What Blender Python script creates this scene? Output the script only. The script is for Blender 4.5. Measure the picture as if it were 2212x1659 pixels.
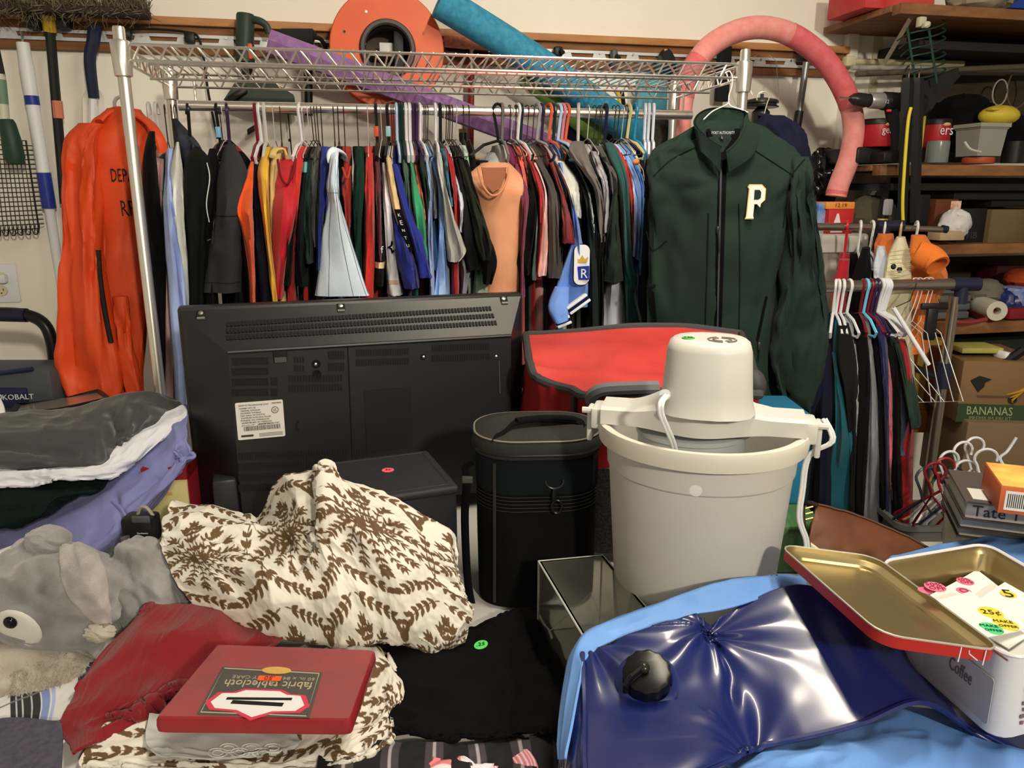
import bpy, bmesh, math, random
import numpy as np
from mathutils import Vector, Matrix
random.seed(7)
for o in list(bpy.data.objects): bpy.data.objects.remove(o, do_unlink=True)
SC = bpy.context.scene
COL = SC.collection
# ---------------------------------------------------------------- camera
F, CX, CY = 1661.0, 1106.0, 829.5            # focal length and centre for a 2212 x 1659 frame
EYE = np.array([0.0, 0.0, 1.45]); PITCH = math.radians(14.1)
cam_d = bpy.data.cameras.new('camera'); cam = bpy.data.objects.new('camera', cam_d); COL.objects.link(cam)
cam_d.sensor_width = 36.0; cam_d.lens = 36.0 * F / 2212.0; cam_d.clip_start = 0.02
cam.location = EYE; cam.rotation_euler = (math.pi / 2 - PITCH, 0, 0); SC.camera = cam
# ---------------------------------------------------------------- world, lamps, exposure
world = bpy.data.worlds.new('world'); SC.world = world; world.use_nodes = True
bg = world.node_tree.nodes['Background']; bg.inputs[0].default_value = (1.0, 0.86, 0.68, 1); bg.inputs[1].default_value = 0.10
def area_light(name, loc, target, size, power, color):
    d = bpy.data.lights.new(name, 'AREA'); d.shape = 'DISK'; d.size = size; d.energy = power; d.color = color
    o = bpy.data.objects.new(name, d); COL.objects.link(o); o.location = loc
    o.rotation_euler = (Vector(target) - Vector(loc)).to_track_quat('-Z', 'Y').to_euler(); return o
TINT = (1.0, 0.885, 0.70)
area_light('ceiling_lamp_light', (1.25, -1.95, 2.52), (0.1, 2.3, 1.5), 0.20, 72, TINT)
area_light('fill_light', (-0.6, -2.2, 2.52), (-0.2, 1.5, 1.0), 0.5, 4, TINT)  # faint fill added behind the camera, stands for no fixture
over = area_light('overhead_lamp_light', (0.45, 1.10, 2.58), (0.40, 1.40, 1.0), 0.12, 31, TINT); over.data.shape = 'RECTANGLE'; over.data.size_y = 1.2   # a tube fixture running towards the wall
SC.view_settings.view_transform = 'Standard'; SC.view_settings.look = 'None'
SC.view_settings.exposure = 0.10; SC.view_settings.gamma = 1.0; SC.view_settings.use_curve_mapping = False
# ---------------------------------------------------------------- placing
_f = np.array([0, math.cos(PITCH), -math.sin(PITCH)]); _u = np.array([0, math.sin(PITCH), math.cos(PITCH)]); _r = np.array([1.0, 0, 0])
def ray(px, py): return _r * (px - CX) / F + _u * (CY - py) / F + _f
def at(px, py, Y): d = ray(px, py); return EYE + d * (Y / d[1])
def atz(px, py, z): d = ray(px, py); return EYE + d * ((z - EYE[2]) / d[2])
def onpl(px, py, p0, n): d = ray(px, py); return EYE + d * (np.dot(np.asarray(p0) - EYE, n) / np.dot(d, n))
WA = math.radians(12.5); WU = np.array([math.cos(WA), math.sin(WA), 0]); WN = np.array([math.sin(WA), -math.cos(WA), 0]); W0 = np.array([0, 2.72, 0.0])
def wp(px, py, off=0.0): return onpl(px, py, W0 + WN * off, WN)
Z3 = np.array([0, 0, 1.0])
def unit(v): v = np.asarray(v, float); n = np.linalg.norm(v); return v / n if n > 1e-9 else v
def V(*a): return np.array(a, float)
# ---------------------------------------------------------------- materials
def lin(c):
    c = c / 255.0
    return c / 12.92 if c <= 0.04045 else ((c + 0.055) / 1.055) ** 2.4
KEXP = 1.05
def alb(rgb):                                  # surface colour from its look under the warm lamps
    return tuple(min(0.92, max(0.003, lin(c) / (t ** 0.8) / KEXP)) for c, t in zip(rgb, TINT))
_M = {}
def mat(rgb, rough=0.6, metal=0.0, kind='plain', rgb2=None, scale=20.0, bump=0.0, alpha=1.0, trans=0.0, spec=0.3, sheen=0.0, raw=False, coat=0.0):
    key = (tuple(rgb), rough, metal, kind, tuple(rgb2) if rgb2 else None, scale, bump, alpha, trans, spec, sheen, raw, coat)
    if key in _M: return _M[key]
    m = bpy.data.materials.new(kind); m.use_nodes = True; nt = m.node_tree; N = nt.nodes; L = nt.links
    b = N['Principled BSDF']; c1 = tuple(lin(x) for x in rgb) if raw else alb(rgb)
    b.inputs['Base Color'].default_value = (*c1, 1); b.inputs['Roughness'].default_value = rough; b.inputs['Metallic'].default_value = metal
    b.inputs['Specular IOR Level'].default_value = spec
    if coat: b.inputs['Coat Weight'].default_value = coat; b.inputs['Coat Roughness'].default_value = 0.1
    if sheen: b.inputs['Sheen Weight'].default_value = sheen; b.inputs['Sheen Roughness'].default_value = 0.5
    if trans: b.inputs['Transmission Weight'].default_value = trans; b.inputs['IOR'].default_value = 1.25
    if alpha < 1: b.inputs['Alpha'].default_value = alpha
    c2 = None if rgb2 is None else (tuple(lin(x) for x in rgb2) if raw else alb(rgb2))
    if kind == 'vcol':
        a = N.new('ShaderNodeVertexColor'); a.layer_name = 'Col'; L.new(a.outputs[0], b.inputs['Base Color'])
    tc = N.new('ShaderNodeTexCoord')
    if kind in ('fabric', 'plain', 'noise') and c2 is not None:
        n = N.new('ShaderNodeTexNoise'); n.inputs['Scale'].default_value = scale; n.inputs['Detail'].default_value = 4
        L.new(tc.outputs['Object'], n.inputs['Vector']); r = N.new('ShaderNodeValToRGB')
        r.color_ramp.elements[0].position = 0.35; r.color_ramp.elements[1].position = 0.65
        r.color_ramp.elements[0].color = (*c1, 1); r.color_ramp.elements[1].color = (*c2, 1)
        L.new(n.outputs[0], r.inputs[0]); L.new(r.outputs[0], b.inputs['Base Color'])
    if kind == 'wood':
        mp = N.new('ShaderNodeMapping'); mp.inputs['Rotation'].default_value = (0, 0, -WA); mp.inputs['Scale'].default_value = (1.2, 22, 22); L.new(tc.outputs['Object'], mp.inputs[0])
        n = N.new('ShaderNodeTexNoise'); n.inputs['Scale'].default_value = scale; n.inputs['Detail'].default_value = 6; L.new(mp.outputs[0], n.inputs['Vector'])
        r = N.new('ShaderNodeValToRGB'); r.color_ramp.elements[0].color = (*c1, 1); r.color_ramp.elements[1].color = (*(c2 or c1), 1)
        r.color_ramp.elements[0].position = 0.3; r.color_ramp.elements[1].position = 0.7
        L.new(n.outputs[0], r.inputs[0]); L.new(r.outputs[0], b.inputs['Base Color'])
    if kind == 'stripe':                        # woven stripes along object x
        w = N.new('ShaderNodeTexWave'); w.inputs['Scale'].default_value = scale; w.wave_profile = 'SAW'; L.new(tc.outputs['Object'], w.inputs['Vector'])
        r = N.new('ShaderNodeValToRGB'); r.color_ramp.interpolation = 'CONSTANT'; r.color_ramp.elements[0].color = (*c1, 1); r.color_ramp.elements[1].position = 0.88
        r.color_ramp.elements[1].color = (*(c2 or c1), 1); L.new(w.outputs[0], r.inputs[0]); L.new(r.outputs[0], b.inputs['Base Color'])
    if bump:
        n2 = N.new('ShaderNodeTexNoise'); n2.inputs['Scale'].default_value = 900 if kind == 'fabric' else scale * 8; n2.inputs['Detail'].default_value = 2
        L.new(tc.outputs['Object'], n2.inputs['Vector']); bp = N.new('ShaderNodeBump'); bp.inputs['Strength'].default_value = bump; bp.inputs['Distance'].default_value = 0.002
        L.new(n2.outputs[0], bp.inputs['Height']); L.new(bp.outputs[0], b.inputs['Normal'])
    _M[key] = m; return m
def fab(rgb, rgb2=None, rough=0.85, **k):
    dark = max(rgb) < 75; g = .62 if max(rgb) < 48 else (.8 if dark else 1.0); rgb = tuple(c * g for c in rgb); rgb2 = tuple(c * g for c in rgb2) if rgb2 else None
    return mat(rgb, rough, kind='fabric', rgb2=rgb2, bump=k.pop('bump', 0.25), spec=.06 if dark else .15, sheen=k.pop('sheen', 0.04) * (.15 if dark else 1), **k)
# ---------------------------------------------------------------- mesh building
class MB:
    def __init__(s): s.v = []; s.f = []; s.n = 0; s.c = []
    def add(s, v, f):
        v = np.asarray(v, float).reshape(-1, 3); s.v.append(v); s.f += [tuple(int(i) + s.n for i in q) for q in f]; s.n += len(v); return s
    def pts(s): return np.concatenate(s.v) if s.v else np.zeros((0, 3))
    def grid(s, P, closed_u=False, closed_v=False, flip=False):
        P = np.asarray(P, float); m, n = P.shape[:2]; f = []
        for i in range(m if closed_u else m - 1):
            for j in range(n if closed_v else n - 1):
                q = (i * n + j, ((i + 1) % m) * n + j, ((i + 1) % m) * n + (j + 1) % n, i * n + (j + 1) % n)
                f.append(q[::-1] if flip else q)
        return s.add(P.reshape(-1, 3), f)
    def box(s, c, size, U=None, Vv=None, W=None, bevel=0.0, seg=2):
        U = V(1, 0, 0) if U is None else unit(U); W = V(0, 0, 1) if W is None else unit(W); Vv = np.cross(W, U) if Vv is None else unit(Vv)
        R = np.stack([U, Vv, W], 1); sz = np.asarray(size, float)
        if bevel <= 0:
            q = np.array([[x, y, z] for x in (-.5, .5) for y in (-.5, .5) for z in (-.5, .5)]) * sz
            return s.add(q @ R.T + np.asarray(c), [(0, 1, 3, 2), (4, 6, 7, 5), (0, 4, 5, 1), (2, 3, 7, 6), (0, 2, 6, 4), (1, 5, 7, 3)])
        bm = bmesh.new(); bmesh.ops.create_cube(bm, size=1.0)
        for v in bm.verts: v.co = Vector((v.co.x * sz[0], v.co.y * sz[1], v.co.z * sz[2]))
        bmesh.ops.bevel(bm, geom=list(bm.edges), offset=min(bevel, sz.min() * 0.49), segments=seg, profile=0.5, affect='EDGES')
        bm.verts.index_update(); q = np.array([v.co[:] for v in bm.verts]); fs = [[v.index for v in f.verts] for f in bm.faces]; bm.free()
        return s.add(q @ R.T + np.asarray(c), fs)
    def tube(s, pts, r, n=8, closed=False, cap=True, flat=None):
        P = np.asarray(pts, float); m = len(P); rr = np.full(m, r) if np.isscalar(r) else np.asarray(r, float)
        T = np.zeros_like(P)
        for i in range(m):
            a = P[(i - 1) % m] if (closed or i > 0) else P[i]; b = P[(i + 1) % m] if (closed or i < m - 1) else P[i]
            T[i] = unit(b - a)
        ref = Z3 if abs(T[0][2]) < 0.9 else V(1, 0, 0)
        A = unit(np.cross(T[0], ref)); rings = []
        for i in range(m):
            A = unit(A - T[i] * np.dot(A, T[i])); B = np.cross(T[i], A)
            th = np.linspace(0, 2 * math.pi, n, endpoint=False)
            rings.append(P[i] + rr[i] * (np.outer(np.cos(th), A) + np.outer(np.sin(th), B) * (flat or 1.0)))
        base = s.n; s.grid(np.array(rings), closed_u=closed, closed_v=True)
        if cap and not closed:
            s.f.append(tuple(base + k for k in range(n))); s.f.append(tuple(base + (m - 1) * n + k for k in reversed(range(n))))
        return s
    def lathe(s, prof, c=(0, 0, 0), n=32, U=None, W=None, arc=2 * math.pi):
        W = Z3 if W is None else unit(W); U = (V(1, 0, 0) if abs(W[0]) < 0.9 else V(0, 1, 0)) if U is None else U
        U = unit(np.asarray(U, float) - W * np.dot(U, W)); B = np.cross(W, U); full = arc > 6.28
        th = np.linspace(0, arc, n, endpoint=not full); c = np.asarray(c, float)
        P = [[c + W * z + r * (math.cos(t) * U + math.sin(t) * B) for t in th] for r, z in prof]
        return s.grid(np.array(P), closed_v=full, flip=True)
    def prism(s, outline, t, o, U, Vv, W=None):      # outline in (u, v), extruded by t along W
        U = np.asarray(U, float); Vv = np.asarray(Vv, float); W = unit(np.cross(U, Vv)) if W is None else np.asarray(W, float)
        a = np.array([np.asarray(o) + x * U + y * Vv for x, y in outline]); n = len(a)
        return s.add(np.concatenate([a, a + W * t]), [tuple(range(n))[::-1], tuple(range(n, 2 * n))] + [(i, (i + 1) % n, n + (i + 1) % n, n + i) for i in range(n)])
    def sphere(s, c, r, nu=12, nv=16, U=None, W=None):
        r = np.broadcast_to(np.asarray(r, float), (3,)); P = []
        for i in range(nu + 1):
            p = math.pi * i / nu
            P.append([[math.sin(p) * math.cos(t) * r[0], math.sin(p) * math.sin(t) * r[1], -math.cos(p) * r[2]] for t in np.linspace(0, 2 * math.pi, nv, endpoint=False)])
        P = np.array(P)
        if W is not None:
            W = unit(W); U = unit(np.cross(V(0, 1, 0.01), W)) if U is None else unit(U); R = np.stack([U, np.cross(W, U), W], 1); P = P @ R.T
        return s.grid(P + np.asarray(c), closed_v=True, flip=True)
    def sheet(s, P, th):                               # a cloth: two faces and a rim
        P = np.asarray(P, float); N = normals(P); m, n = P.shape[:2]; b = s.n
        s.grid(P); s.grid(P - N * th, flip=True); k = m * n
        rim = [(0, j) for j in range(n)] + [(i, n - 1) for i in range(1, m)] + [(m - 1, j) for j in range(n - 2, -1, -1)] + [(i, 0) for i in range(m - 2, 0, -1)]
        ids = [i * n + j for i, j in rim]
        for a in range(len(ids)):
            p, q = ids[a], ids[(a + 1) % len(ids)]; s.f.append((b + p, b + q, b + k + q, b + k + p))
        return s
def normals(P):
    du = np.gradient(P, axis=0); dv = np.gradient(P, axis=1); n = np.cross(du, dv); l = np.linalg.norm(n, axis=2, keepdims=True); return n / np.maximum(l, 1e-9)
def obj(mb, name, m, parent=None, loc=None, sharp=35, smooth=True):
    P = mb.pts()
    if parent is not None: org = np.array(parent['_o'])
    else: org = np.array([*(P[:, :2].min(0) + P[:, :2].max(0)) / 2, P[:, 2].min()]) if loc is None else np.asarray(loc, float)
    me = bpy.data.meshes.new(name); me.from_pydata((P - org).tolist(), [], mb.f); me.update()
    if smooth:
        me.shade_smooth()
        if sharp < 180: me.set_sharp_from_angle(angle=math.radians(sharp))
    me.materials.append(m)
    o = bpy.data.objects.new(name, me); COL.objects.link(o)
    if parent is None: o.location = org; o['_o'] = [float(x) for x in org]
    else: o.parent = parent; o['_o'] = [float(x) for x in org]
    return o
def tag(o, label, cat, group=None, kind=None):
    o['label'] = label; o['category'] = cat
    if group: o['group'] = group
    if kind: o['kind'] = kind
    return o
def thing(name, label, cat, loc, group=None):
    o = bpy.data.objects.new(name, None); COL.objects.link(o); o.empty_display_size = 0.02; o.location = loc; o['_o'] = [float(x) for x in loc]
    return tag(o, label, cat, group)
def solo(mb, name, label, cat, m, group=None, **k): return tag(obj(mb, name, m, **k), label, cat, group)
def struct(mb, name, m, **k): o = obj(mb, name, m, **k); o['kind'] = 'structure'; return o
def text(body, width, o, U, Vv, m, parent, name='lettering', ext=0.0006, height=None, align='CENTER', stretch=1.0):
    U = unit(U); Vv = unit(Vv); cu = bpy.data.curves.new('t', 'FONT'); cu.body = body; cu.align_x = align; cu.align_y = 'CENTER'; cu.extrude = 0.02; cu.resolution_u = 2
    t = bpy.data.objects.new('t', cu); COL.objects.link(t); bpy.context.view_layer.update()
    me = t.to_mesh(); P = np.array([v.co[:] for v in me.vertices]); fs = [tuple(p.vertices) for p in me.polygons]; t.to_mesh_clear()
    bpy.data.objects.remove(t); bpy.data.curves.remove(cu)
    if not len(P): return None
    w = P[:, 0].max() - P[:, 0].min(); h = P[:, 1].max() - P[:, 1].min(); k = width / w; ky = (height / h) if height else k
    W = np.cross(U, Vv); mb = MB(); mb.add(np.asarray(o) + np.outer(P[:, 0] * k, U) + np.outer(P[:, 1] * ky, Vv) + np.outer((P[:, 2] + 0.02) / 0.04 * ext, W), fs)
    return obj(mb, name, m, parent, smooth=False)
# ---------------------------------------------------------------- shaping
_rs = np.random.RandomState(3); _LAT = _rs.rand(64, 64)
def vnoise(x, y):
    x = np.asarray(x, float); y = np.asarray(y, float); xi = np.floor(x).astype(int); yi = np.floor(y).astype(int); fx = x - xi; fy = y - yi
    fx = fx * fx * (3 - 2 * fx); fy = fy * fy * (3 - 2 * fy); g = lambda a, b: _LAT[a % 64, b % 64]
    return (g(xi, yi) * (1 - fx) + g(xi + 1, yi) * fx) * (1 - fy) + (g(xi, yi + 1) * (1 - fx) + g(xi + 1, yi + 1) * fx) * fy - 0.5
def fbm(x, y, o=3):
    r = 0; a = 1.0
    for k in range(o): r = r + a * vnoise(x * 2 ** k + 17 * k, y * 2 ** k + 5 * k); a *= 0.5
    return r
def ridge(x, y, o=2):                                   # creased folds
    r = 0; a = 1.0
    for k in range(o): r = r + a * (0.25 - np.abs(vnoise(x * 1.9 ** k + 9 * k, y * 1.9 ** k + 3 * k))); a *= 0.5
    return r
def _cr(p, t):                                          # Catmull-Rom along axis 0
    p = np.asarray(p, float); m = len(p); x = np.asarray(t) * (m - 1); i = np.clip(np.floor(x).astype(int), 0, m - 2); f = (x - i).reshape(-1, *([1] * (p.ndim - 1)))
    g = lambda k: p[np.clip(i + k, 0, m - 1)]
    p0, p1, p2, p3 = g(-1), g(0), g(1), g(2)
    return 0.5 * ((2 * p1) + (-p0 + p2) * f + (2 * p0 - 5 * p1 + 4 * p2 - p3) * f ** 2 + (-p0 + 3 * p1 - 3 * p2 + p3) * f ** 3)
def curve(pts, n): return _cr(pts, np.linspace(0, 1, n))
def patch(ctrl, nu, nv):
    c = np.asarray(ctrl, float); a = _cr(c, np.linspace(0, 1, nu)); return np.swapaxes(_cr(np.swapaxes(a, 0, 1), np.linspace(0, 1, nv)), 0, 1)
def lay(px, py, Y, zmin=.795):                          # keep cloth on top of the table
    p = at(px, py, Y); return p if p[2] >= zmin else atz(px, py, zmin)
def pix(rows): return [[lay(*p) for p in r] for r in rows]     # control rows of (px, py, Y)
def disp(P, amp, su, sv, seed=0, kind='fbm', edge=True):
    m, n = P.shape[:2]; uu, vv = np.meshgrid(np.linspace(0, 1, m), np.linspace(0, 1, n), indexing='ij')
    h = (ridge if kind == 'ridge' else fbm)(uu * su + seed * 7.3, vv * sv + seed * 3.1)
    return P + normals(P) * (h * amp)[..., None]
def rrect(w, h, r, n=5):
    o = []
    for cx, cy, a0 in ((w / 2 - r, h / 2 - r, 0), (-w / 2 + r, h / 2 - r, 90), (-w / 2 + r, -h / 2 + r, 180), (w / 2 - r, -h / 2 + r, 270)):
        for k in range(n + 1):
            t = math.radians(a0 + 90 * k / n); o.append((cx + r * math.cos(t), cy + r * math.sin(t)))
    return o
def copy_tree(o, loc, parent=None):
    c = o.copy(); COL.objects.link(c)
    if parent is None: c.location = loc
    else: c.parent = parent
    for ch in list(o.children): copy_tree(ch, None, c)
    return c
from mathutils.bvhtree import BVHTree
class Snap:                                             # find where a surface really is
    def __init__(s, *mbs):
        v = []; f = []; n = 0
        for m in mbs: v += m.pts().tolist(); f += [tuple(i + n for i in q) for q in m.f]; n += m.n
        s.t = BVHTree.FromPolygons(v, f)
    def at(s, px, py, lift=.002, Y=1.0):
        d = unit(ray(px, py)); h = s.t.ray_cast(Vector(EYE), Vector(d))
        return (np.array(h[0]) - d * lift) if h[0] is not None else at(px, py, Y)
    def nrm(s, px, py):
        d = unit(ray(px, py)); h = s.t.ray_cast(Vector(EYE), Vector(d)); n = np.array(h[1]) if h[0] is not None else -d
        return unit(n if np.dot(n, d) < 0 else -n)
    def drape(s, mb, d, lift=.001):                     # lay a thin print onto the surface along d
        P = mb.pts(); d = unit(d); base = np.max(P @ d); Q = []
        for p in P:
            h = s.t.ray_cast(Vector(p - d * .3), Vector(d)); Q.append(np.array(h[0]) - d * (lift + (base - p @ d)) if h[0] is not None else p)
        m = MB(); m.add(np.array(Q), mb.f); return m
def textmb(body, width, o, U, Vv, ext=.0004, height=None):
    tmp = text(body, width, o, U, Vv, mat((10, 10, 10)), None, 'tmp', ext, height); me = tmp.data; L = np.array(tmp.location); m = MB()
    m.add(np.array([v.co[:] for v in me.vertices]) + L, [tuple(p.vertices) for p in me.polygons]); bpy.data.objects.remove(tmp); bpy.data.meshes.remove(me); return m
def disc(c, n, r, t=.0006, k=24): return MB().lathe([(.0001, t), (r, t), (r, 0)], c, k, W=n)
# ================================================================ the room
M_WALL = mat((247, 234, 208), 0.9, rgb2=(243, 229, 202), scale=3, bump=0.02)
M_WOOD = mat((146, 98, 58), 0.6, kind='wood', rgb2=(116, 74, 42), scale=2.2)
M_WOODL = mat((196, 138, 84), 0.55, kind='wood', rgb2=(172, 112, 62), scale=2.2)
M_CHROME = mat((232, 228, 222), 0.27, 0.92, raw=True, spec=.5)
M_STEEL = mat((190, 186, 178), 0.35, 1.0, raw=True)
M_BLACK = mat((24, 23, 22), 0.45)
M_BLACKM = mat((30, 29, 27), 0.8)
M_WHITEP = mat((232, 226, 214), 0.4)
def wl(s, z, off=0.0): return W0 + WU * s + WN * off + Z3 * z
def wallbox(s0, s1, z0, z1, o0, o1, bevel=0.0):
    return MB().box(wl((s0 + s1) / 2, (z0 + z1) / 2, (o0 + o1) / 2), (s1 - s0, o1 - o0, z1 - z0), U=WU, Vv=-WN, bevel=bevel)
struct(wallbox(-2.7, 2.75, 0, 2.66, -0.1, 0), 'wall_back', M_WALL)
struct(MB().box(wl(0, -0.05, 2.9), (5.6, 6.2, 0.1), U=WU, Vv=-WN), 'floor', mat((120, 114, 104), 0.8, rgb2=(104, 98, 90), scale=5))
struct(MB().box(wl(0, 2.71, 2.9), (5.6, 6.2, 0.1), U=WU, Vv=-WN), 'ceiling', mat((228, 220, 205), 0.9))
struct(MB().box(wl(-2.75, 1.33, 2.9), (0.1, 6.2, 2.66), U=WU, Vv=-WN), 'wall_left', M_WALL)
struct(MB().box(wl(2.8, 1.33, 2.9), (0.1, 6.2, 2.66), U=WU, Vv=-WN), 'wall_right', mat((190, 178, 158), 0.9))
struct(wallbox(-2.7, 2.75, 0, 2.66, 5.9, 6.0), 'wall_front', M_WALL)
def sz(px, py, off=0.0):
    p = wp(px, py, off); return float(np.dot(p - W0, WU)), float(p[2])
sE = sz(1822, 115)[0]
z1, z0 = sz(300, 38)[1], sz(300, 56)[1]; zb = sz(300, 116)[1]
struct(wallbox(-2.7, sE, z0, z1, 0.0, 0.040, 0.003), 'trim_1', M_WOODL)
struct(wallbox(-2.7, sE, zb, z0, 0.0, 0.022, 0.002), 'trim_2', M_WOOD)
a = sz(1828, 100)[0]; struct(wallbox(a - 0.012, a + 0.03, 0.0, 2.66, 0.0, 0.03, 0.003), 'trim_3', M_WALL)
# hook rail screwed along the boards
zt, zl = sz(200, 66, 0.03)[1], sz(200, 90, 0.03)[1]
M_RAIL = mat((206, 200, 188), 0.4, 0.3)
R = thing('hook_rail', 'long white slotted metal hook rail screwed along the wooden wall boards', 'rail', wl(-0.4, zl, 0.023))
obj(wallbox(-2.0, sE - 0.02, zt - 0.009, zt, 0.023, 0.030), 'rail_strip', M_RAIL, R)
obj(wallbox(-2.0, sE - 0.02, zl, zl + 0.009, 0.023, 0.030), 'rail_strip', M_RAIL, R)
k = -1.95
while k < sE - 0.06:
    m = MB(); m.prism([(-.026, 0), (.026, 0), (.017, zt - zl), (-.017, zt - zl)], 0.005, wl(k, zl, 0.024), WU, Z3, WN); obj(m, 'bridge', M_RAIL, R)
    m = MB(); m.lathe([(0.0001, .006), (.004, .006), (.004, 0)], wl(k, (zt + zl) / 2 + .008, .028), 8, W=WN); obj(m, 'screw', M_STEEL, R); k += 0.118
# electric outlet
p = wp(2, 615, 0.0); O = thing('wall_outlet', 'white double outlet plate with ivory sockets and plug low on the wall', 'outlet', p)
oc = wp(-8, 612, 0)
obj(MB().box(oc + WN * .004, (.125, .008, .118), U=WU, Vv=-WN, bevel=.003), 'cover_plate', M_WHITEP, O)
for y in (600, 628):
    c = wp(4, y, .008); so = obj(MB().lathe([(.0001, .004), (.015, .004), (.017, 0)], c, 20, W=WN), 'socket', mat((222, 205, 160), .4), O)
    if y == 628:
        for dx, w in ((-.006, .002), (.006, .002)): obj(MB().box(c + WU * dx + WN * .0045 + Z3 * .003, (w, .001, .007), U=WU, Vv=-WN), 'slot', M_BLACK, so)
        obj(MB().lathe([(.0001, .001), (.0022, .001), (.0022, 0)], c + WN * .004 - Z3 * .007, 8, W=WN), 'ground_hole', M_BLACK, so)
obj(MB().box(wp(4, 602, .02), (.026, .028, .026), U=WU, Vv=-WN, bevel=.004), 'plug', M_WHITEP, O)
# ================================================================ chrome clothes rack
RA = math.radians(11.0); RU = V(math.cos(RA), math.sin(RA), 0); RD = V(-math.sin(RA), math.cos(RA), 0)
R0 = at(263, 125, 1.75); R0[2] = 0; RW, RDP = 1.425, 0.44; RZ = 1.735
def rk(s, d, z): return R0 + RU * s + RD * d + Z3 * z
rack = thing('wire_clothes_rack', 'tall chrome wire shelf rack with a rod full of hanging clothes', 'clothes rack', rk(RW / 2, RDP / 2, 0))
for s, d in ((0, 0), (RW, 0), (0, RDP), (RW, RDP)):
    prof = [(.0001, 0), (.0127, 0), (.0127, RZ + .045), (.011, RZ + .05), (.0001, RZ + .05)]
    po = obj(MB().lathe(prof, rk(s, d, 0), 14), 'post', M_CHROME, rack)
    obj(MB().lathe([(.0135, -.04), (.018, -.038), (.021, .028), (.019, .032), (.0135, .034)], rk(s, d, RZ - .01), 16), 'collar', M_CHROME, po)
def truss(a, b, n):
    m = MB(); up = Z3 * .016; m.tube([a + up, b + up], .0034, 6); m.tube([a - up, b - up], .0034, 6); f = obj(m, 'edge_wire', M_CHROME, rack)
    P = []; d = unit(b - a)
    for k in range(n):
        t0 = k / n; q = a + (b - a) * t0; st = np.linalg.norm(b - a) / n
        P += [q - up * .9, q + d * st * .12 - up * .95, q + d * st * .42 + up * .9, q + d * st * .56 + up * .95]
    obj(MB().tube(P, .0024, 5), 'zigzag_wire', M_CHROME, rack)
e = .016
truss(rk(e, 0, RZ), rk(RW - e, 0, RZ), 26); truss(rk(e, RDP, RZ), rk(RW - e, RDP, RZ), 26)
truss(rk(0, e, RZ), rk(0, RDP - e, RZ), 7); truss(rk(RW, e, RZ), rk(RW, RDP - e, RZ), 7)
truss(rk(e, RDP * .36, RZ - .016), rk(RW - e, RDP * .36, RZ - .016), 26)
m = MB()
for k in range(1, 56): s = RW * k / 56; m.tube([rk(s, 0, RZ + .018), rk(s, RDP, RZ + .018)], .0021, 5)
o = obj(m, 'deck_wires', M_CHROME, rack); o['kind'] = 'stuff'
RODD, RODZ = 0.225, 1.652
obj(MB().tube([rk(.06, RODD, RODZ), rk(RW - .035, RODD, RODZ)], .0125, 14), 'hanging_rod', M_CHROME, rack)
for s in (.10, RW - .06):
    obj(MB().tube([rk(s, RODD, RODZ), rk(s, RODD, RZ - .02)], .003, 6), 'rod_hook', M_CHROME, rack)
def rod_at(px):                                   # the point of the rod seen at column px
    return onpl(px, 240, rk(0, RODD, 0), RD)
# ================================================================ things hanging on the back wall
NAVY = mat((28, 34, 58), .5); DKGREEN = mat((46, 58, 46), .5); REDP = mat((150, 30, 28), .4)
def line(a, b, n=2): return [a + (b - a) * t for t in np.linspace(0, 1, n)]
# push broom, head up
p = wp(120, 420, .05)
B = thing('push_broom', 'push broom hung head up with shaggy tan bristles and black pole', 'broom', p)
h0, h1 = wp(-60, 20, .10), wp(322, 26, .10)
obj(MB().box((h0 + h1) / 2 + Z3 * .0, (np.linalg.norm(h1 - h0), .06, .022), U=WU, Vv=-WN, bevel=.005), 'head_block', mat((48, 38, 28), .7), B)
m = MB(); rnd = random.Random(4)
for k in range(1500):
    s = rnd.random(); o = h0 + (h1 - h0) * s + WN * rnd.uniform(-.026, .03) + Z3 * rnd.uniform(-.008, .012)
    d = V(rnd.gauss(0, .35), rnd.gauss(-.25, .3), rnd.choice([-.25, .8, 1.0, .7])); d = unit(d) * rnd.uniform(.02, .055)
    m.tube([o, o + d * .6, o + d + WU * rnd.gauss(0, .006)], [.0016, .0014, .0006], 3, cap=False)
o = obj(m, 'bristles', mat((128, 112, 82), .9, rgb2=(92, 78, 54), scale=30), B); o['kind'] = 'stuff'
obj(MB().tube([wp(104, 26, .09), wp(106, 40, .07), wp(108, 68, .06)], [.022, .020, .017], 10), 'socket', mat((190, 150, 40), .45), B)
obj(MB().tube(line(wp(108, 66, .06), wp(140, 440, .05)), .0135, 10), 'pole', M_BLACK, B)
obj(MB().tube(line(wp(123, 218, .058), wp(127, 256, .058)), .0145, 10), 'pole_label', mat((205, 120, 90), .5), B)
for s in (-1, 1): obj(MB().box(wp(104 + s * 32, 44, .055), (.03, .05, .05), U=WU, Vv=-WN, bevel=.006), 'clamp', M_BLACK, B)
# white pole with blue bands
P0, P1 = wp(49, 92, .05), wp(136, 632, .04); B = thing('extension_pole', 'white telescoping pole with two blue bands hanging from the rail', 'pole', P1)
q = lambda t: P0 + (P1 - P0) * t
obj(MB().tube([q(0), q(.08), q(.09), q(.2), q(.62)], [.017, .018, .020, .018, .017], 12), 'upper_tube', M_WHITEP, B)
obj(MB().tube([q(.62), q(.63), q(1)], [.017, .014, .013], 12), 'lower_tube', M_WHITEP, B)
for a, b in ((.20, .235), (.50, .645)): obj(MB().tube([q(a), q(b)], .0193, 12), 'blue_band', mat((38, 52, 130), .4), B)
obj(MB().tube([wp(49, 92, .05), wp(49, 76, .045), wp(44, 70, .04)], .004, 6), 'hang_loop', M_STEEL, B)
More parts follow.
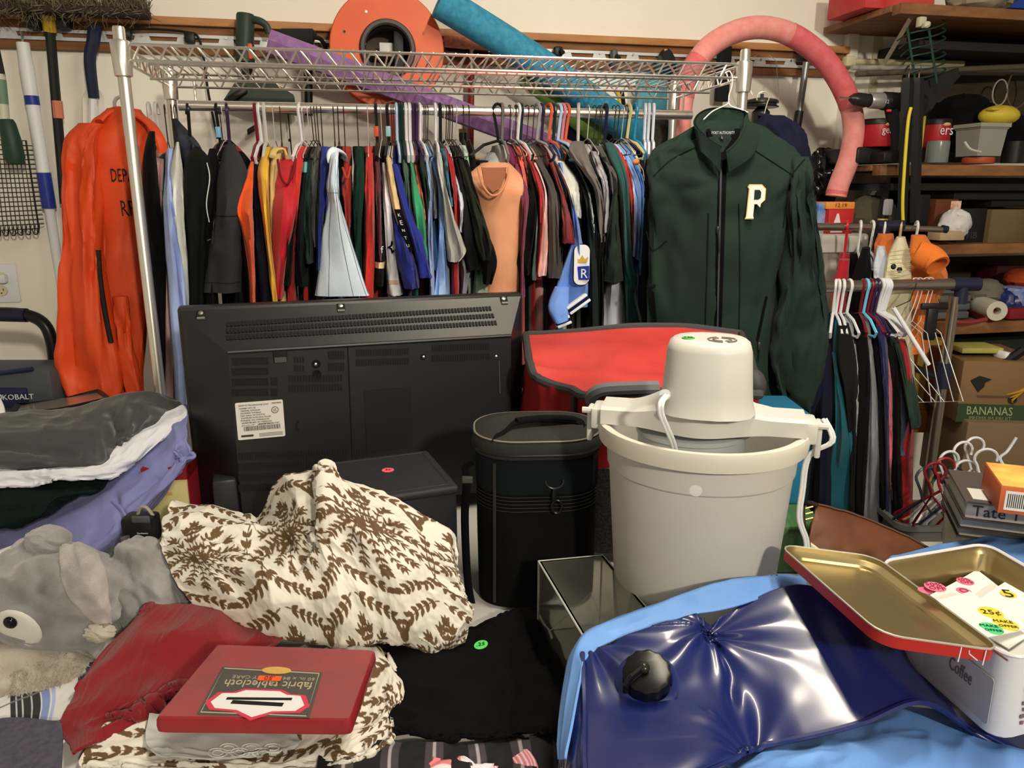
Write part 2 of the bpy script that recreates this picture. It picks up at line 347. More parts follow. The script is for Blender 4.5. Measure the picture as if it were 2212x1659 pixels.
# navy handle with white cord
B = thing('cord_wrapped_handle', 'dark navy tool handle with loops of white cord hanging on the rail', 'tool handle', wp(203, 300, .05))
obj(MB().tube(curve([wp(205, 58, .06), wp(201, 90, .07), wp(194, 130, .07), wp(203, 212, .06)], 14), [.019 - .004 * t for t in np.linspace(0, 1, 14)], 10), 'grip', NAVY, B)
for k in range(5):
    x = 182 + k * 2; obj(MB().tube(curve([wp(199, 190, .06), wp(x, 205, .05), wp(x - 2, 250, .05), wp(x + 2, 420, .05)], 12), .0026, 6), 'cord', mat((226, 214, 190), .6), B)
    x = 221 - k * 2; obj(MB().tube(curve([wp(205, 190, .06), wp(x, 205, .05), wp(x + 1, 250, .05), wp(x - 2, 420, .05)], 12), .0026, 6), 'cord', mat((226, 214, 190), .6), B)
obj(MB().tube(line(wp(201, 208, .06), wp(198, 420, .05)), .011, 8), 'shaft', M_WHITEP, B)
# tool with green grip at the frame's left edge
B = thing('edging_tool', 'hanging tool with clear labelled tube and fat dark green grip', 'garden tool', wp(40, 360, .06))
obj(MB().tube([wp(-14, 90, .09), wp(2, 165, .09)], .012, 10), 'neck', M_BLACK, B)
obj(MB().tube([wp(0, 160, .09), wp(10, 268, .09)], .0135, 12), 'tube', mat((206, 200, 170), .35), B)
obj(MB().tube([wp(1, 172, .09), wp(6, 225, .09)], .0142, 12), 'tube_label', mat((112, 138, 106), .5), B)
obj(MB().tube([wp(13, 258, .09), wp(15, 268, .09), wp(24, 300, .09), wp(32, 340, .09), wp(33, 354, .09)], [.018, .023, .025, .027, .022], 14), 'grip', mat((36, 62, 44), .5), B)
# black wire grill basket
B = thing('grill_basket', 'black wire grilling basket hanging on the wall beside the green grip', 'grill basket', wp(40, 520, .05))
c00, c10, c01, c11 = wp(-60, 300, .06), wp(56, 304, .06), wp(-40, 500, .06), wp(84, 494, .06)
bl = lambda u, v: (c00 * (1 - u) + c10 * u) * (1 - v) + (c01 * (1 - u) + c11 * u) * v
fr = MB(); fr.tube([bl(0, 0), bl(1, 0), bl(1, 1), bl(0, 1)], .0028, 6, closed=True); obj(fr, 'rim_wire', M_BLACK, B)
m = MB()
for k in range(1, 13): m.tube([bl(k / 13, 0), bl(k / 13, 1), bl(k / 13, 1) - Z3 * .012 - WN * .03, bl(k / 13, .96) - WN * .045], .0014, 5)
for k in range(1, 19): m.tube([bl(0, k / 19) - WN * .002, bl(1, k / 19) - WN * .002, bl(1.06, k / 19) - WN * .02], .0014, 5)
o = obj(m, 'mesh_wires', M_BLACK, B); o['kind'] = 'stuff'
for k in range(7): u = .1 + .13 * k; obj(MB().tube(curve([bl(u, 1), bl(u + .02, 1.055), bl(u + .08, 1.06), bl(u + .1, 1)], 10), .0018, 5), 'wire_foot', M_BLACK, B)
# black strap on the rail
B = thing('hanging_strap', 'thin black strap with buckle draped over the hook rail', 'strap', wp(430, 130, .05))
obj(MB().tube(curve([wp(262, 66, .05), wp(290, 63, .06), wp(350, 64, .05), wp(405, 70, .05), wp(428, 80, .05), wp(440, 125, .05), wp(450, 200, .05), wp(470, 300, .04)], 30), .004, 6), 'webbing', M_BLACK, B)
obj(MB().box(wp(410, 82, .055), (.03, .02, .032), U=WU, Vv=-WN, bevel=.006), 'buckle', M_BLACK, B)
obj(MB().box(wp(268, 74, .05), (.045, .03, .035), U=WU, Vv=-WN, bevel=.012), 'knot', M_BLACK, B)
# green string trimmer
B = thing('string_trimmer', 'dark green string trimmer with curved handle hanging upside down', 'trimmer', wp(560, 260, .08))
obj(MB().tube([wp(530, 30, .09), wp(530, 34, .09), wp(529, 90, .09), wp(530, 135, .09)], [.024, .026, .026, .028], 14), 'motor_housing', DKGREEN, B)
obj(MB().tube(curve([wp(532, 42, .09), wp(556, 44, .10), wp(574, 54, .10), wp(581, 72, .10)], 12), .011, 10), 'handle', DKGREEN, B)
obj(MB().box(wp(541, 112, .10), (.014, .03, .045), U=WU, Vv=-WN, bevel=.005), 'trigger', mat((226, 84, 38), .4), B)
obj(MB().tube([wp(531, 130, .09), wp(540, 200, .09)], .018, 10), 'shaft', M_BLACK, B)
m = MB(); m.prism([(-.10, -.02), (-.06, .035), (.05, .03), (.10, .0), (.105, -.055), (.04, -.045), (-.02, -.05)], .07, wp(563, 208, .05), WU, Z3, WN); obj(m, 'guard', DKGREEN, B)
obj(MB().box(wp(513, 205, .13), (.065, .03, .02), U=unit(WU + Z3 * .55), Vv=-WN, bevel=.004), 'shoe', M_BLACK, B)
obj(MB().box(wp(628, 224, .10), (.018, .02, .014), U=WU, Vv=-WN, bevel=.003), 'latch', DKGREEN, B)
obj(MB().box(wp(548, 278, .06), (.045, .018, .018), U=unit(WU + Z3 * .6), Vv=-WN, bevel=.003), 'cutter_tip', M_BLACK, B)
# thin black rod with a knob
B = thing('antenna_rod', 'thin black rod with small knob hanging behind the red and yellow shirts', 'rod', wp(632, 352, .05))
obj(MB().tube(line(wp(618, 200, .05), wp(632, 352, .05)), .0022, 6), 'rod', M_BLACK, B); obj(MB().sphere(wp(626, 303, .05), .005, 6, 8), 'knob', M_BLACK, B)
# foam grip handle
B = thing('foam_grip_handle', 'black foam-grip loop handle hanging on the rail beside the orange reel', 'tool handle', wp(665, 240, .06))
obj(MB().tube([wp(606, 84, .09), wp(610, 82, .09), wp(676, 82, .09), wp(680, 84, .09)], [.018, .026, .026, .018], 14), 'foam_grip', M_BLACKM, B)
obj(MB().tube(curve([wp(676, 80, .09), wp(692, 84, .08), wp(702, 100, .07), wp(706, 118, .06)], 10), .007, 8), 'bar', M_BLACK, B)
obj(MB().tube([wp(664, 92, .08), wp(666, 180, .07), wp(667, 250, .06)], [.016, .013, .012], 10), 'stem', M_BLACK, B)
obj(MB().tube([wp(612, 92, .09), wp(618, 112, .07)], .008, 8), 'bracket', M_BLACK, B)
# orange cord reel
c = wp(832, 121, .05); ORA = mat((226, 92, 40), .45, rgb2=(218, 84, 36), scale=8)
B = thing('cord_reel', 'big round orange plastic cord reel with black hub on the wall', 'cord reel', c - Z3 * .17)
rr = .166
obj(MB().lathe([(.082, .0), (.082, .008), (rr, .008), (rr + .003, .004), (rr, 0), (.082, 0)], c + WN * .115, 56, W=WN), 'front_disc', ORA, B)
obj(MB().lathe([(.07, .0), (.07, .008), (rr - .004, .008), (rr - .001, .004), (rr - .004, 0), (.07, 0)], c + WN * .01, 56, W=WN), 'back_disc', ORA, B)
obj(MB().lathe([(.066, .0), (.066, .035), (.07, .04), (.078, .04), (.083, .030), (.083, 0)], c + WN * .10, 48, W=WN), 'hub_ring', mat((70, 66, 62), .5), B)
obj(MB().lathe([(.064, 0), (.064, .11)], c + WN * .01, 40, W=WN), 'hub_tube', mat((66, 52, 40), .7), B)
obj(MB().lathe([(.0001, .0), (.064, 0)], c + WN * .014, 40, W=WN), 'hub_back', mat((90, 74, 58), .7), B)
obj(MB().box(c + WN * .06 + WU * .035, (.028, .09, .11), U=WU, Vv=-WN, bevel=.003), 'hub_block', mat((44, 42, 40), .6), B)
obj(MB().box(c + WN * .07 + Z3 * .012, (.042, .004, .03), U=WU, Vv=-WN, bevel=.002), 'hub_tag', mat((214, 206, 190), .5), B)
obj(MB().box(c + WN * .05 - Z3 * .01 - WU * .008, (.085, .06, .006), U=WU, Vv=-WN), 'hub_bar', mat((150, 140, 120), .6), B)
for px, py, mm in ((791, 25, M_WHITEP), (744, 68, M_BLACK), (915, 72, mat((190, 80, 40), .5))):
    obj(MB().lathe([(.0001, .001), (.004, .001), (.004, 0)], onpl(px, py, c + WN * .1235, WN), 10, W=WN), 'rivet_hole', mm, B)
m = MB(); th = np.linspace(-.6, 3.75, 40)
obj(MB().lathe([(.09, .02), (.13, .022), (.135, .05), (.13, .085), (.09, .09)], c + WN * .01, 48, W=WN), 'wound_cord', mat((196, 82, 40), .6), B)
obj(MB().tube(curve([wp(905, 110, .12), wp(935, 90, .10), wp(940, 130, .09)], 8), .006, 6), 'cord_end', ORA, B)
# duct box on its hook
c = wp(872, 300, .16); B = thing('duct_box', 'narrow brick-red cardboard box printed DRYER VENT DUCT behind the clothes rod', 'box', c - Z3 * .13)
obj(MB().box(c, (.092, .05, .25), U=WU, Vv=-WN, bevel=.002), 'carton', mat((158, 62, 42), .6), B)
MW = mat((232, 214, 190), .6)
fo = c + WN * .0255
text('DRYER VENT DUCT', .058, fo + Z3 * .083 - WU * .012, WU, Z3, MW, B, height=.011)
text('4 IN x 8 FT', .034, fo + Z3 * .069 - WU * .022, WU, Z3, MW, B, height=.007)
m = MB()
for x in (-.03, .002, .02): m.prism([(-.012, 0), (.012, 0), (.006, .008)], .0006, fo + WU * x + Z3 * .104, WU, Z3, WN)
obj(m, 'emblem', MW, B); obj(MB().box(fo + Z3 * .118, (.088, .001, .0015), U=WU, Vv=-WN), 'top_line', mat((226, 120, 90), .5), B)
for k in range(6): obj(MB().tube([fo + Z3 * (-.02 - k * .013) + WU * t for t in (-.004, .018)], .005, 8), 'printed_hose', mat((180, 172, 160), .5), B)
# paint roller
B = thing('paint_roller', 'salmon paint roller on a red pole hanging on the rail', 'paint roller', wp(1018, 340, .06))
obj(MB().tube([wp(960, 88, .08), wp(1064, 96, .08)], .019, 16), 'roller_sleeve', mat((224, 138, 96), .8, rgb2=(196, 110, 76), scale=90), B)
obj(MB().tube([wp(956, 92, .07), wp(966, 107, .07), wp(1070, 118, .06)], .006, 6), 'frame_wire', M_BLACK, B)
obj(MB().tube([wp(1018, 104, .07), wp(1018, 112, .07), wp(1019, 150, .065)], [.013, .006, .006], 10), 'shank', M_STEEL, B)
obj(MB().tube([wp(1018, 150, .065), wp(1016, 345, .055)], .011, 10), 'pole', mat((120, 26, 28), .4), B)
# pool noodles
def noodle(name, label, pts, r, m, n=14, N=40, hex_=False, hole=True):
    P = curve(pts, N); T = thing(name, label, 'pool noodle', P[-1] - Z3 * r, 'pool noodles behind the rack')
    body = MB(); body.tube(P, r, 6 if hex_ else n, cap=False); 
    for e, s in ((0, 1), (-1, -1)):
        d = unit(P[0] - P[1]) if e == 0 else unit(P[-1] - P[-2]); body.lathe([(r * .28, -.03), (r * .28, 0), (r * (.97 if not hex_ else .95), .0), (r, -.004)], P[e], 6 if hex_ else n, W=d)
    obj(body, 'foam_tube', m, T, sharp=40); return T, P
M_PUR = mat((156, 112, 150), .8, rgb2=(136, 94, 134), scale=60, bump=.3)
noodle('pool_noodle', 'purple six-sided foam pool noodle slanting behind the rack', [wp(580, 90, .22), wp(900, 208, .20), wp(1250, 338, .18), wp(1420, 402, .17)], .036, M_PUR, hex_=True)
M_BLU = mat((66, 146, 166), .8, rgb2=(46, 124, 148), scale=60, bump=.3)
noodle('pool_noodle', 'thick teal blue foam pool noodle slanting down behind the rack', [wp(948, 2, .24), wp(1150, 128, .22), wp(1300, 235, .20), wp(1440, 340, .18)], .047, M_BLU)
noodle('pool_noodle', 'lime green foam pool noodle under the teal blue noodle', [wp(1130, 160, .14), wp(1200, 215, .13), wp(1300, 300, .12)], .034, mat((128, 160, 70), .75, rgb2=(110, 146, 60), scale=60, bump=.3))
pts = [(1478, 420), (1470, 330), (1470, 250), (1486, 170), (1528, 105), (1590, 68), (1655, 60), (1722, 82), (1786, 135), (1828, 205), (1844, 270), (1836, 335), (1812, 400), (1806, 424)]
T, P = noodle('pool_noodle', 'long pink foam pool noodle bent in a big arch', [wp(x, y, .32) for x, y in pts], .0335, mat((226, 134, 118), .75, rgb2=(232, 150, 136), scale=40, bump=.3), n=20, N=80)
MP2 = mat((214, 92, 92), .75, rgb2=(220, 110, 106), scale=40, bump=.3)
for a, b in ((.52, .72), (.955, .972), (.20, .27)):
    i0, i1 = int(a * 79), int(b * 79) + 1; obj(MB().tube(P[i0:i1 + 1], .0342, 20, cap=False), 'faded_band', MP2, T)
# small clips and hooks on the rail
for px, py, w, h, lab in ((1205, 112, .03, .032, 'small black spring clamp on the rail beside the blue noodle'), (1326, 124, .022, .05, 'grey metal spring clip hanging on the rail')):
    B = thing('rail_clip', lab, 'clip', wp(px, py, .03)); obj(MB().box(wp(px, py, .05), (w, .03, h), U=WU, Vv=-WN, bevel=.008), 'jaw', M_BLACK if w > .025 else mat((90, 84, 78), .5), B)
    obj(MB().tube([wp(px + 6, py - 4, .07), wp(px + 12, py + 2, .08)], .007, 8), 'tip', M_BLACK, B)
B = thing('work_glove', 'black work glove with orange cuff tag hung on the rail', 'glove', wp(1440, 175, .05))
obj(MB().sphere(wp(1438, 142, .06), (.032, .02, .055), 10, 14), 'body', M_BLACKM, B); obj(MB().sphere(wp(1424, 150, .07), (.014, .014, .045), 8, 10), 'finger', mat((58, 58, 50), .8), B); obj(MB().sphere(wp(1452, 150, .07), (.014, .014, .045), 8, 10), 'finger', M_BLACKM, B)
obj(MB().box(wp(1438, 110, .065), (.012, .008, .012), U=WU, Vv=-WN, bevel=.002), 'cuff_tag', mat((232, 140, 50), .5), B)
# bird feeder
B = thing('bird_feeder', 'black round bird feeder with wire hanger on the wall rail', 'bird feeder', wp(1648, 300, .14))
c = wp(1645, 222, .14)
obj(MB().lathe([(.0001, .016), (.02, .015), (.05, .009), (.056, .004), (.057, -.002), (.05, -.004), (.05, -.009), (.058, -.013), (.056, -.016), (.0001, -.012)], c, 32), 'lid', mat((44, 42, 34), .35), B)
obj(MB().lathe([(.006, .028), (.006, .012)], c, 8), 'knob', mat((60, 54, 44), .4), B)
obj(MB().lathe([(.012, -.012), (.03, -.03), (.03, -.12), (.0001, -.125)], c, 16), 'seed_tube', mat((44, 42, 34), .35), B)
obj(MB().tube([wp(1626, 205, .14), wp(1612, 180, .13), wp(1618, 130, .10), wp(1640, 116, .05)], .0013, 5), 'hanger_wire', M_STEEL, B)
obj(MB().tube([wp(1678, 222, .14), wp(1683, 218, .14), wp(1677, 132, .10), wp(1660, 118, .05)], .0013, 5), 'hanger_wire', M_STEEL, B)
# grey pole with black grip
B = thing('grey_pole', 'grey metal pole with black lower grip leaning on the wall under the pink noodle', 'pole', wp(1712, 330, .06))
obj(MB().tube([wp(1742, 135, .08), wp(1726, 246, .08)], .0115, 12), 'tube', mat((140, 136, 130), .35, .6), B)
obj(MB().tube([wp(1727, 240, .08), wp(1725, 250, .08), wp(1712, 340, .07)], [.015, .0155, .014], 12), 'grip', M_BLACK, B)
obj(MB().box(wp(1742, 118, .07), (.06, .05, .04), U=WU, Vv=-WN, bevel=.012), 'mount', mat((40, 34, 30), .6), B)
B = thing('mounting_strip', 'dark strap hanging on the rail behind the rack post', 'strap', wp(1565, 300, .03)); obj(MB().box(wp(1562, 160, .05), (.05, .02, .18), U=WU, Vv=-WN, bevel=.006), 'band', M_BLACKM, B)
# crumpled black bag
def blob(c, r, amp, seed, nu=18, nv=26, fr=3.0):
    m = MB(); P = []
    for i in range(nu + 1):
        p = math.pi * i / nu
        P.append([[math.sin(p) * math.cos(t), math.sin(p) * math.sin(t), -math.cos(p)] for t in np.linspace(0, 2 * math.pi, nv, endpoint=False)])
    P = np.array(P); th = np.arctan2(P[..., 1], P[..., 0]); u = np.cos(th); w = np.sin(th)
    h = 1 + amp * ridge(u * fr + P[..., 2] * fr * .7 + seed * 5, w * fr + P[..., 2] * fr + seed, 3) * 2 * np.sqrt(np.maximum(0, 1 - P[..., 2] ** 2)) 
    return m.grid(P * h[..., None] * np.asarray(r) + np.asarray(c), closed_v=True, flip=True)
solo(blob(wp(1778, 385, .16), (.05, .05, .10), .5, 3, 30, 40), 'trash_bag', 'crumpled glossy black plastic bag beside the pink noodle end', 'bag', mat((20, 18, 16), .18), sharp=60)
# odds behind the rod
B = thing('hand_trowel', 'small trowel with green and tan wooden handle hanging behind the rod', 'trowel', wp(1000, 335, .12))
obj(MB().tube([wp(1000, 286, .12), wp(1000, 290, .12), wp(1002, 350, .12)], [.012, .0135, .009], 12), 'grip', mat((34, 44, 36), .5), B); obj(MB().tube([wp(1000, 279, .12), wp(1000, 287, .12)], .0135, 12), 'grip_end', mat((214, 172, 112), .5), B)
solo(MB().prism([(-.02, -.05), (.022, -.06), (.03, .01), (-.012, .05)], .003, wp(930, 310, .1), WU, Z3, WN), 'paper_tag', 'cream paper tag hanging on the wall behind the rod', 'tag', mat((226, 214, 186), .7))
B = thing('yellow_level', 'slim black and yellow tool standing behind the clothes rod', 'tool', wp(1362, 300, .1)); obj(MB().tube([wp(1342, 195, .1), wp(1362, 330, .1)], .008, 4), 'black_side', M_BLACK, B); obj(MB().tube([wp(1334, 195, .105), wp(1354, 330, .105)], .0065, 4), 'yellow_side', mat((224, 196, 50), .5), B)
TEAL = mat((92, 156, 164), .8, rgb2=(78, 140, 150), scale=40)
solo(MB().box(wp(1405, 250, .09), (.11, .04, .24), U=unit(WU + Z3 * .12), Vv=-WN, bevel=.012), 'kick_board', 'pale teal foam board standing behind the white hangers', 'foam board', TEAL)
solo(blob(wp(1432, 290, .22), (.055, .05, .075), .25, 8), 'camouflage_hat', 'dark camouflage fabric hat hanging behind the green jacket shoulder', 'hat', fab((64, 58, 46), (120, 112, 96), scale=30))
solo(MB().box(wp(1310, 312, .07), (.13, .05, .16), U=WU, Vv=-WN, bevel=.004), 'dark_case', 'flat dark brown case standing behind the hangers on the rod', 'case', mat((40, 32, 24), .6))
solo(MB().box(wp(1252, 265, .08), (.09, .06, .13), U=WU, Vv=-WN, bevel=.02), 'navy_pouch', 'navy blue pouch hanging on the wall behind coloured plastic hangers', 'pouch', fab((30, 32, 58)))
# ================================================================ hangers and garments
def ringloft(rows3, b, dirs, n=26, seed=0, fold=.16, N=26, rec=.02, wr=.0):
    """rows3: (centre, half-width vector) per row; b: half depth per row; an open sleeve or body, hollow at the hem"""
    C = curve([r[0] for r in rows3], N); A = curve([r[1] for r in rows3], N); Bv = curve([d * q for d, q in zip(dirs, b)], N)
    th = np.linspace(0, 2 * math.pi, n, endpoint=False); P = np.zeros((N, n, 3)); kf = np.cos(th)[None] * 2.3 + seed * 3.7
    tt = np.linspace(0, 1, N)[:, None]; w = fold * fbm(kf + tt * .8 + 5, np.sin(th)[None] * 2.3 + tt * 2.2 + seed, 2) * np.minimum(1, tt * 4)
    # folds squeeze the tube mostly from front to back, so that the outline stays put
    for j, t in enumerate(th):
        ca = math.copysign(abs(math.cos(t)) ** .8, math.cos(t)); sa = math.copysign(abs(math.sin(t)) ** .8, math.sin(t))
        P[:, j] = C + A * ca * (1 + .25 * w[:, j:j + 1]) + Bv * sa * (1 + 2.0 * w[:, j:j + 1])
    if wr:
        g = np.concatenate([P, P[:, :1]], 1); nn = normals(g)[:, :-1]; hh = ridge(np.cos(th)[None] * 1.6 + seed + tt * 1.5, np.sin(th)[None] * 1.6 + tt * 5 + seed * 2, 3) + .5 * ridge(np.cos(th)[None] * 3 + tt * 3, tt * 9 + seed, 2)
        P = P - nn * (hh * wr * np.minimum(1, tt * 6))[..., None]
    m = MB(); P2 = np.concatenate([P, (C[-1] + (P[-1] - C[-1]) * .86)[None], (C[-1] + (P[-1] - C[-1]) * .8 + Z3 * rec)[None]])
    m.grid(P2, closed_v=True); top = 0
    m.f.append(tuple(range(n))[::-1]); k = (N + 1) * n; m.f.append(tuple(range(k, k + n)))
    return m, P
def hanger_obj(H, d, lab, kind, rgb, group, rad=.0125, span=.19):
    d = unit(V(d[0], d[1], 0)); T = thing('clothes_hanger', lab, 'hanger', H - Z3 * .15, group)
    r = {'wire': .0014, 'plastic': .0042, 'clear': .0045}[kind]; m = mat(rgb, .3 if kind != 'wire' else .35, .6 if kind == 'wire' else 0.0, trans=.0)
    ang = np.linspace(math.radians(200), math.radians(-35), 9); R = rad + r + .001
    hk = [H + d * (R * math.cos(a)) + Z3 * (R * math.sin(a)) for a in ang]
    nk = H - Z3 * (.075 if kind != 'wire' else .07); hk += [H + d * R * .5 - Z3 * .03, nk]
    obj(MB().tube(curve(hk, 20), r, 6), 'hook', m, T)
    a1, a2 = nk + d * span * .5 - Z3 * .04, nk - d * span - Z3 * .055
    if kind == 'wire': q = MB().tube([nk, nk + d * .02 - Z3 * .004, a1, a1 - Z3 * .006, a2 - Z3 * .006, a2, nk - d * .02 - Z3 * .004], r, 5, closed=True)
    else: q = MB().tube([nk + d * .004, nk + d * .05 - Z3 * .012, a1, a1 - d * .01 - Z3 * .012, a2 + d * .01 - Z3 * .012, a2, nk - d * .05 - Z3 * .012], r, 6, closed=True)
    obj(q, 'arms', m, T); return T
GN = [0]
def garment(lab, short, rgb, hx, rows, cat='shirt', dy=0.0, b=None, Yn=.165, rgb2=None, hang=('black wire', 'wire', (60, 54, 46)), length=.66, H=None, bands=(), group='clothes hanging on the rack rod', name='hanging_shirt', torso=True, sheen=.12, hgroup='hangers on the rack rod', rough=.85, fold=.30, tw=.155, hdir=None):
    GN[0] += 1; sd = GN[0]; H = rod_at(hx) if H is None else H; ry = H[1]; rr = []; dirs = []; bs = []
    for i, (xl, xr, y) in enumerate(rows):
        Y = ry + dy - (.05 if i == 0 else (.11 if i == 1 else Yn)); L = at(xl, y, Y); R = at(xr, y, Y)
        rr.append(((L + R) / 2, (R - L) / 2)); c = (L + R) / 2 - EYE; dirs.append(unit(V(c[0], c[1], 0)))
        w = np.linalg.norm(R - L) / 2; bs.append((.03 if i == 0 else .05 if i == 1 else .06) if b is None else b)
        if b is None and w > .03: bs[-1] = max(.022, .075 - w)
    m1 = fab(rgb, rgb2 or tuple(int(c * .9) for c in rgb), rough=rough, scale=14, sheen=sheen)
    T = thing(name, lab, cat, V(H[0], H[1], H[2] - length), group)
    lo, P = ringloft(rr, bs, dirs, seed=sd, fold=fold, wr=.006); obj(lo, 'near_sleeve' if torso else 'body', m1, T, sharp=70)
    for t0, t1, c in bands:
        i0, i1 = int(t0 * 25), max(int(t0 * 25) + 1, int(t1 * 25)); Q = P[i0:i1 + 1]; cc = Q.mean(1, keepdims=True); obj(MB().grid(cc + (Q - cc) * 1.035, closed_v=True), 'trim_band', fab(c), T, sharp=70)
    sh = rr[1][0] - H; d = (unit(V(sh[0], sh[1], 0)) if -sh[1] > .07 else -RD) if hdir is None else unit(V(*hdir, 0))
    if torso:
        pr = np.cross(Z3, d); zs = [(-.085, .05, .016), (-.105, .09, .016), (-.15, tw - .02, .012), (-.19, tw, .012), (-.35, tw, .014), (-length, tw + .01, .016)]
        q = [(H + Z3 * z - d * .05, d * hw) for z, hw, _ in zs]; lo2, _ = ringloft(q, [t for *_, t in zs], [pr] * len(zs), n=20, seed=sd + 50, N=14); obj(lo2, 'torso', m1, T, sharp=70)
    if hang: hanger_obj(H, d, hang[0] + ' hanger holding the ' + short, hang[1], hang[2], hgroup)
    return T, P, m1
WIRE = ('dark wire', 'wire', (70, 60, 48)); WWIRE = ('white wire', 'wire', (226, 218, 204)); BLK = ('black plastic', 'plastic', (26, 25, 26)); WHT = ('white plastic', 'plastic', (228, 222, 212))
CLR = ('clear plastic', 'clear', (206, 196, 180)); PUR = ('dark purple plastic', 'plastic', (58, 36, 64)); GRN = ('dark green plastic', 'plastic', (28, 46, 42)); LBL = ('pale blue plastic', 'plastic', (190, 204, 220))
RED_ = ('dark red plastic', 'plastic', (120, 26, 38)); ORG = ('coral plastic', 'plastic', (226, 100, 66)); PNK = ('pink plastic', 'plastic', (220, 130, 140)); NVY = ('navy plastic', 'plastic', (26, 30, 52)); CRM = ('cream plastic', 'plastic', (224, 200, 130)); GRY = ('grey plastic', 'plastic', (160, 154, 152))
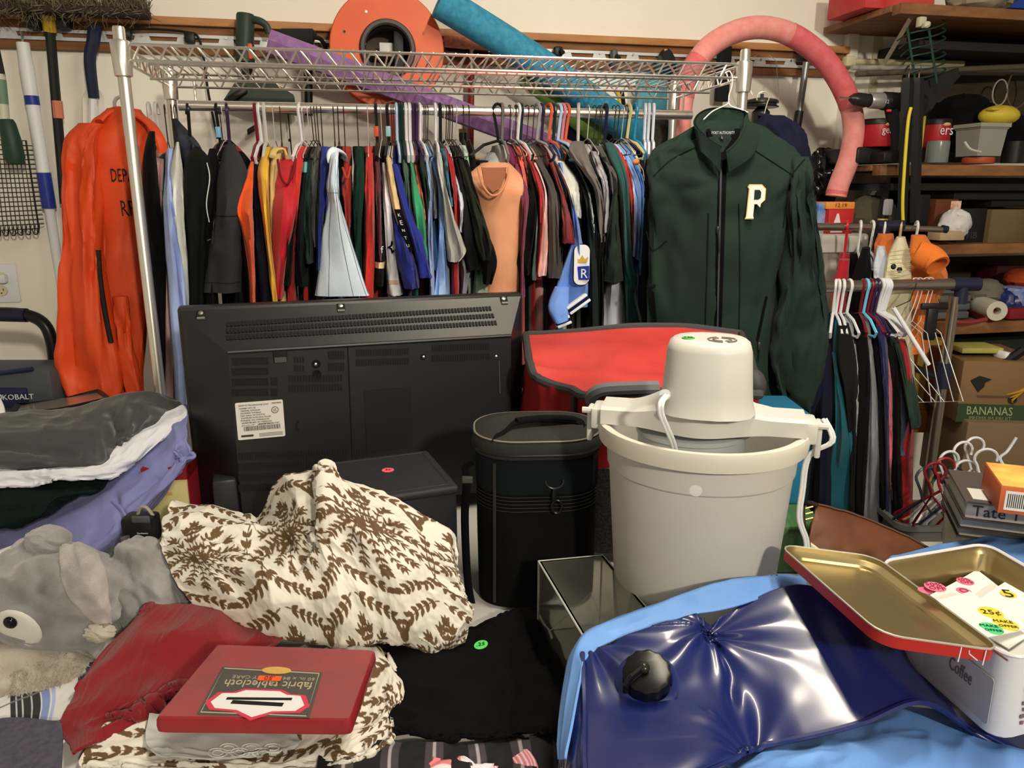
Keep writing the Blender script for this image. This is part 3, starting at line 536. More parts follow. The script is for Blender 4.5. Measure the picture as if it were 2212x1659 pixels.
G = [ # label, short name, colour, hook px, rows, options
 ('black strappy tank top beside the left chrome post', 'black strappy tank top', (20, 19, 19), 322, [(322,336,285),(308,338,340),(309,346,430),(316,366,520),(322,362,560),(326,360,680),(335,358,870)], dict(hang=CLR, Yn=.13)),
 ('pale pink blouse next to the light blue sweatshirt', 'pale pink blouse', (226, 176, 162), 338, [(342,356,332),(340,357,400),(343,354,440),(345,378,640),(342,386,860)], dict(hang=CLR, dy=.06, length=.75)),
 ('light periwinkle blue long-sleeved sweatshirt with folded cuff', 'light periwinkle sweatshirt', (168, 180, 212), 356, [(357,376,322),(355,372,380),(351,375,430),(352,388,490),(360,402,600),(368,412,720),(378,410,860)], dict(hang=WIRE, length=.78)),
 ('off-white long-sleeved shirt between pale blue and black clothes', 'off-white long-sleeved shirt', (228, 220, 198), 370, [(380,387,308),(368,395,370),(374,400,480),(388,408,570),(396,411,680)], dict(hang=WIRE, length=.72)),
 ('dark navy camouflage hooded shirt pushed to the back of the rod', 'dark navy camouflage shirt', (36, 40, 56), 378, [(370,384,258),(380,434,318),(398,444,380),(402,440,600)], dict(hang=WIRE, dy=.12, rgb2=(84, 84, 92))),
 ('heavy black-green jacket with rounded shoulder on a black hanger', 'heavy black-green jacket', (30, 33, 27), 405, [(418,432,318),(400,455,350),(394,458,430),(402,446,520),(404,440,670)], dict(hang=BLK, name='hanging_jacket', cat='jacket')),
 ('black jacket with thin white piping beside the charcoal tee', 'black jacket with white piping', (22, 21, 22), 470, [(452,470,322),(440,474,370),(440,470,450),(436,464,520),(440,474,660)], dict(hang=BLK, name='hanging_jacket', cat='jacket')),
 ('black blouse with crimson and green plaid shoulder bands', 'black blouse with crimson plaid bands', (38, 26, 26), 476, [(474,500,304),(444,540,345),(470,545,400),(480,540,520)], dict(hang=WIRE, dy=.1, bands=((.12, .2, (140, 34, 52)),))),
 ('grey and white patterned shirt seen as a thin strip', 'grey and white patterned shirt', (150, 150, 142), 482, [(470,478,350),(463,478,400),(458,467,480),(455,463,530)], dict(hang=WWIRE, rgb2=(86, 90, 84))),
 ('charcoal grey tee shirt with a wide short sleeve and stitched hem', 'charcoal grey tee', (66, 64, 62), 490, [(486,506,312),(470,534,368),(464,524,450),(455,522,520),(446,524,565),(436,520,630)], dict(hang=PUR, rgb2=(58, 56, 54), length=.72, dy=-.05)),
 ('bright orange polo shirt with a flared short sleeve', 'bright orange polo', (232, 92, 30), 552, [(540,548,350),(527,549,385),(500,547,448),(516,548,490),(532,550,560),(540,552,662)], dict(hang=RED_, rgb2=(214, 76, 24), dy=-.045)),
 ('navy blue shirt between the orange polo and yellow shirt', 'navy shirt by the orange polo', (26, 28, 44), 560, [(549,557,350),(545,559,400),(546,572,520),(560,586,662)], dict(hang=WHT)),
 ('dark red shirt showing below the navy sleeve', 'dark red shirt below the navy sleeve', (122, 18, 28), 556, [(552,560,360),(548,566,480),(545,572,580),(550,578,660)], dict(hang=WWIRE, dy=.05)),
 ('golden yellow shirt with a long narrow sleeve', 'golden yellow shirt', (228, 176, 54), 571, [(566,583,333),(556,582,372),(560,582,430),(570,588,520),(580,597,600),(586,603,660)], dict(hang=CLR, rgb2=(214, 158, 44))),
 ('pale yellow collared shirt behind the crimson tank top', 'pale yellow collared shirt', (220, 184, 110), 590, [(586,620,322),(580,606,362),(578,600,450),(585,610,540),(600,622,655)], dict(hang=WWIRE, dy=.05)),
 ('crimson satin tank top with scooped neck', 'crimson satin tank top', (168, 24, 34), 604, [(598,640,345),(591,646,395),(589,640,460),(586,628,530),(588,616,600),(590,612,640)], dict(hang=WIRE, rough=.5, rgb2=(190, 36, 44))),
 ('black shirt with a yellow sleeve band beside a red polo', 'black shirt with yellow sleeve band', (38, 38, 32), 648, [(634,644,350),(626,641,420),(617,636,520),(607,630,612)], dict(hang=WHT, bands=((.28, .34, (226, 190, 90)),))),
 ('bright red polo shirt with raised collar', 'bright red polo with raised collar', (214, 48, 38), 655, [(638,662,318),(634,656,360),(630,648,430),(622,640,560),(620,640,650)], dict(hang=WWIRE, dy=.03)),
 ('black-green shirt with mint piping on the shoulder', 'black-green shirt with mint piping', (32, 44, 38), 666, [(654,666,335),(650,662,400),(640,660,480),(636,664,560),(640,667,616)], dict(hang=WWIRE, bands=((.1, .16, (110, 176, 156)),))),
 ('dark heather green tee hanging by the royal blue shirt', 'dark heather green tee', (44, 66, 56), 674, [(664,674,340),(651,673,420),(650,674,490),(655,678,564)], dict(hang=WIRE, rgb2=(36, 54, 48))),
 ('warm grey tee squeezed beside the heather green one', 'warm grey tee', (96, 92, 84), 680, [(668,680,334),(668,686,400),(674,692,530)], dict(hang=WIRE, dy=.03)),
 ('taupe tee squeezed against the royal blue shirt', 'taupe tee', (112, 104, 92), 685, [(680,692,334),(684,694,400),(688,697,520)], dict(hang=WIRE, dy=.04)),
 ('royal blue polo shirt left of the pale striped shirt', 'royal blue polo', (38, 52, 140), 693, [(694,707,320),(690,710,380),(686,702,460),(683,698,580)], dict(hang=WIRE)),
 ('pale blue pinstriped shirt with a broad flared sleeve', 'pale blue pinstriped shirt', (218, 224, 222), 720, [(716,733,324),(712,732,346),(706,730,400),(708,736,440),(694,753,505),(686,776,580),(678,796,638)], dict(hang=WIRE, rgb2=(206, 214, 214), fold=.3, dy=-.05)),
 ('black dress behind the pale blue pinstriped shirt', 'black dress by the pinstriped shirt', (22, 20, 20), 729, [(728,742,340),(733,750,420),(740,764,500),(750,775,600)], dict(hang=WIRE, dy=.03)),
 ('rust red tank top with a deep V neck', 'rust red tank top', (158, 40, 30), 742, [(736,760,358),(737,762,400),(744,760,470),(750,762,540)], dict(hang=WIRE, dy=.02, rgb2=(176, 52, 38))),
 ('forest green zip sweatshirt on a thin steel hook', 'forest green zip sweatshirt', (30, 66, 50), 771, [(766,786,324),(764,788,360),(762,786,430),(764,782,520),(768,786,620)], dict(hang=WIRE)),
 ('vivid red sweatshirt beside the maroon one', 'vivid red sweatshirt', (206, 48, 38), 794, [(790,806,331),(787,808,380),(786,811,450),(784,811,550),(780,808,640)], dict(hang=WWIRE)),
 ('maroon sweatshirt squeezed next to the vivid red one', 'maroon sweatshirt', (96, 34, 46), 812, [(808,820,345),(808,824,400),(812,826,460),(814,828,560)], dict(hang=BLK)),
 ('black jersey with a cream cuff stripe beside the white jersey', 'black jersey with cream cuff stripe', (40, 35, 32), 823, [(818,829,360),(814,830,430),(810,832,520),(808,829,614)], dict(hang=WWIRE, bands=((.82, .87, (226, 190, 140)),))),
 ('white baseball jersey with a tan cuff line', 'white baseball jersey', (230, 220, 212), 838, [(824,834,352),(826,840,400),(828,848,460),(830,862,550),(834,866,600),(836,872,632)], dict(hang=BLK, bands=((.83, .86, (196, 160, 116)),))),
 ('tan lettered sleeve of a shirt between blue jerseys', 'tan lettered shirt', (222, 186, 130), 846, [(832,844,337),(836,852,380),(846,866,450),(862,880,520),(874,892,572)], dict(hang=WIRE, dy=-.01)),
 ('royal blue jersey with a wide turned cuff', 'royal blue jersey with turned cuff', (30, 40, 116), 850, [(840,850,362),(842,857,420),(850,884,520),(858,900,570),(872,906,618)], dict(hang=WIRE, dy=-.03)),
 ('royal blue jersey with white vent flaring at the hem', 'royal blue jersey with white vent', (34, 46, 128), 856, [(846,858,355),(858,881,420),(880,910,500),(896,926,560),(902,936,596)], dict(hang=LBL, dy=-.02)),
 ('black tee between the blue jerseys and green tee', 'black tee by the blue jerseys', (28, 27, 26), 862, [(852,864,350),(860,878,400),(870,888,480),(880,896,560)], dict(hang=GRN, dy=.03)),
 ('sage green tee beside the kelly green one', 'sage green tee', (70, 96, 70), 868, [(864,873,330),(870,882,375),(876,890,450),(880,894,540)], dict(hang=GRN, dy=.02)),
 ('charcoal tee between sage and kelly green tees', 'charcoal tee between green tees', (50, 46, 44), 876, [(874,884,342),(878,890,390),(886,896,470)], dict(hang=WHT, dy=.03)),
 ('kelly green tee shirt with a short sleeve', 'kelly green tee', (58, 146, 96), 884, [(884,891,350),(887,901,390),(890,918,450),(898,926,530),(906,928,562)], dict(hang=WHT, rgb2=(50, 134, 86))),
 ('coral orange tee beside the kelly green one', 'coral tee', (226, 112, 84), 892, [(892,901,352),(896,909,390),(905,918,440),(912,924,500)], dict(hang=PUR, dy=.02)),
 ('dark slate green tee under a dark purple hanger', 'dark slate tee', (54, 62, 58), 898, [(904,917,322),(908,921,365),(916,930,420),(920,932,520)], dict(hang=PUR, dy=.02)),
 ('pale sky blue dress shirt beside a grey tee', 'pale sky blue dress shirt', (164, 182, 208), 906, [(918,926,350),(922,935,400),(922,936,480),(925,938,570),(928,940,640)], dict(hang=WHT)),
 ('mid grey tee beside the pale sky blue shirt', 'mid grey tee', (128, 122, 118), 914, [(924,934,355),(930,943,400),(934,946,470)], dict(hang=WIRE, dy=.01)),
 ('light blue heather tee with long sleeve', 'light blue heather tee', (134, 166, 206), 922, [(934,942,360),(944,958,420),(946,962,500),(942,970,580),(936,972,645)], dict(hang=WIRE, rgb2=(168, 192, 222))),
 ('denim blue tee peeking between pale blue sleeves', 'denim blue tee', (66, 106, 142), 918, [(926,934,380),(930,942,440),(926,950,530),(924,948,580)], dict(hang=WIRE, dy=.03)),
 ('oatmeal grey tee with a rolled short sleeve', 'oatmeal grey tee', (184, 176, 160), 940, [(942,953,330),(946,963,372),(955,973,430),(959,994,500),(963,1007,542),(966,994,562)], dict(hang=WHT, rgb2=(168, 160, 146), dy=-.03)),
 ('turquoise and black blotched shirt', 'turquoise and black blotched shirt', (60, 160, 190), 950, [(950,963,322),(957,967,352),(962,973,400),(968,980,445)], dict(hang=BLK, rgb2=(22, 22, 26), dy=-.01)),
 ('cherry red tank top beside the white cap-sleeved tee', 'cherry red tank top', (176, 28, 34), 958, [(962,976,334),(971,986,382),(980,993,460),(974,992,560),(972,992,650)], dict(hang=WWIRE)),
 ('white cap-sleeved tee with a grey lining', 'white cap-sleeved tee', (206, 206, 204), 962, [(974,981,365),(984,996,405),(991,1004,445),(989,1001,500)], dict(hang=WIRE)),
 ('silver grey ruffled blouse hem below the cap-sleeved tee', 'silver grey ruffled blouse', (150, 152, 156), 966, [(978,985,365),(990,1000,430),(990,1016,560),(992,1014,600),(990,1006,640)], dict(hang=WIRE, dy=.03, fold=.3)),
 ('black tee with wide sleeve beside the oatmeal one', 'black wide-sleeved tee', (34, 32, 30), 970, [(980,990,345),(990,1006,400),(996,1022,480),(1000,1040,540),(1006,1038,580)], dict(hang=WIRE, rgb2=(40, 38, 36))),
 ('dark olive tee with a dropped sleeve', 'dark olive tee', (44, 50, 34), 975, [(988,1000,345),(1000,1020,400),(1016,1046,470),(1026,1064,530),(1040,1060,560)], dict(hang=WIRE, dy=-.02)),
 ('jet black tee overlapping the peach top', 'jet black tee', (24, 22, 21), 984, [(996,1010,346),(1010,1028,410),(1024,1050,490),(1036,1074,560),(1042,1064,610)], dict(hang=WWIRE, dy=-.01)),
 ('mint green patterned blouse hem behind the peach top', 'mint green patterned blouse', (140, 176, 134), 1000, [(1008,1022,350),(1018,1045,450),(1024,1060,580),(1020,1058,650)], dict(hang=WIRE, dy=.06, rgb2=(210, 216, 190))),
 ('black tank with orange ribbon straps behind the peach top', 'black tank with orange ribbons', (26, 24, 22), 1012, [(1006,1036,342),(1004,1040,380),(1010,1044,460)], dict(hang=WIRE, dy=.08, bands=((0.0, .1, (206, 116, 60)),))),
 ('soft peach scoop-neck top on a black plastic hanger', 'soft peach scoop-neck top', (224, 156, 112), 1076, [(1042,1100,352),(1014,1122,374),(1024,1131,404),(1038,1129,460),(1044,1124,540),(1040,1124,650)], dict(hang=BLK, rgb2=(212, 142, 98), fold=.3, length=.72, hdir=(-.75, -.66), torso=False)),
 ('white and grey print blouse behind the peach neckline', 'white print blouse', (196, 192, 180), 1084, [(1052,1098,330),(1046,1104,360),(1060,1110,420)], dict(hang=('grey wooden', 'plastic', (120, 112, 104)), dy=.1, rgb2=(140, 136, 124))),
 ('plum magenta tee right of the peach top', 'plum magenta tee', (136, 46, 76), 1100, [(1111,1122,355),(1118,1139,400),(1125,1144,442),(1124,1137,520),(1122,1134,640)], dict(hang=WIRE)),
 ('black tee with wide dropped sleeve beside the plum tee', 'black dropped-sleeve tee', (30, 29, 28), 1104, [(1124,1136,345),(1138,1157,400),(1140,1162,450),(1126,1158,520),(1114,1150,566),(1126,1146,590)], dict(hang=WWIRE)),
 ('salmon cardigan collar behind black and red shirts', 'salmon cardigan', (224, 104, 82), 1113, [(1106,1128,318),(1120,1138,350),(1134,1150,420)], dict(hang=WIRE, dy=.06)),
 ('slate green tee strip between black and red tees', 'slate green tee strip', (74, 92, 84), 1118, [(1134,1142,350),(1154,1163,405),(1158,1166,470),(1148,1160,560),(1146,1162,600)], dict(hang=WHT)),
 ('scarlet red tee beside the orange tie-dye top', 'scarlet tee', (176, 30, 30), 1124, [(1136,1144,340),(1150,1166,382),(1162,1178,430),(1160,1177,520),(1150,1170,600)], dict(hang=GRN)),
 ('orange and pink tie-dye top', 'orange tie-dye top', (232, 150, 120), 1138, [(1150,1160,352),(1174,1182,410),(1168,1185,470),(1160,1186,540),(1158,1182,592)], dict(hang=WIRE, rgb2=(236, 196, 186))),
 ('brown charcoal tee with long short sleeve', 'brown charcoal tee', (76, 70, 62), 1150, [(1152,1167,345),(1180,1199,400),(1184,1207,450),(1184,1213,530),(1182,1217,597)], dict(hang=WIRE, rgb2=(66, 60, 54))),
 ('dark cocoa tee behind the maroon sleeve', 'dark cocoa tee', (64, 48, 44), 1160, [(1170,1182,346),(1196,1211,405),(1204,1216,470),(1206,1218,560)], dict(hang=GRY, dy=.02)),
 ('brick red tee with square short sleeve', 'brick red tee', (136, 48, 48), 1170, [(1186,1196,352),(1208,1222,425),(1213,1236,475),(1213,1245,524)], dict(hang=PUR, dy=-.035)),
 ('ivory tee with a loose rounded shoulder', 'ivory tee', (208, 204, 186), 1186, [(1196,1218,348),(1212,1248,384),(1228,1252,420),(1240,1256,470)], dict(hang=ORG, rgb2=(194, 190, 172))),
 ('sky blue baseball jersey with striped knit cuffs', 'sky blue baseball jersey', (118, 152, 212), 1196, [(1206,1214,352),(1226,1234,412),(1235,1249,470),(1234,1258,520),(1214,1268,575),(1196,1271,630),(1184,1270,662)], dict(hang=GRN, dy=-.03, rgb2=(106, 138, 198), length=.8)),
 ('dark green-black long-sleeved tee beside the sky blue jersey', 'dark green-black long-sleeved tee', (42, 50, 42), 1206, [(1228,1240,352),(1250,1264,392),(1264,1278,442),(1270,1292,560),(1274,1296,720)], dict(hang=LBL, length=.8)),
 ('pale mint striped tee strip by the black one', 'pale mint striped tee', (196, 206, 190), 1214, [(1240,1248,358),(1262,1270,402),(1274,1281,450),(1276,1284,500)], dict(hang=PNK)),
 ('black long-sleeved tee in the middle of the right clothes', 'black long-sleeved tee', (27, 26, 25), 1222, [(1244,1260,360),(1274,1292,420),(1280,1306,500),(1284,1306,560),(1288,1304,720)], dict(hang=ORG, length=.8)),
 ('sheer taupe scarf bunched over a pale plastic hanger', 'sheer taupe scarf', (112, 102, 92), 1250, [(1234,1262,306),(1228,1268,330),(1258,1284,372),(1284,1302,420),(1292,1312,520)], dict(hang=CLR, fold=.35, cat='scarf', name='hanging_scarf')),
 ('white and plum striped shirt with open collar', 'white and plum striped shirt', (210, 204, 196), 1270, [(1274,1290,328),(1288,1306,368),(1302,1315,410),(1302,1314,500)], dict(hang=WWIRE, rgb2=(122, 104, 104))),
 ('grey knit hoodie with a curled sleeve', 'grey knit hoodie', (88, 82, 74), 1284, [(1280,1302,316),(1304,1322,350),(1316,1340,382),(1320,1342,420)], dict(hang=WIRE, dy=.02)),
 ('olive green polo shirt with a short sleeve', 'olive green polo', (50, 62, 48), 1294, [(1300,1314,340),(1322,1336,400),(1312,1337,480),(1304,1343,545),(1297,1347,604)], dict(hang=WIRE, rgb2=(44, 54, 42), dy=-.035)),
 ('long white shirt tail hanging below the olive polo', 'long white shirt', (214, 208, 206), 1298, [(1306,1318,340),(1322,1338,440),(1308,1344,590),(1298,1350,650),(1292,1356,730)], dict(hang=WIRE, dy=.04, length=.8)),
 ('deep teal hooded sweatshirt with hood at the top', 'deep teal hooded sweatshirt', (30, 84, 76), 1308, [(1305,1324,309),(1314,1342,340),(1334,1358,395),(1341,1363,480),(1344,1368,560),(1348,1380,602),(1350,1374,640),(1354,1398,730)], dict(hang=NVY, length=.82)),
 ('tomato red collar shirt by the pale blue shirts', 'tomato red collar shirt', (206, 48, 42), 1326, [(1326,1344,330),(1344,1360,365),(1360,1370,425),(1362,1372,520)], dict(hang=WIRE, dy=.02)),
 ('pale blue striped shirt with white seam next to the green jacket', 'pale blue striped shirt with white seam', (160, 184, 220), 1334, [(1344,1352,348),(1362,1373,400),(1366,1382,460),(1364,1374,550)], dict(hang=WIRE, rgb2=(196, 208, 228))),
 ('powder blue shirt next to the green jacket', 'powder blue shirt', (142, 178, 220), 1344, [(1350,1361,345),(1368,1386,400),(1375,1387,480),(1373,1383,558)], dict(hang=WWIRE)),
 ('cream cardigan with an orange flower on a yellow hanger', 'cream cardigan', (228, 212, 170), 1356, [(1364,1380,346),(1382,1394,376),(1388,1396,440)], dict(hang=CRM, dy=.03)),
 ('cornflower blue shirt touching the green jacket sleeve', 'cornflower blue shirt', (92, 142, 196), 1352, [(1366,1376,352),(1384,1395,400),(1384,1394,480),(1378,1390,590)], dict(hang=WIRE)),
 ('dark purple top behind the cream cardigan', 'dark purple top', (58, 36, 70), 1372, [(1374,1388,330),(1382,1394,360),(1384,1396,430)], dict(hang=('bright teal plastic', 'plastic', (44, 140, 170)), dy=.05)),
]
TS = {}
for lab, short, rgb, hx, rows, o in G: TS[short] = garment(lab, short, rgb, hx, rows, **o)
# details on some garments
def spot(px, py, short, rgb, w, h, dy=-.24, r=None, name='patch', rough=.7):
    T = TS[short][0]; c = at(px, py, rod_at(px)[1] + dy); return T, c
def fpt(px, py, back): return at(px, py, rod_at(px)[1] - back)
T = TS['pale blue pinstriped shirt'][0]
P = TS['pale blue pinstriped shirt'][1]
for j in range(0, 26):
    if j % 3 == 0: obj(MB().tube(P[4:, j] * 1.0 + (P[4:, j] - P[4:].mean(1)) * .012, .0006, 4), 'pinstripe', fab((96, 112, 124)), T)
obj(MB().tube(P[10] + (P[10] - P[10].mean(0)) * .01, .001, 4, closed=True), 'shoulder_seam', fab((150, 166, 174)), T)
obj(MB().tube(curve([fpt(716, 352, .17), fpt(714, 336, .16), fpt(722, 323, .14), fpt(740, 330, .10), fpt(745, 345, .06)], 14), .009, 8, flat=.5), 'collar', fab((222, 228, 226)), T)
T = TS['charcoal grey tee'][0]; P = TS['charcoal grey tee'][1]
obj(MB().tube(P[23] + (P[23] - P[23].mean(0)) * .012, .0012, 4, closed=True), 'hem_stitch', fab((50, 48, 46)), T)
obj(MB().tube(P[11] + (P[11] - P[11].mean(0)) * .012, .0012, 4, closed=True), 'sleeve_seam', fab((44, 42, 40)), T)
obj(MB().tube(curve([fpt(486, 330, .13), fpt(492, 368, .15), fpt(512, 392, .15), fpt(528, 385, .14)], 12), .003, 6), 'neck_rib', fab((48, 46, 44)), T)
T = TS['soft peach scoop-neck top'][0]; PE = fab((206, 134, 92))
obj(MB().tube(curve([fpt(1032, 362, .20), fpt(1042, 398, .21), fpt(1062, 422, .215), fpt(1082, 414, .21), fpt(1096, 385, .19), fpt(1098, 362, .15)], 24), .0026, 8), 'neck_rib', PE, T)
ip = [(1040, 366), (1046, 396), (1064, 416), (1082, 406), (1092, 380), (1094, 362)]
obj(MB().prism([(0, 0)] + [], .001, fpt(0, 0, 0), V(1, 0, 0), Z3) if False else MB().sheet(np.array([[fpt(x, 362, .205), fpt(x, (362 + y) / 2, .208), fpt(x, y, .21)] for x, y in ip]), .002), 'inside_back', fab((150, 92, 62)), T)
T = TS['crimson satin tank top'][0]
obj(MB().tube(curve([fpt(600, 345, .12), fpt(606, 380, .16), fpt(620, 398, .17), fpt(634, 372, .15), fpt(638, 345, .11)], 16), .003, 6), 'neck_binding', fab((120, 14, 22)), T)
T = TS['rust red tank top'][0]; obj(MB().tube(curve([fpt(740, 362, .14), fpt(750, 386, .17), fpt(757, 360, .13)], 12), .0025, 6), 'neck_binding', fab((190, 60, 44)), T)
T = TS['pale yellow collared shirt'][0]
obj(MB().tube(curve([fpt(588, 338, .11), fpt(594, 324, .08), fpt(612, 323, .06), fpt(620, 340, .08)], 14), .008, 8, flat=.5), 'collar', fab((224, 188, 112)), T)
T = TS['tan lettered shirt'][0]; BK = fab((22, 20, 20))
c = fpt(872, 498, .262); obj(MB().box(c, (.016, .003, .10), U=unit(V(1, 0, -.0)), W=unit(V(-.26, 0, 1)), bevel=.001), 'lettered_panel', BK, T)
for k, s in enumerate('KENTU'): text(s, .006, c + unit(V(-.26, 0, 1)) * (.036 - k * .018) + V(0, -.002, 0), V(1, 0, 0), V(-.26, 0, 1), fab((226, 220, 206)), T)
T = TS['white baseball jersey'][0]
st = [(.016 * (1 if k % 2 else .55) * math.cos(k * math.pi / 5), .016 * (1 if k % 2 else .55) * math.sin(k * math.pi / 5)) for k in range(10)]
c = fpt(851, 534, .215); obj(MB().prism(st, .003, c, V(1, 0, 0), Z3, V(0, -1, 0)), 'star_patch', BK, T); obj(MB().prism([(x * .5, y * .5) for x, y in st], .0012, c + V(0, -.003, 0), V(1, 0, 0), Z3, V(0, -1, 0)), 'star_centre', fab((226, 220, 210)), T)
text('f', .007, fpt(825, 540, .235), V(1, 0, 0), Z3, fab((220, 214, 204)), TS['black jersey with cream cuff stripe'][0], height=.016)
T = TS['black jacket with white piping'][0]; obj(MB().tube(curve([fpt(447, 352, .17), fpt(453, 385, .2), fpt(446, 440, .22), fpt(452, 480, .22)], 16), .0012, 5), 'piping', fab((210, 206, 196)), T)
obj(MB().tube([fpt(448, 520, .22), fpt(456, 517, .22)], .0016, 5), 'zip_pull', M_STEEL, T)
# sky blue jersey: patch and knit cuffs
T = TS['sky blue baseball jersey'][0]; WC = fab((226, 222, 214)); NV = fab((26, 32, 72)); U_ = V(1, 0, 0)
c = fpt(1256, 572, .262)
pa = obj(MB().prism(rrect(.040, .098, .016), .003, c, unit(V(1, .25, 0)), Z3), 'sleeve_patch', WC, T)
obj(MB().prism(rrect(.044, .102, .018), .002, c + V(0, .002, 0), unit(V(1, .25, 0)), Z3), 'patch_edge', NV, T)
obj(MB().prism([(-.010, -.02), (.016, -.02), (.016, .014), (-.014, .012)], .0012, c + V(.003, -.0045, -.016), U_, Z3, V(0, -1, 0)), 'patch_shield', fab((40, 52, 130)), pa)
text('R', .016, c + V(.006, -.006, -.022), U_, Z3, WC, pa, height=.022)
obj(MB().prism([(-.016, 0), (.014, .004), (.016, .016), (.008, .010), (.001, .020), (-.006, .009), (-.015, .014)], .0012, c + V(.0, -.0045, .004), U_, Z3, V(0, -1, 0)), 'patch_crown', fab((196, 160, 66)), pa)
for (xa, ya, xb, yb) in ((1226, 672, 1269, 641), (1200, 700, 1230, 688)):
    a, b_ = fpt(xa, ya, .26), fpt(xb, yb, .26); ax = unit(b_ - a); up = unit(np.cross(ax, V(0, 1, 0)))
    for k, mm in ((-1, WC), (0, NV), (1, WC)): obj(MB().box((a + b_) / 2 + up * k * .0075, (np.linalg.norm(b_ - a), .03, .0075), U=ax, W=up, bevel=.002), 'cuff_stripe', mm, T)
lo, _ = ringloft([(fpt(1214, 620, .235), V(.018, 0, 0)), (fpt(1206, 660, .25), V(.026, 0, .004)), (fpt(1214, 694, .26), V(.018, 0, .006))], [.02] * 3, [V(0, 1, 0)] * 3, N=10, seed=3); obj(lo, 'second_sleeve', TS['sky blue baseball jersey'][2], T, sharp=70)
T = TS['cream cardigan'][0]; obj(MB().sphere(fpt(1374, 350, .17), (.009, .006, .008), 6, 10), 'fabric_flower', fab((226, 132, 70)), T)
for short, px, c in (('maroon sweatshirt', 814, (206, 84, 50)), ('white baseball jersey', 836, (150, 190, 180)), ('black jacket with white piping', 470, (140, 180, 206))):
    H = rod_at({'maroon sweatshirt': 812, 'white baseball jersey': 838}.get(short, 470))
    for o in [q for q in COL.objects if q.get('label', '').endswith('holding the ' + short)]:
        obj(MB().box(H + V(0, -.006, -.05), (.012, .012, .026), bevel=.002), 'size_clip', mat(c, .5), o)
# spare empty hangers at the right end of the rod
for k, px in enumerate((1394, 1402, 1412)):
    H = rod_at(px); hanger_obj(H, V(-.1, -1, 0), 'empty white plastic skirt hanger at the right end of the rod', 'plastic', (228, 224, 222), 'empty hangers at the rod end', span=.12)
# ================================================================ the big jackets on the rack ends
def wloft(rows, b, seed, fold=.3, N=60, n=56, wr=.02):          # rows of (xl, xr, y, Y): wide cloth seen face on
    rr = []; 
    for xl, xr, y, Y in rows:
        L, R = at(xl, y, Y), at(xr, y, Y); rr.append(((L + R) / 2, (R - L) / 2))
    bs = [b] * len(rows) if np.isscalar(b) else b
    return ringloft(rr, bs, [V(0, 1, 0)] * len(rows), n=n, seed=seed, fold=fold, N=N, rec=.03, wr=wr)
# orange coverall jacket outside the left post
OJ = mat((226, 76, 26), .55, kind='fabric', rgb2=(216, 68, 22), scale=9, bump=.15, spec=.4); OJD = fab((176, 48, 16))
T = thing('orange_jacket', 'stiff orange work jacket with black stencilled letters on the left rack end', 'jacket', at(240, 870, 1.95), 'jackets on the rack ends')
lo, PB = wloft([(236, 300, 236, 1.99), (200, 325, 262, 1.97), (165, 335, 300, 1.95), (160, 330, 360, 1.93), (170, 322, 480, 1.93), (175, 318, 600, 1.93), (170, 318, 740, 1.93), (190, 312, 866, 1.93)], .035, 61, fold=.28); obj(lo, 'body', OJ, T, sharp=60); lob = lo
lo, PS = wloft([(176, 226, 268, 1.93), (146, 214, 296, 1.90), (138, 214, 350, 1.88), (139, 214, 430, 1.87), (141, 220, 520, 1.86), (136, 226, 600, 1.86), (133, 240, 700, 1.86), (131, 258, 780, 1.86), (146, 268, 840, 1.86), (166, 262, 866, 1.86)], .035, 67, fold=.42, N=70); obj(lo, 'sleeve', OJ, T, sharp=60); OS = Snap(lob, lo)
lo, _ = wloft([(244, 276, 640, 1.875), (252, 286, 740, 1.87), (266, 304, 840, 1.865), (270, 298, 872, 1.865)], .012, 71, fold=.3, N=16, n=24); obj(lo, 'front_placket', OJ, T, sharp=60)
obj(MB().tube(curve([at(214, 262, 1.93), at(232, 244, 1.95), at(262, 236, 1.97), at(318, 262, 1.93), at(345, 300, 1.90), at(352, 330, 1.9)], 20), .014, 10, flat=.45), 'collar', OJ, T)
obj(MB().tube(curve([OS.at(212, 540, .004, 1.87), OS.at(216, 600, .004, 1.87), OS.at(228, 680, .004, 1.86), OS.at(240, 740, .004, 1.86)], 12), .006, 6), 'zipper_gap', M_BLACKM, T)
for s, px, py, w, h in (('DEPA', 262, 380, .052, .030), ('RR', 274, 452, .028, .036)): obj(OS.drape(textmb(s, w, at(px, py, 1.89), V(1, 0, 0), Z3, height=h), V(0, 1, 0), .002), 'stencil_letters', M_BLACKM, T, smooth=False)
hanger_obj(at(262, 226, 1.98), V(-1, .1, 0), 'white plastic hanger holding the orange work jacket', 'plastic', (226, 220, 210), 'hangers on the rack ends', span=.16)
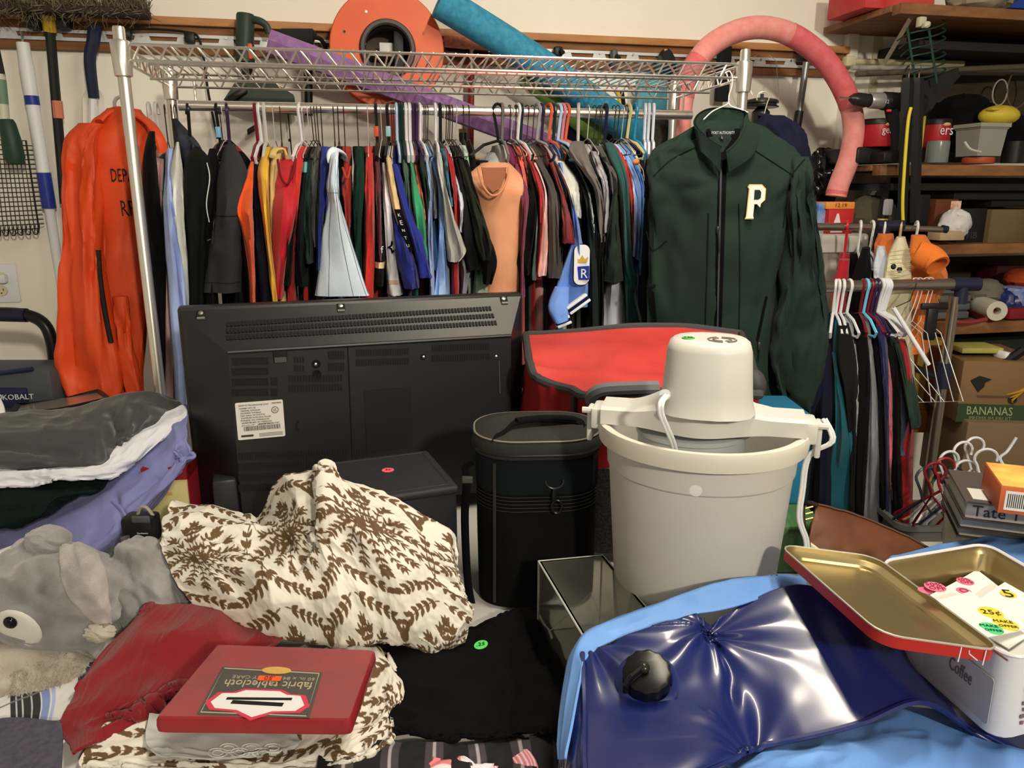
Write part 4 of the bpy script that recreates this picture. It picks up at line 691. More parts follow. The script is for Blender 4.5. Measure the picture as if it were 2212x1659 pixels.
# dark green zip jacket on the right post
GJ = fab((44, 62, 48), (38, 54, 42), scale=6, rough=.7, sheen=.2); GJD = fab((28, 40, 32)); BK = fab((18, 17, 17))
YJ = 1.86
T = thing('green_zip_jacket', 'dark green zip-up jacket with cream letter P hanging on the right post', 'jacket', at(1560, 880, YJ), 'jackets on the rack ends')
lo, PG = wloft([(1520, 1610, 262, YJ + .06), (1470, 1660, 282, YJ + .05), (1412, 1716, 318, YJ + .02), (1394, 1738, 352, YJ), (1392, 1734, 400, YJ - .02), (1391, 1712, 480, YJ - .02), (1389, 1702, 600, YJ - .02), (1386, 1694, 720, YJ - .02), (1384, 1686, 880, YJ - .02)], [.03, .04, .05, .055, .06, .06, .06, .06, .06], 83, fold=.34, N=80, n=90, wr=.034); obj(lo, 'body', GJ, T, sharp=70); gb = lo
lo, PS = wloft([(1700, 1740, 340, YJ - .01), (1694, 1752, 390, YJ - .05), (1690, 1764, 470, YJ - .06), (1690, 1774, 560, YJ - .06), (1682, 1786, 640, YJ - .06), (1664, 1792, 710, YJ - .06), (1656, 1788, 780, YJ - .06), (1672, 1764, 850, YJ - .06), (1692, 1752, 885, YJ - .06)], .045, 91, fold=.45, N=66, n=50, wr=.032); obj(lo, 'right_sleeve', GJ, T, sharp=70); GS = Snap(gb, lo); GB = Snap(gb)
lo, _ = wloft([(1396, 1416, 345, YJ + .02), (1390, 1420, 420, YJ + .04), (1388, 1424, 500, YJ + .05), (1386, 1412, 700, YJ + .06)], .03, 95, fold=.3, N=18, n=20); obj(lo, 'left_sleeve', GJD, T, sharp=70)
# standing collar: an outer band open at the front
cb = [(1600, 268, YJ + .05), (1612, 252, YJ + .05), (1606, 240, YJ + .08), (1570, 234, YJ + .10), (1530, 236, YJ + .09), (1506, 250, YJ + .05), (1503, 272, YJ - .02), (1530, 300, YJ - .07), (1558, 318, YJ - .095)]
ct = curve([at(*p) for p in cb], 40); dn = np.linspace(0, 1, 40)[:, None]
lowr = curve([at(*p) for p in [(1626, 330, YJ - .05), (1620, 300, YJ), (1612, 280, YJ + .06), (1570, 275, YJ + .09), (1536, 278, YJ + .07), (1512, 300, YJ), (1516, 326, YJ - .06), (1540, 352, YJ - .085), (1556, 372, YJ - .09)]], 40)
col = np.stack([ct, ct * .5 + lowr * .5, lowr], 1); obj(MB().sheet(col, .004), 'collar', GJ, T, sharp=60)
rf = curve([at(*p) for p in [(1612, 250, YJ + .04), (1604, 285, YJ - .04), (1586, 312, YJ - .085), (1568, 328, YJ - .1)]], 14); rl = curve([at(*p) for p in [(1640, 290, YJ), (1630, 330, YJ - .05), (1606, 352, YJ - .085), (1574, 372, YJ - .092)]], 14)
obj(MB().sheet(np.stack([rf, rf * .5 + rl * .5 + V(0, -.004, 0), rl], 1), .004), 'collar_flap', GJ, T, sharp=60)
obj(MB().tube(ct, .0022, 6), 'collar_edge', GJD, T); obj(MB().tube(rf, .0022, 6), 'collar_edge', GJ, T)
inn = np.array([[at(x, y, Y) for x, y, Y in r] for r in [[(1512, 254, YJ + .06), (1520, 290, YJ + .05), (1540, 325, YJ - .02), (1556, 345, YJ - .06)], [(1560, 246, YJ + .085), (1558, 290, YJ + .07), (1560, 325, YJ), (1560, 350, YJ - .055)], [(1606, 254, YJ + .06), (1598, 290, YJ + .04), (1580, 325, YJ - .02), (1566, 350, YJ - .06)]]])
obj(MB().sheet(patch(inn, 14, 14), .002), 'collar_lining', GJ, T); lab0 = at(1560, 292, YJ + .035)
obj(MB().sheet(patch(np.array([[at(x, y, Y - .035) for x, y, Y in r] for r in [[(1526, 280, YJ + .05), (1534, 310, YJ + .01), (1552, 342, YJ - .05)], [(1560, 277, YJ + .07), (1560, 310, YJ + .03), (1560, 348, YJ - .05)], [(1600, 280, YJ + .04), (1588, 310, YJ + .0), (1570, 345, YJ - .05)]]]), 10, 10), .002), 'neck_lining', BK, T)
text('PORT AUTHORITY', .052, at(1562, 287, YJ - .03), V(1, 0, 0), Z3, fab((206, 200, 190)), T, 'brand_lettering', height=.006)
tg = obj(MB().box(at(1560, 297, YJ - .03), (.009, .001, .009), bevel=.0005), 'size_tag', fab((52, 54, 56)), T); text('L', .003, at(1560, 297, YJ - .032), V(1, 0, 0), Z3, fab((206, 200, 190)), tg, 'size_letter')
# zip, seams, logo
def jf(px, py, l=.003): return GB.at(px, py, l, YJ - .083)
zl = [jf(1562 - 16 * t, 335 + 530 * t, .002) for t in np.linspace(0, 1, 40)]
obj(MB().sheet(np.stack([np.array(zl) - V(.009, 0, 0), np.array(zl) + V(.009, 0, 0)], 1), .002), 'zip_tape', BK, T)
obj(MB().tube([jf(1558 - 12 * t, 345 + 520 * t, .005) for t in np.linspace(0, 1, 40)], .0022, 5), 'zipper', mat((70, 70, 66), .4), T)
zp = obj(MB().box(jf(1550, 496) + V(0, -.003, 0), (.008, .005, .016), bevel=.002), 'zip_slider', mat((44, 44, 44), .35, .5), T)
obj(MB().tube([jf(1550, 502) + V(0, -.004, 0), jf(1551, 520) + V(0, -.005, 0), jf(1552, 545) + V(0, -.004, 0)], .002, 6), 'zip_pull', M_BLACK, zp)
def seam(pts, Y=None):
    q = curve([V(x, y, 0) for x, y, d in pts], 24); obj(MB().tube([GS.at(x, y, .0012, YJ - .08) for x, y, _ in q], .0014, 5), 'seam', GJD, T)
seam([(1412, 380, .075), (1450, 345, .075), (1502, 318, .07)]); seam([(1632, 326, .07), (1672, 352, .075), (1714, 380, .07)])
seam([(1738, 344, .05), (1712, 378, .075), (1700, 430, .08), (1692, 490, .08)]); seam([(1530, 460, .082), (1528, 560, .083), (1524, 690, .083), (1522, 850, .083)]); seam([(1596, 440, .082), (1598, 620, .083), (1592, 850, .083)])
seam([(1396, 500, .07), (1410, 540, .08), (1440, 520, .083)])
# cream letter P outlined in gold
def Pout(k):
    o = [(-.016, .036), (.010, .036), (.019, .027), (.019, .004), (.011, -.004), (.010, .0 - .012), (.003, -.005), (-.003, -.005), (-.004, -.030), (-.002, -.036), (-.020, -.036), (-.018, -.030), (-.016, .028), (-.019, .030)]
    return [(x * (1 + k) , y * (1 + k * .6)) for x, y in o]
pc = at(1632, 436, min(GB.at(x, y, .0)[1] for x in (1614, 1624, 1634, 1644) for y in (408, 425, 445, 464)) - .003); dr = lambda m, l: MB().add(m.pts() - V(0, l, 0), m.f); lg = obj(dr(MB().prism(Pout(.10), .0006, pc, V(1, 0, 0), Z3), .0015), 'letter_edge', mat((206, 164, 80), .6), T)
obj(dr(MB().prism(Pout(0), .0006, pc, V(1, 0, 0), Z3), .0025), 'letter_p', fab((232, 222, 200)), T)
obj(dr(MB().prism([(-.005, .026), (.006, .026), (.010, .021), (.010, .009), (.005, .005), (-.005, .005)], .0006, pc, V(1, 0, 0), Z3), .0035), 'letter_counter', GJ, T)
for a, b_ in (((1656, 640), (1636, 735)), ((1410, 630), (1424, 760))):
    obj(MB().tube([GS.at(a[0] + (b_[0] - a[0]) * t, a[1] + (b_[1] - a[1]) * t, .002, YJ - .08) for t in np.linspace(0, 1, 12)], .003, 6), 'pocket_zip', BK, T)
q = obj(MB().box(GS.at(1640, 748, .003, YJ - .09), (.008, .005, .02), bevel=.002), 'pocket_pull', mat((60, 60, 60), .35, .5), T); obj(MB().tube([GS.at(1640, 756, .003, YJ - .09), GS.at(1638, 778, .003, YJ - .09)], .002, 6), 'pull_cord', M_BLACK, q)
obj(MB().box(GS.at(1410, 618, .002, YJ - .075), (.02, .004, .008), bevel=.001), 'brand_tab', GJD, T)
H = at(1572, 175, YJ + .09); T2 = thing('wire_hanger', 'white wire hanger holding the green zip jacket', 'hanger', at(1560, 262, YJ + .07), 'hangers on the rack ends')
WW = mat((226, 218, 200), .4)
obj(MB().tube(curve([at(*p, YJ + .1) for p in [(1566, 158), (1576, 154), (1582, 168), (1580, 190), (1575, 205), (1574, 222)]], 20), .0016, 6), 'hook', WW, T2)
obj(MB().tube(curve([at(1574, 222, YJ + .1), at(1566, 228, YJ + .09), at(1540, 240, YJ + .06), at(1520, 258, YJ + .02)], 14), .0016, 6), 'arm', WW, T2)
obj(MB().tube(curve([at(1574, 222, YJ + .1), at(1580, 230, YJ + .09), at(1600, 236, YJ + .08), at(1616, 243, YJ + .08)], 14), .0016, 6), 'arm', WW, T2)
# navy fleece behind it
NJ = fab((36, 36, 56), (30, 30, 48), scale=8)
T = thing('navy_fleece', 'dark navy fleece jacket hanging behind the green zip jacket', 'jacket', at(1700, 880, 1.98), 'jackets on the rack ends')
lo, _ = wloft([(1640, 1692, 252, 2.0), (1630, 1726, 276, 1.98), (1640, 1746, 320, 1.97), (1650, 1758, 400, 1.97), (1660, 1772, 520, 1.97), (1668, 1782, 640, 1.97), (1690, 1788, 760, 1.97), (1700, 1782, 900, 1.97)], .04, 99, fold=.25); obj(lo, 'body', NJ, T, sharp=70)
obj(MB().tube(curve([at(1640, 250, 2.0), at(1668, 254, 1.98), at(1690, 268, 1.96)], 10), .012, 8, flat=.5), 'collar', NJ, T)
hanger_obj(at(1648, 212, 2.02), V(1, -.1, 0), 'pale wire hanger holding the navy fleece', 'wire', (226, 214, 180), 'hangers on the rack ends', span=.10)
# ================================================================ second clothes rack
ST2 = mat((176, 168, 158), .25, .95, raw=True); NVP = mat((34, 34, 52), .4)
YL, YU = 2.12, 2.42
T = thing('double_garment_rack', 'steel double-rail garment rack with navy plastic joints behind the green jacket', 'clothes rack', at(1975, 1400, YL))
lowA, lowB = at(1640, 622, YL - .05), at(2062, 614, YL + .06); upA, upB = at(1640, 490, YU), at(1900, 490, YU + .03); upC, upD = at(1940, 492, YU + .03), at(2040, 496, YU + .05)
obj(MB().tube([lowA, lowB], .0165, 16), 'lower_rail', ST2, T); obj(MB().tube([upA, upB], .0125, 14), 'upper_rail', ST2, T); obj(MB().tube([upC, upD], .0095, 14), 'upper_extension', ST2, T)
def joint(c, d, ln, r, drop):
    m = MB(); m.tube([c - d * ln * .5, c + d * ln * .5], r, 14); m.tube([c - d * ln * .12, c - d * ln * .12 - Z3 * drop], r * .95, 14); return m
obj(joint(at(2086, 614, YL + .06), V(1, 0, 0), .075, .0195, .055), 'rail_joint', NVP, T); obj(joint(at(1918, 487, YU + .03), V(1, 0, 0), .095, .0165, .07), 'rail_joint', NVP, T)
obj(MB().tube([at(2034, 494, YU + .05), at(2046, 496, YU + .05)], .0115, 12), 'end_cap', NVP, T)
pt = at(2062, 640, YL + .06); obj(MB().tube([pt, V(pt[0], pt[1], .02)], .0145, 14), 'post', ST2, T); p2 = at(1899, 512, YU + .03); obj(MB().tube([p2, V(p2[0], p2[1], .02)], .0115, 14), 'post', ST2, T)
pm = V(pt[0], pt[1], at(2035, 812, YL + .06)[2]); obj(MB().tube([pm + Z3 * .04, pm - Z3 * .035], .021, 14), 'post_clamp', NVP, T); obj(MB().tube([pm - Z3 * .01, pm + V(-.11, .12, .03)], .011, 10), 'side_arm', M_BLACK, T)
G2 = 'clothes on the double garment rack'; HG2 = 'hangers on the double garment rack'
def low_at(px): t = (px - 1640) / (2062 - 1640); return lowA + (lowB - lowA) * t
def up_at(px): t = (px - 1640) / (1900 - 1640); return upA + (upB - upA) * t
R2 = [
 ('navy work trousers leg hanging lowest beside the green jacket', 'navy work trousers', (28, 32, 48), 1800, [(1776,1796,740),(1768,1798,820),(1760,1798,920),(1756,1796,1100)], WHT, 'trousers'),
 ('teal blue long-sleeved shirt on the double rack', 'teal blue shirt', (24, 86, 94), 1806, [(1796,1808,760),(1802,1824,810),(1802,1846,920),(1786,1846,1020),(1780,1842,1110)], WHT, 'shirt'),
 ('charcoal shirt with thin grey edge on the double rack', 'charcoal shirt with grey edge', (40, 38, 36), 1816, [(1808,1834,700),(1806,1850,770),(1822,1856,850),(1836,1852,1000),(1836,1850,1100)], WHT, 'shirt'),
 ('pale grey shirt edge beside the black coat on the double rack', 'pale grey shirt edge', (168, 164, 158), 1830, [(1842,1850,740),(1849,1856,800),(1848,1856,880),(1845,1852,950)], WHT, 'shirt'),
 ('long black coat on the double rack', 'long black coat', (20, 19, 19), 1858, [(1848,1872,712),(1850,1882,800),(1846,1878,950),(1844,1868,1130)], RED_, 'coat'),
 ('long heather grey sweater on the double rack', 'long heather grey sweater', (132, 128, 124), 1866, [(1874,1886,752),(1877,1895,830),(1872,1903,950),(1860,1912,1080),(1858,1920,1150)], ('light turquoise plastic', 'plastic', (120, 196, 214)), 'sweater'),
 ('black knit top beside the grey sweater on the double rack', 'black knit top', (24, 23, 26), 1874, [(1884,1908,735),(1894,1914,830),(1898,1914,1000),(1902,1922,1150)], RED_, 'shirt'),
 ('deep royal navy sweater on the double rack', 'deep royal navy sweater', (28, 32, 78), 1882, [(1892,1912,700),(1904,1920,790),(1910,1924,900),(1912,1926,1140)], PUR, 'sweater'),
 ('rose pink blouse showing as a thin edge on the double rack', 'rose pink blouse', (214, 98, 104), 1890, [(1904,1914,730),(1916,1924,800),(1920,1928,900),(1918,1930,960),(1921,1927,1050)], PUR, 'shirt'),
 ('black cardigan between pink and green on the double rack', 'black cardigan', (26, 24, 24), 1896, [(1916,1936,745),(1924,1946,850),(1926,1950,980),(1930,1955,1100)], WHT, 'cardigan'),
 ('dark moss green tee with square sleeve on the double rack', 'dark moss green tee', (52, 72, 56), 1902, [(1930,1948,738),(1946,1968,800),(1958,1984,870),(1964,1990,915)], WHT, 'shirt'),
 ('slate blue tee sleeve below the moss green one', 'slate blue tee', (62, 66, 78), 1908, [(1938,1952,800),(1944,1964,900),(1942,1970,972)], WHT, 'shirt'),
 ('crimson long dress at the right of the double rack', 'crimson long dress', (150, 24, 32), 1912, [(1940,1956,735),(1954,1970,800),(1962,1974,900),(1936,1974,1000),(1936,1970,1150)], WHT, 'dress'),
]
for k, (lab, short, rgb, hx, rows, hg, cat) in enumerate(R2):
    garment(lab, short, rgb, hx, rows, cat=cat, H=low_at(hx), hang=hg, group=G2, hgroup=HG2, name='hanging_' + cat, length=.8, dy=.0, tw=.14)
for lab, short, rgb, hx, rows, hg, cat in [
 ('bright red tank top on a red plastic hanger', 'bright red tank top', (176, 28, 36), 1830, [(1812,1836,560),(1796,1834,620),(1792,1828,680),(1790,1826,760)], ('red plastic', 'plastic', (206, 34, 44)), 'shirt'),
 ('black velvet top on the upper rail of the double rack', 'black velvet top', (22, 20, 22), 1858, [(1862,1880,535),(1846,1882,580),(1832,1880,640),(1826,1878,760)], WHT, 'shirt'),
 ('white strappy top on the upper rail of the double rack', 'white strappy top', (206, 204, 204), 1884, [(1894,1912,530),(1886,1926,580),(1890,1924,640),(1894,1920,740)], WHT, 'shirt'),
 ('black gathered scarf hanging below the white strappy top', 'black gathered scarf', (18, 17, 18), 1892, [(1906,1916,558),(1896,1930,610),(1880,1936,660),(1890,1930,800)], BLK, 'scarf'),
 ('cream knit cardigan with two black buttons on the upper rail', 'cream knit cardigan', (222, 206, 162), 1946, [(1936,1956,512),(1914,1968,560),(1908,1970,620),(1914,1972,700),(1918,1976,800),(1922,1978,880)], ('tan plastic', 'plastic', (206, 176, 120)), 'cardigan'),
 ('orange tee with an open tube sleeve on the upper rail', 'orange tee with tube sleeve', (226, 116, 44), 1980, [(1968,2000,508),(1960,2036,560),(1964,2050,600),(1962,2034,640),(1960,2018,700),(1956,2006,760)], WHT, 'shirt'),
 ('orange tee behind the cream cardigan on the upper rail', 'orange tee behind the cardigan', (216, 108, 44), 1910, [(1896,1930,505),(1886,1936,550),(1900,1930,640)], WHT, 'shirt')]:
    H = up_at(hx) if hx < 1900 else at(hx, 491, YU + .03)
    garment(lab, short, rgb, hx, rows, cat=cat, H=H, hang=hg, group=G2, hgroup=HG2, name='hanging_' + cat, length=.6, tw=.10, dy=-.06 if 'cardigan' in short and 'cream' in short else (.02 if 'behind' in short else -.03), b=.045, torso='cream' not in short)
cc = [o for o in COL.objects if o.get('label', '').startswith('cream knit')][0]
for x, y in ((1930, 576), (1943, 583)): obj(MB().sphere(at(x, y, 2.175), (.008, .006, .008), 6, 10), 'button', M_BLACK, cc)
RB = fab((190, 172, 128))
for k in range(9): obj(MB().tube(curve([at(1922 + k * .5, 545 + k * 8, 2.175), at(1946, 541 + k * 9, 2.168), at(1966, 538 + k * 9, 2.18)], 8), .0012, 4), 'knit_rib', RB, cc)
ot = [o for o in COL.objects if o.get('label', '').startswith('orange tee with an open')][0]
sl = curve([at(1978, 545, 2.20), at(2012, 560, 2.18), at(2026, 574, 2.16)], 10); m = MB(); m.tube(sl, [.032, .036, .038, .038, .038, .037, .036, .035, .034, .033], 18, cap=False); m.lathe([(.026, -.05), (.027, 0), (.033, .001)], sl[-1], 18, W=sl[-1] - sl[-2]); obj(m, 'open_sleeve', fab((228, 118, 46)), ot)
obj(MB().box(sl[-1] - unit(sl[-1] - sl[-2]) * .045, (.04, .004, .028), bevel=.002), 'care_label', fab((206, 186, 180)), ot)
# bunch of empty wire hangers on the lower rail
for k in range(4):
    H = low_at(1972 + k * 9 + (6 if k > 1 else 0)); Tt = thing('wire_hanger', 'empty white wire hanger in the bunch at the lower rail end', 'hanger', H - Z3 * .25, 'empty hangers on the lower rail'); WWm = mat((224, 218, 208), .35, .3)
    dx = .02 * k; a = np.array([H + V(-.016, 0, .004), H + V(0, 0, .02), H + V(.014, 0, .006), H + V(.004, -.005, -.05), H + V(-.014 + .004 * k, -.01, -.10)]); obj(MB().tube(curve(a, 16), .0014, 5), 'hook', WWm, Tt)
    n = a[-1]; obj(MB().tube([n, n + V(.03, -.03, -.03), n + V(.055 + .012 * k, -.08, -.215), n + V(.02 + .01 * k, -.06, -.222), n + V(-.09 + dx, .03, -.10)], .0014, 5, closed=True), 'triangle', WWm, Tt)
Tt = thing('trouser_hanger', 'white tube trouser hanger leaning in the wire hanger bunch', 'hanger', at(2005, 790, 2.05)); obj(MB().tube([at(1930, 665, 2.05), at(2006, 788, 2.02)], .006, 10), 'tube', M_WHITEP, Tt); obj(MB().tube([at(1930, 665, 2.05), at(1965, 650, 2.1), at(1980, 612, 2.13)], .0013, 5), 'wire', M_BLACK, Tt)
Tt = thing('clip_hanger', 'black clip hanger hanging from the rack post joint', 'hanger', at(2010, 730, 2.15)); obj(MB().box(at(2018, 662, 2.14), (.075, .012, .018), bevel=.003), 'bar', M_BLACK, Tt); obj(MB().box(at(2010, 700, 2.13), (.03, .016, .09), bevel=.004), 'clip', M_BLACK, Tt); obj(MB().tube(curve([at(2026, 655, 2.14), at(2022, 640, 2.14), at(2030, 632, 2.13)], 8), .002, 5), 'hook', M_STEEL, Tt)
# ================================================================ shelves on the right
def shelf(name, label, pL, y0, y1, o0, o1, s1=2.55, left_board=None):
    f = wp(pL, (y0 + y1) / 2, o1); s0 = float(np.dot(f - W0, WU)); zt, zb = wp(pL, y0, o1)[2], wp(pL, y1, o1)[2]
    Tt = thing(name, label, 'shelf', wl((s0 + s1) / 2, zb, .2)); h = zt - zb
    obj(wallbox(s0 - .0, s1, zb, zt, o1 - .04, o1, .002), 'front_board', M_WOOD, Tt)
    obj(wallbox(s0 - .005, s1, zt - .019, zt, o0, o1 - .041, .001), 'deck', M_WOOD, Tt)
    return s0, zt, zb, Tt
OF = .40
sA = shelf('top_shelf', 'highest wooden wall shelf with white bracket on the right', 1946, 5, 29, .01, OF)
sB = shelf('upper_shelf', 'wooden wall shelf carrying red canisters and a clear bucket', 1902, 355, 379, .01, OF)
sC = shelf('middle_shelf', 'wooden wall shelf carrying dark cases behind the garment rack', 1990, 529, 551, .01, OF)
sD = shelf('lower_shelf', 'lowest wooden wall shelf with paper roll and tool boxes', 2040, 700, 724, .01, OF)
BR = mat((206, 194, 158), .5)
br = thing('shelf_bracket', 'cream metal diagonal bracket propping the highest shelf', 'bracket', wp(1882, 200, .01)); obj(MB().tube([wp(1968, 38, .34), wp(1948, 72, .26), wp(1886, 178, .01)], .008, 4), 'brace', BR, br); obj(wallbox(*(lambda a: (a - .016, a + .016))(sz(1884, 190)[0]), sz(1884, 200)[1], sz(1884, 60)[1], 0, .006), 'wall_leg', BR, br)
br2 = thing('shelf_bracket', 'cream metal diagonal bracket propping the shelf of red canisters', 'bracket', wp(1855, 470, .01)); obj(MB().tube([wp(1910, 385, .3), wp(1850, 470, .03)], .009, 4), 'brace', BR, br2); obj(wallbox(*(lambda a: (a - .016, a + .016))(sz(1848, 470, 0)[0]), sz(1850, 480)[1], sz(1850, 365)[1], 0, .006), 'wall_leg', BR, br2)
# pipes and mouldings lying under the top shelf
for k, (x0, y0, x1, y1, r, c, lab) in enumerate(((1838, 133, 2080, 138, .011, (204, 188, 140), 'cream plastic pipe with fitting lying under the highest shelf'), (1840, 146, 2260, 152, .009, (178, 168, 146), 'thin white pipe lying along the wall below the cream pipe'), (1850, 160, 2300, 140, .010, (96, 84, 66), 'brown wooden rod lying under the highest shelf'))):
    Tt = thing('pipe', lab, 'pipe', wp(x0, y0, .1)); obj(MB().tube([wp(x0, y0, .06 + .05 * k), wp(x1, y1, .06 + .05 * k)], r, 10), 'tube', mat(c, .5), Tt)
    if k == 0: obj(MB().box(wp(1834, 133, .06), (.04, .03, .035), U=WU, Vv=-WN, bevel=.006), 'fitting', mat((214, 200, 150), .5), Tt)
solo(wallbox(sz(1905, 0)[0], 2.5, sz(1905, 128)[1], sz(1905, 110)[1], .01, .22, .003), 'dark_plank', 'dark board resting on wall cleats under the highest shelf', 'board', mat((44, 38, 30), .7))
# dark brown boards added to darken the wall between the shelves
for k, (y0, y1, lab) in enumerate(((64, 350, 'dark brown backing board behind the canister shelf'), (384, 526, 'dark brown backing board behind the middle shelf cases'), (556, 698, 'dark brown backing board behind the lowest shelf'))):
    solo(wallbox(sz(1945, 200)[0], 2.6, sz(2000, y1)[1], sz(2000, y0)[1], .001, .008), 'darkening_board', lab, 'board', mat((70, 56, 40), .8, kind='wood', rgb2=(58, 46, 32), scale=2), group='backing boards behind the shelves')
# things on the top shelf
def cube(name, label, cat, px0, py0, px1, py1, off, depth, m, bevel=.003, **k):
    a, b = wp(px0, py1, off), wp(px1, py0, off); s0, s1 = float(np.dot(a - W0, WU)), float(np.dot(b - W0, WU)); z0, z1 = sorted((a[2], b[2]))
    return solo(wallbox(s0, s1, z0, z1, off - depth, off, bevel), name, label, cat, m, **k), wl((s0 + s1) / 2, (z0 + z1) / 2, off)
cube('red_carton', 'red cardboard carton standing at the left of the highest shelf', 'box', 1868, -40, 2025, 16, .30, .2, mat((190, 44, 40), .6, rgb2=(206, 80, 72), scale=9))
solo(blob(wp(2120, -5, .3), (.10, .08, .05), .3, 5), 'plastic_bag', 'clear crumpled plastic bag on the highest shelf', 'bag', mat((160, 146, 118), .35))
cube('blue_carton', 'blue carton at the right of the highest shelf', 'box', 2168, -30, 2230, 16, .34, .2, mat((44, 70, 150), .6))
# green folding wire stand hanging from the top shelf
Tt = thing('green_wire_hanger', 'green plastic multi-tier hanger hanging from the highest shelf', 'hanger rack', wp(2000, 200, .42)); GW = mat((34, 62, 46), .5)
for x in (1966, 2012): obj(MB().tube([wp(x - 6, 60, .44), wp(x + 12, 180, .44)], .0036, 6), 'upright', GW, Tt)
for k in range(7):
    y = 66 + k * 17; obj(MB().tube(curve([wp(1938 + 4 * k, y + 22, .36), wp(1966, y + 6, .44), wp(2012, y - 4, .44), wp(2042, y - 16, .36), wp(2036, y - 22, .34)], 16), .0026, 5), 'rung', GW, Tt)
obj(MB().box(wp(1990, 48, .42), (.024, .02, .03), U=WU, Vv=-WN, bevel=.004), 'mount_block', mat((196, 186, 150), .5), Tt); obj(MB().tube(curve([wp(1992, 60, .44), wp(2000, 55, .45), wp(2008, 50, .45)], 8), [.002, .003, .005, .008, .010, .010, .008, .005], 8), 'white_knob', mat((206, 194, 156), .5), Tt)
# black crutch-like stand and clip boards hanging
Tt = thing('black_dustpan', 'black hanging dustpan below the green hanger', 'dustpan', wp(2000, 240, .4)); obj(MB().prism([(-.06, -.09), (-.03, -.10), (.11, .05), (.10, .075), (-.02, .03)], .02, wp(1996, 200, .38), WU, Z3, WN), 'pan', M_BLACKM, Tt)
for x0, x1, lab in ((1962, 1948, 'slim black board hanging by a steel hook beside the drill'), (1984, 1976, 'second slim black board hanging behind the yellow cord')):
    Tt = thing('hanging_board', lab, 'board', wp(x1, 470, .46)); obj(MB().tube([wp(x0, 168, .48), wp(x0 - 1, 180, .48), wp(x1, 480, .46)], [.010, .012, .010], 4, flat=1.6), 'slat', M_BLACK, Tt); obj(MB().tube(curve([wp(x0, 178, .48), wp(x0 + 2, 160, .48), wp(x0 + 6, 150, .46), wp(x0 + 4, 140, .45)], 10), .0018, 5), 'hook', M_STEEL, Tt)
Tt = solo(MB().tube(curve([wp(1968, 232, .50), wp(1962, 260, .50), wp(1956, 330, .50), wp(1950, 430, .50), wp(1951, 485, .50)], 20), .005, 8), 'hanging_rope', 'bright yellow rope hanging down over the black boards', 'rope', mat((222, 196, 50), .5))
# drill and canisters on the upper shelf
zs = sB[1]
Tt = thing('power_drill', 'black cordless drill with silver chuck collar pointing left', 'drill', wp(1925, 352, .36)); dl = lambda px, py=None: wp(px, 216, .40)
obj(MB().tube([wp(1812, 210, .40), wp(1838, 212, .40)], .0028, 8), 'bit', M_STEEL, Tt); obj(MB().tube([wp(1836, 213, .40), wp(1842, 213, .40), wp(1852, 215, .40), wp(1866, 217, .40), wp(1872, 217, .40)], [.008, .015, .021, .022, .020], 16), 'chuck', mat((38, 34, 30), .3), Tt)
obj(MB().tube([wp(1872, 217, .40), wp(1878, 217, .40)], .020, 16), 'chuck_ring', M_BLACK, Tt); obj(MB().tube([wp(1877, 217, .40), wp(1880, 217, .40), wp(1906, 218, .40)], [.021, .024, .025], 16), 'gear_collar', mat((170, 164, 152), .35, .6), Tt)
obj(MB().tube([wp(1904, 218, .40), wp(1908, 218, .40), wp(1990, 224, .40), wp(1996, 224, .40)], [.024, .028, .029, .022], 16), 'motor_housing', M_BLACK, Tt); obj(MB().tube([wp(1925, 235, .40), wp(1930, 270, .39), wp(1935, 320, .38)], [.02, .018, .022], 12), 'grip', mat((34, 34, 34), .6), Tt)
obj(MB().box(wp(1920, 239, .415), (.014, .01, .008), U=WU, Vv=-WN, bevel=.002), 'switch', mat((206, 70, 60), .5), Tt); obj(MB().box(wp(1918, 340, .38), (.10, .09, .035), U=WU, Vv=-WN, bevel=.008), 'battery', M_BLACK, Tt)
text('12', .012, wp(1916, 220, .43), WU, Z3, mat((190, 184, 172), .5), Tt, 'lettering')
def can(name, label, cat, px, y0, y1, off, r, m, n=24, lid=None):
    a, b = wp(px, y1, off), wp(px, y0, off); h = b[2] - a[2]; Tt = thing(name, label, cat, a)
    obj(MB().lathe([(.0001, 0), (r * .96, 0), (r, .004), (r, h - .008), (r * .97, h), (.0001, h)], a, n), 'body', m, Tt)
    if lid: obj(MB().lathe([(.0001, .0), (r * 1.03, 0), (r * 1.03, .014), (r * .98, .018), (.0001, .018)], a + Z3 * (h - .012), n), 'lid', lid, Tt)
    return Tt, a, h
RC = mat((166, 30, 34), .4)
for px, off, lab, t in ((1892, .34, 'red coffee canister with white lettering left of the black boards', 'gers'), (2018, .30, 'red coffee canister half hidden behind the yellow holder', 'ers')):
    Tt, a, h = can('coffee_canister', lab, 'canister', px, 262, 318, off, .052 if px < 1900 else .044, RC, lid=M_BLACK); r = .052 if px < 1900 else .044
    text(t, .05, a + WN * (r + .001) + Z3 * (h * .62) + WU * .002, WU, Z3, mat((226, 214, 200), .5), Tt, height=.022); obj(MB().sphere(a + WN * r + Z3 * (h * .85), (.014, .004, .006), 6, 10), 'emblem', mat((214, 160, 110), .5), Tt)
cube('black_case', 'low black plastic tool case under the left red canister', 'case', 1850, 318, 1945, 352, .36, .2, mat((26, 24, 24), .4), .008)
cube('yellow_holder', 'yellow plastic card holder standing on the shelf of canisters', 'holder', 1984, 250, 2002, 352, .36, .03, mat((196, 170, 52), .5))
can('glass_jar', 'grey glass jar standing between the holder and bucket', 'jar', 2022, 305, 352, .34, .035, mat((120, 124, 112), .2))
Tt = thing('clear_bucket', 'clear plastic bucket with rim and white handle on the shelf', 'bucket', wp(2112, 340, .36)); a = wp(2112, 338, .34); CP = mat((150, 144, 126), .3)
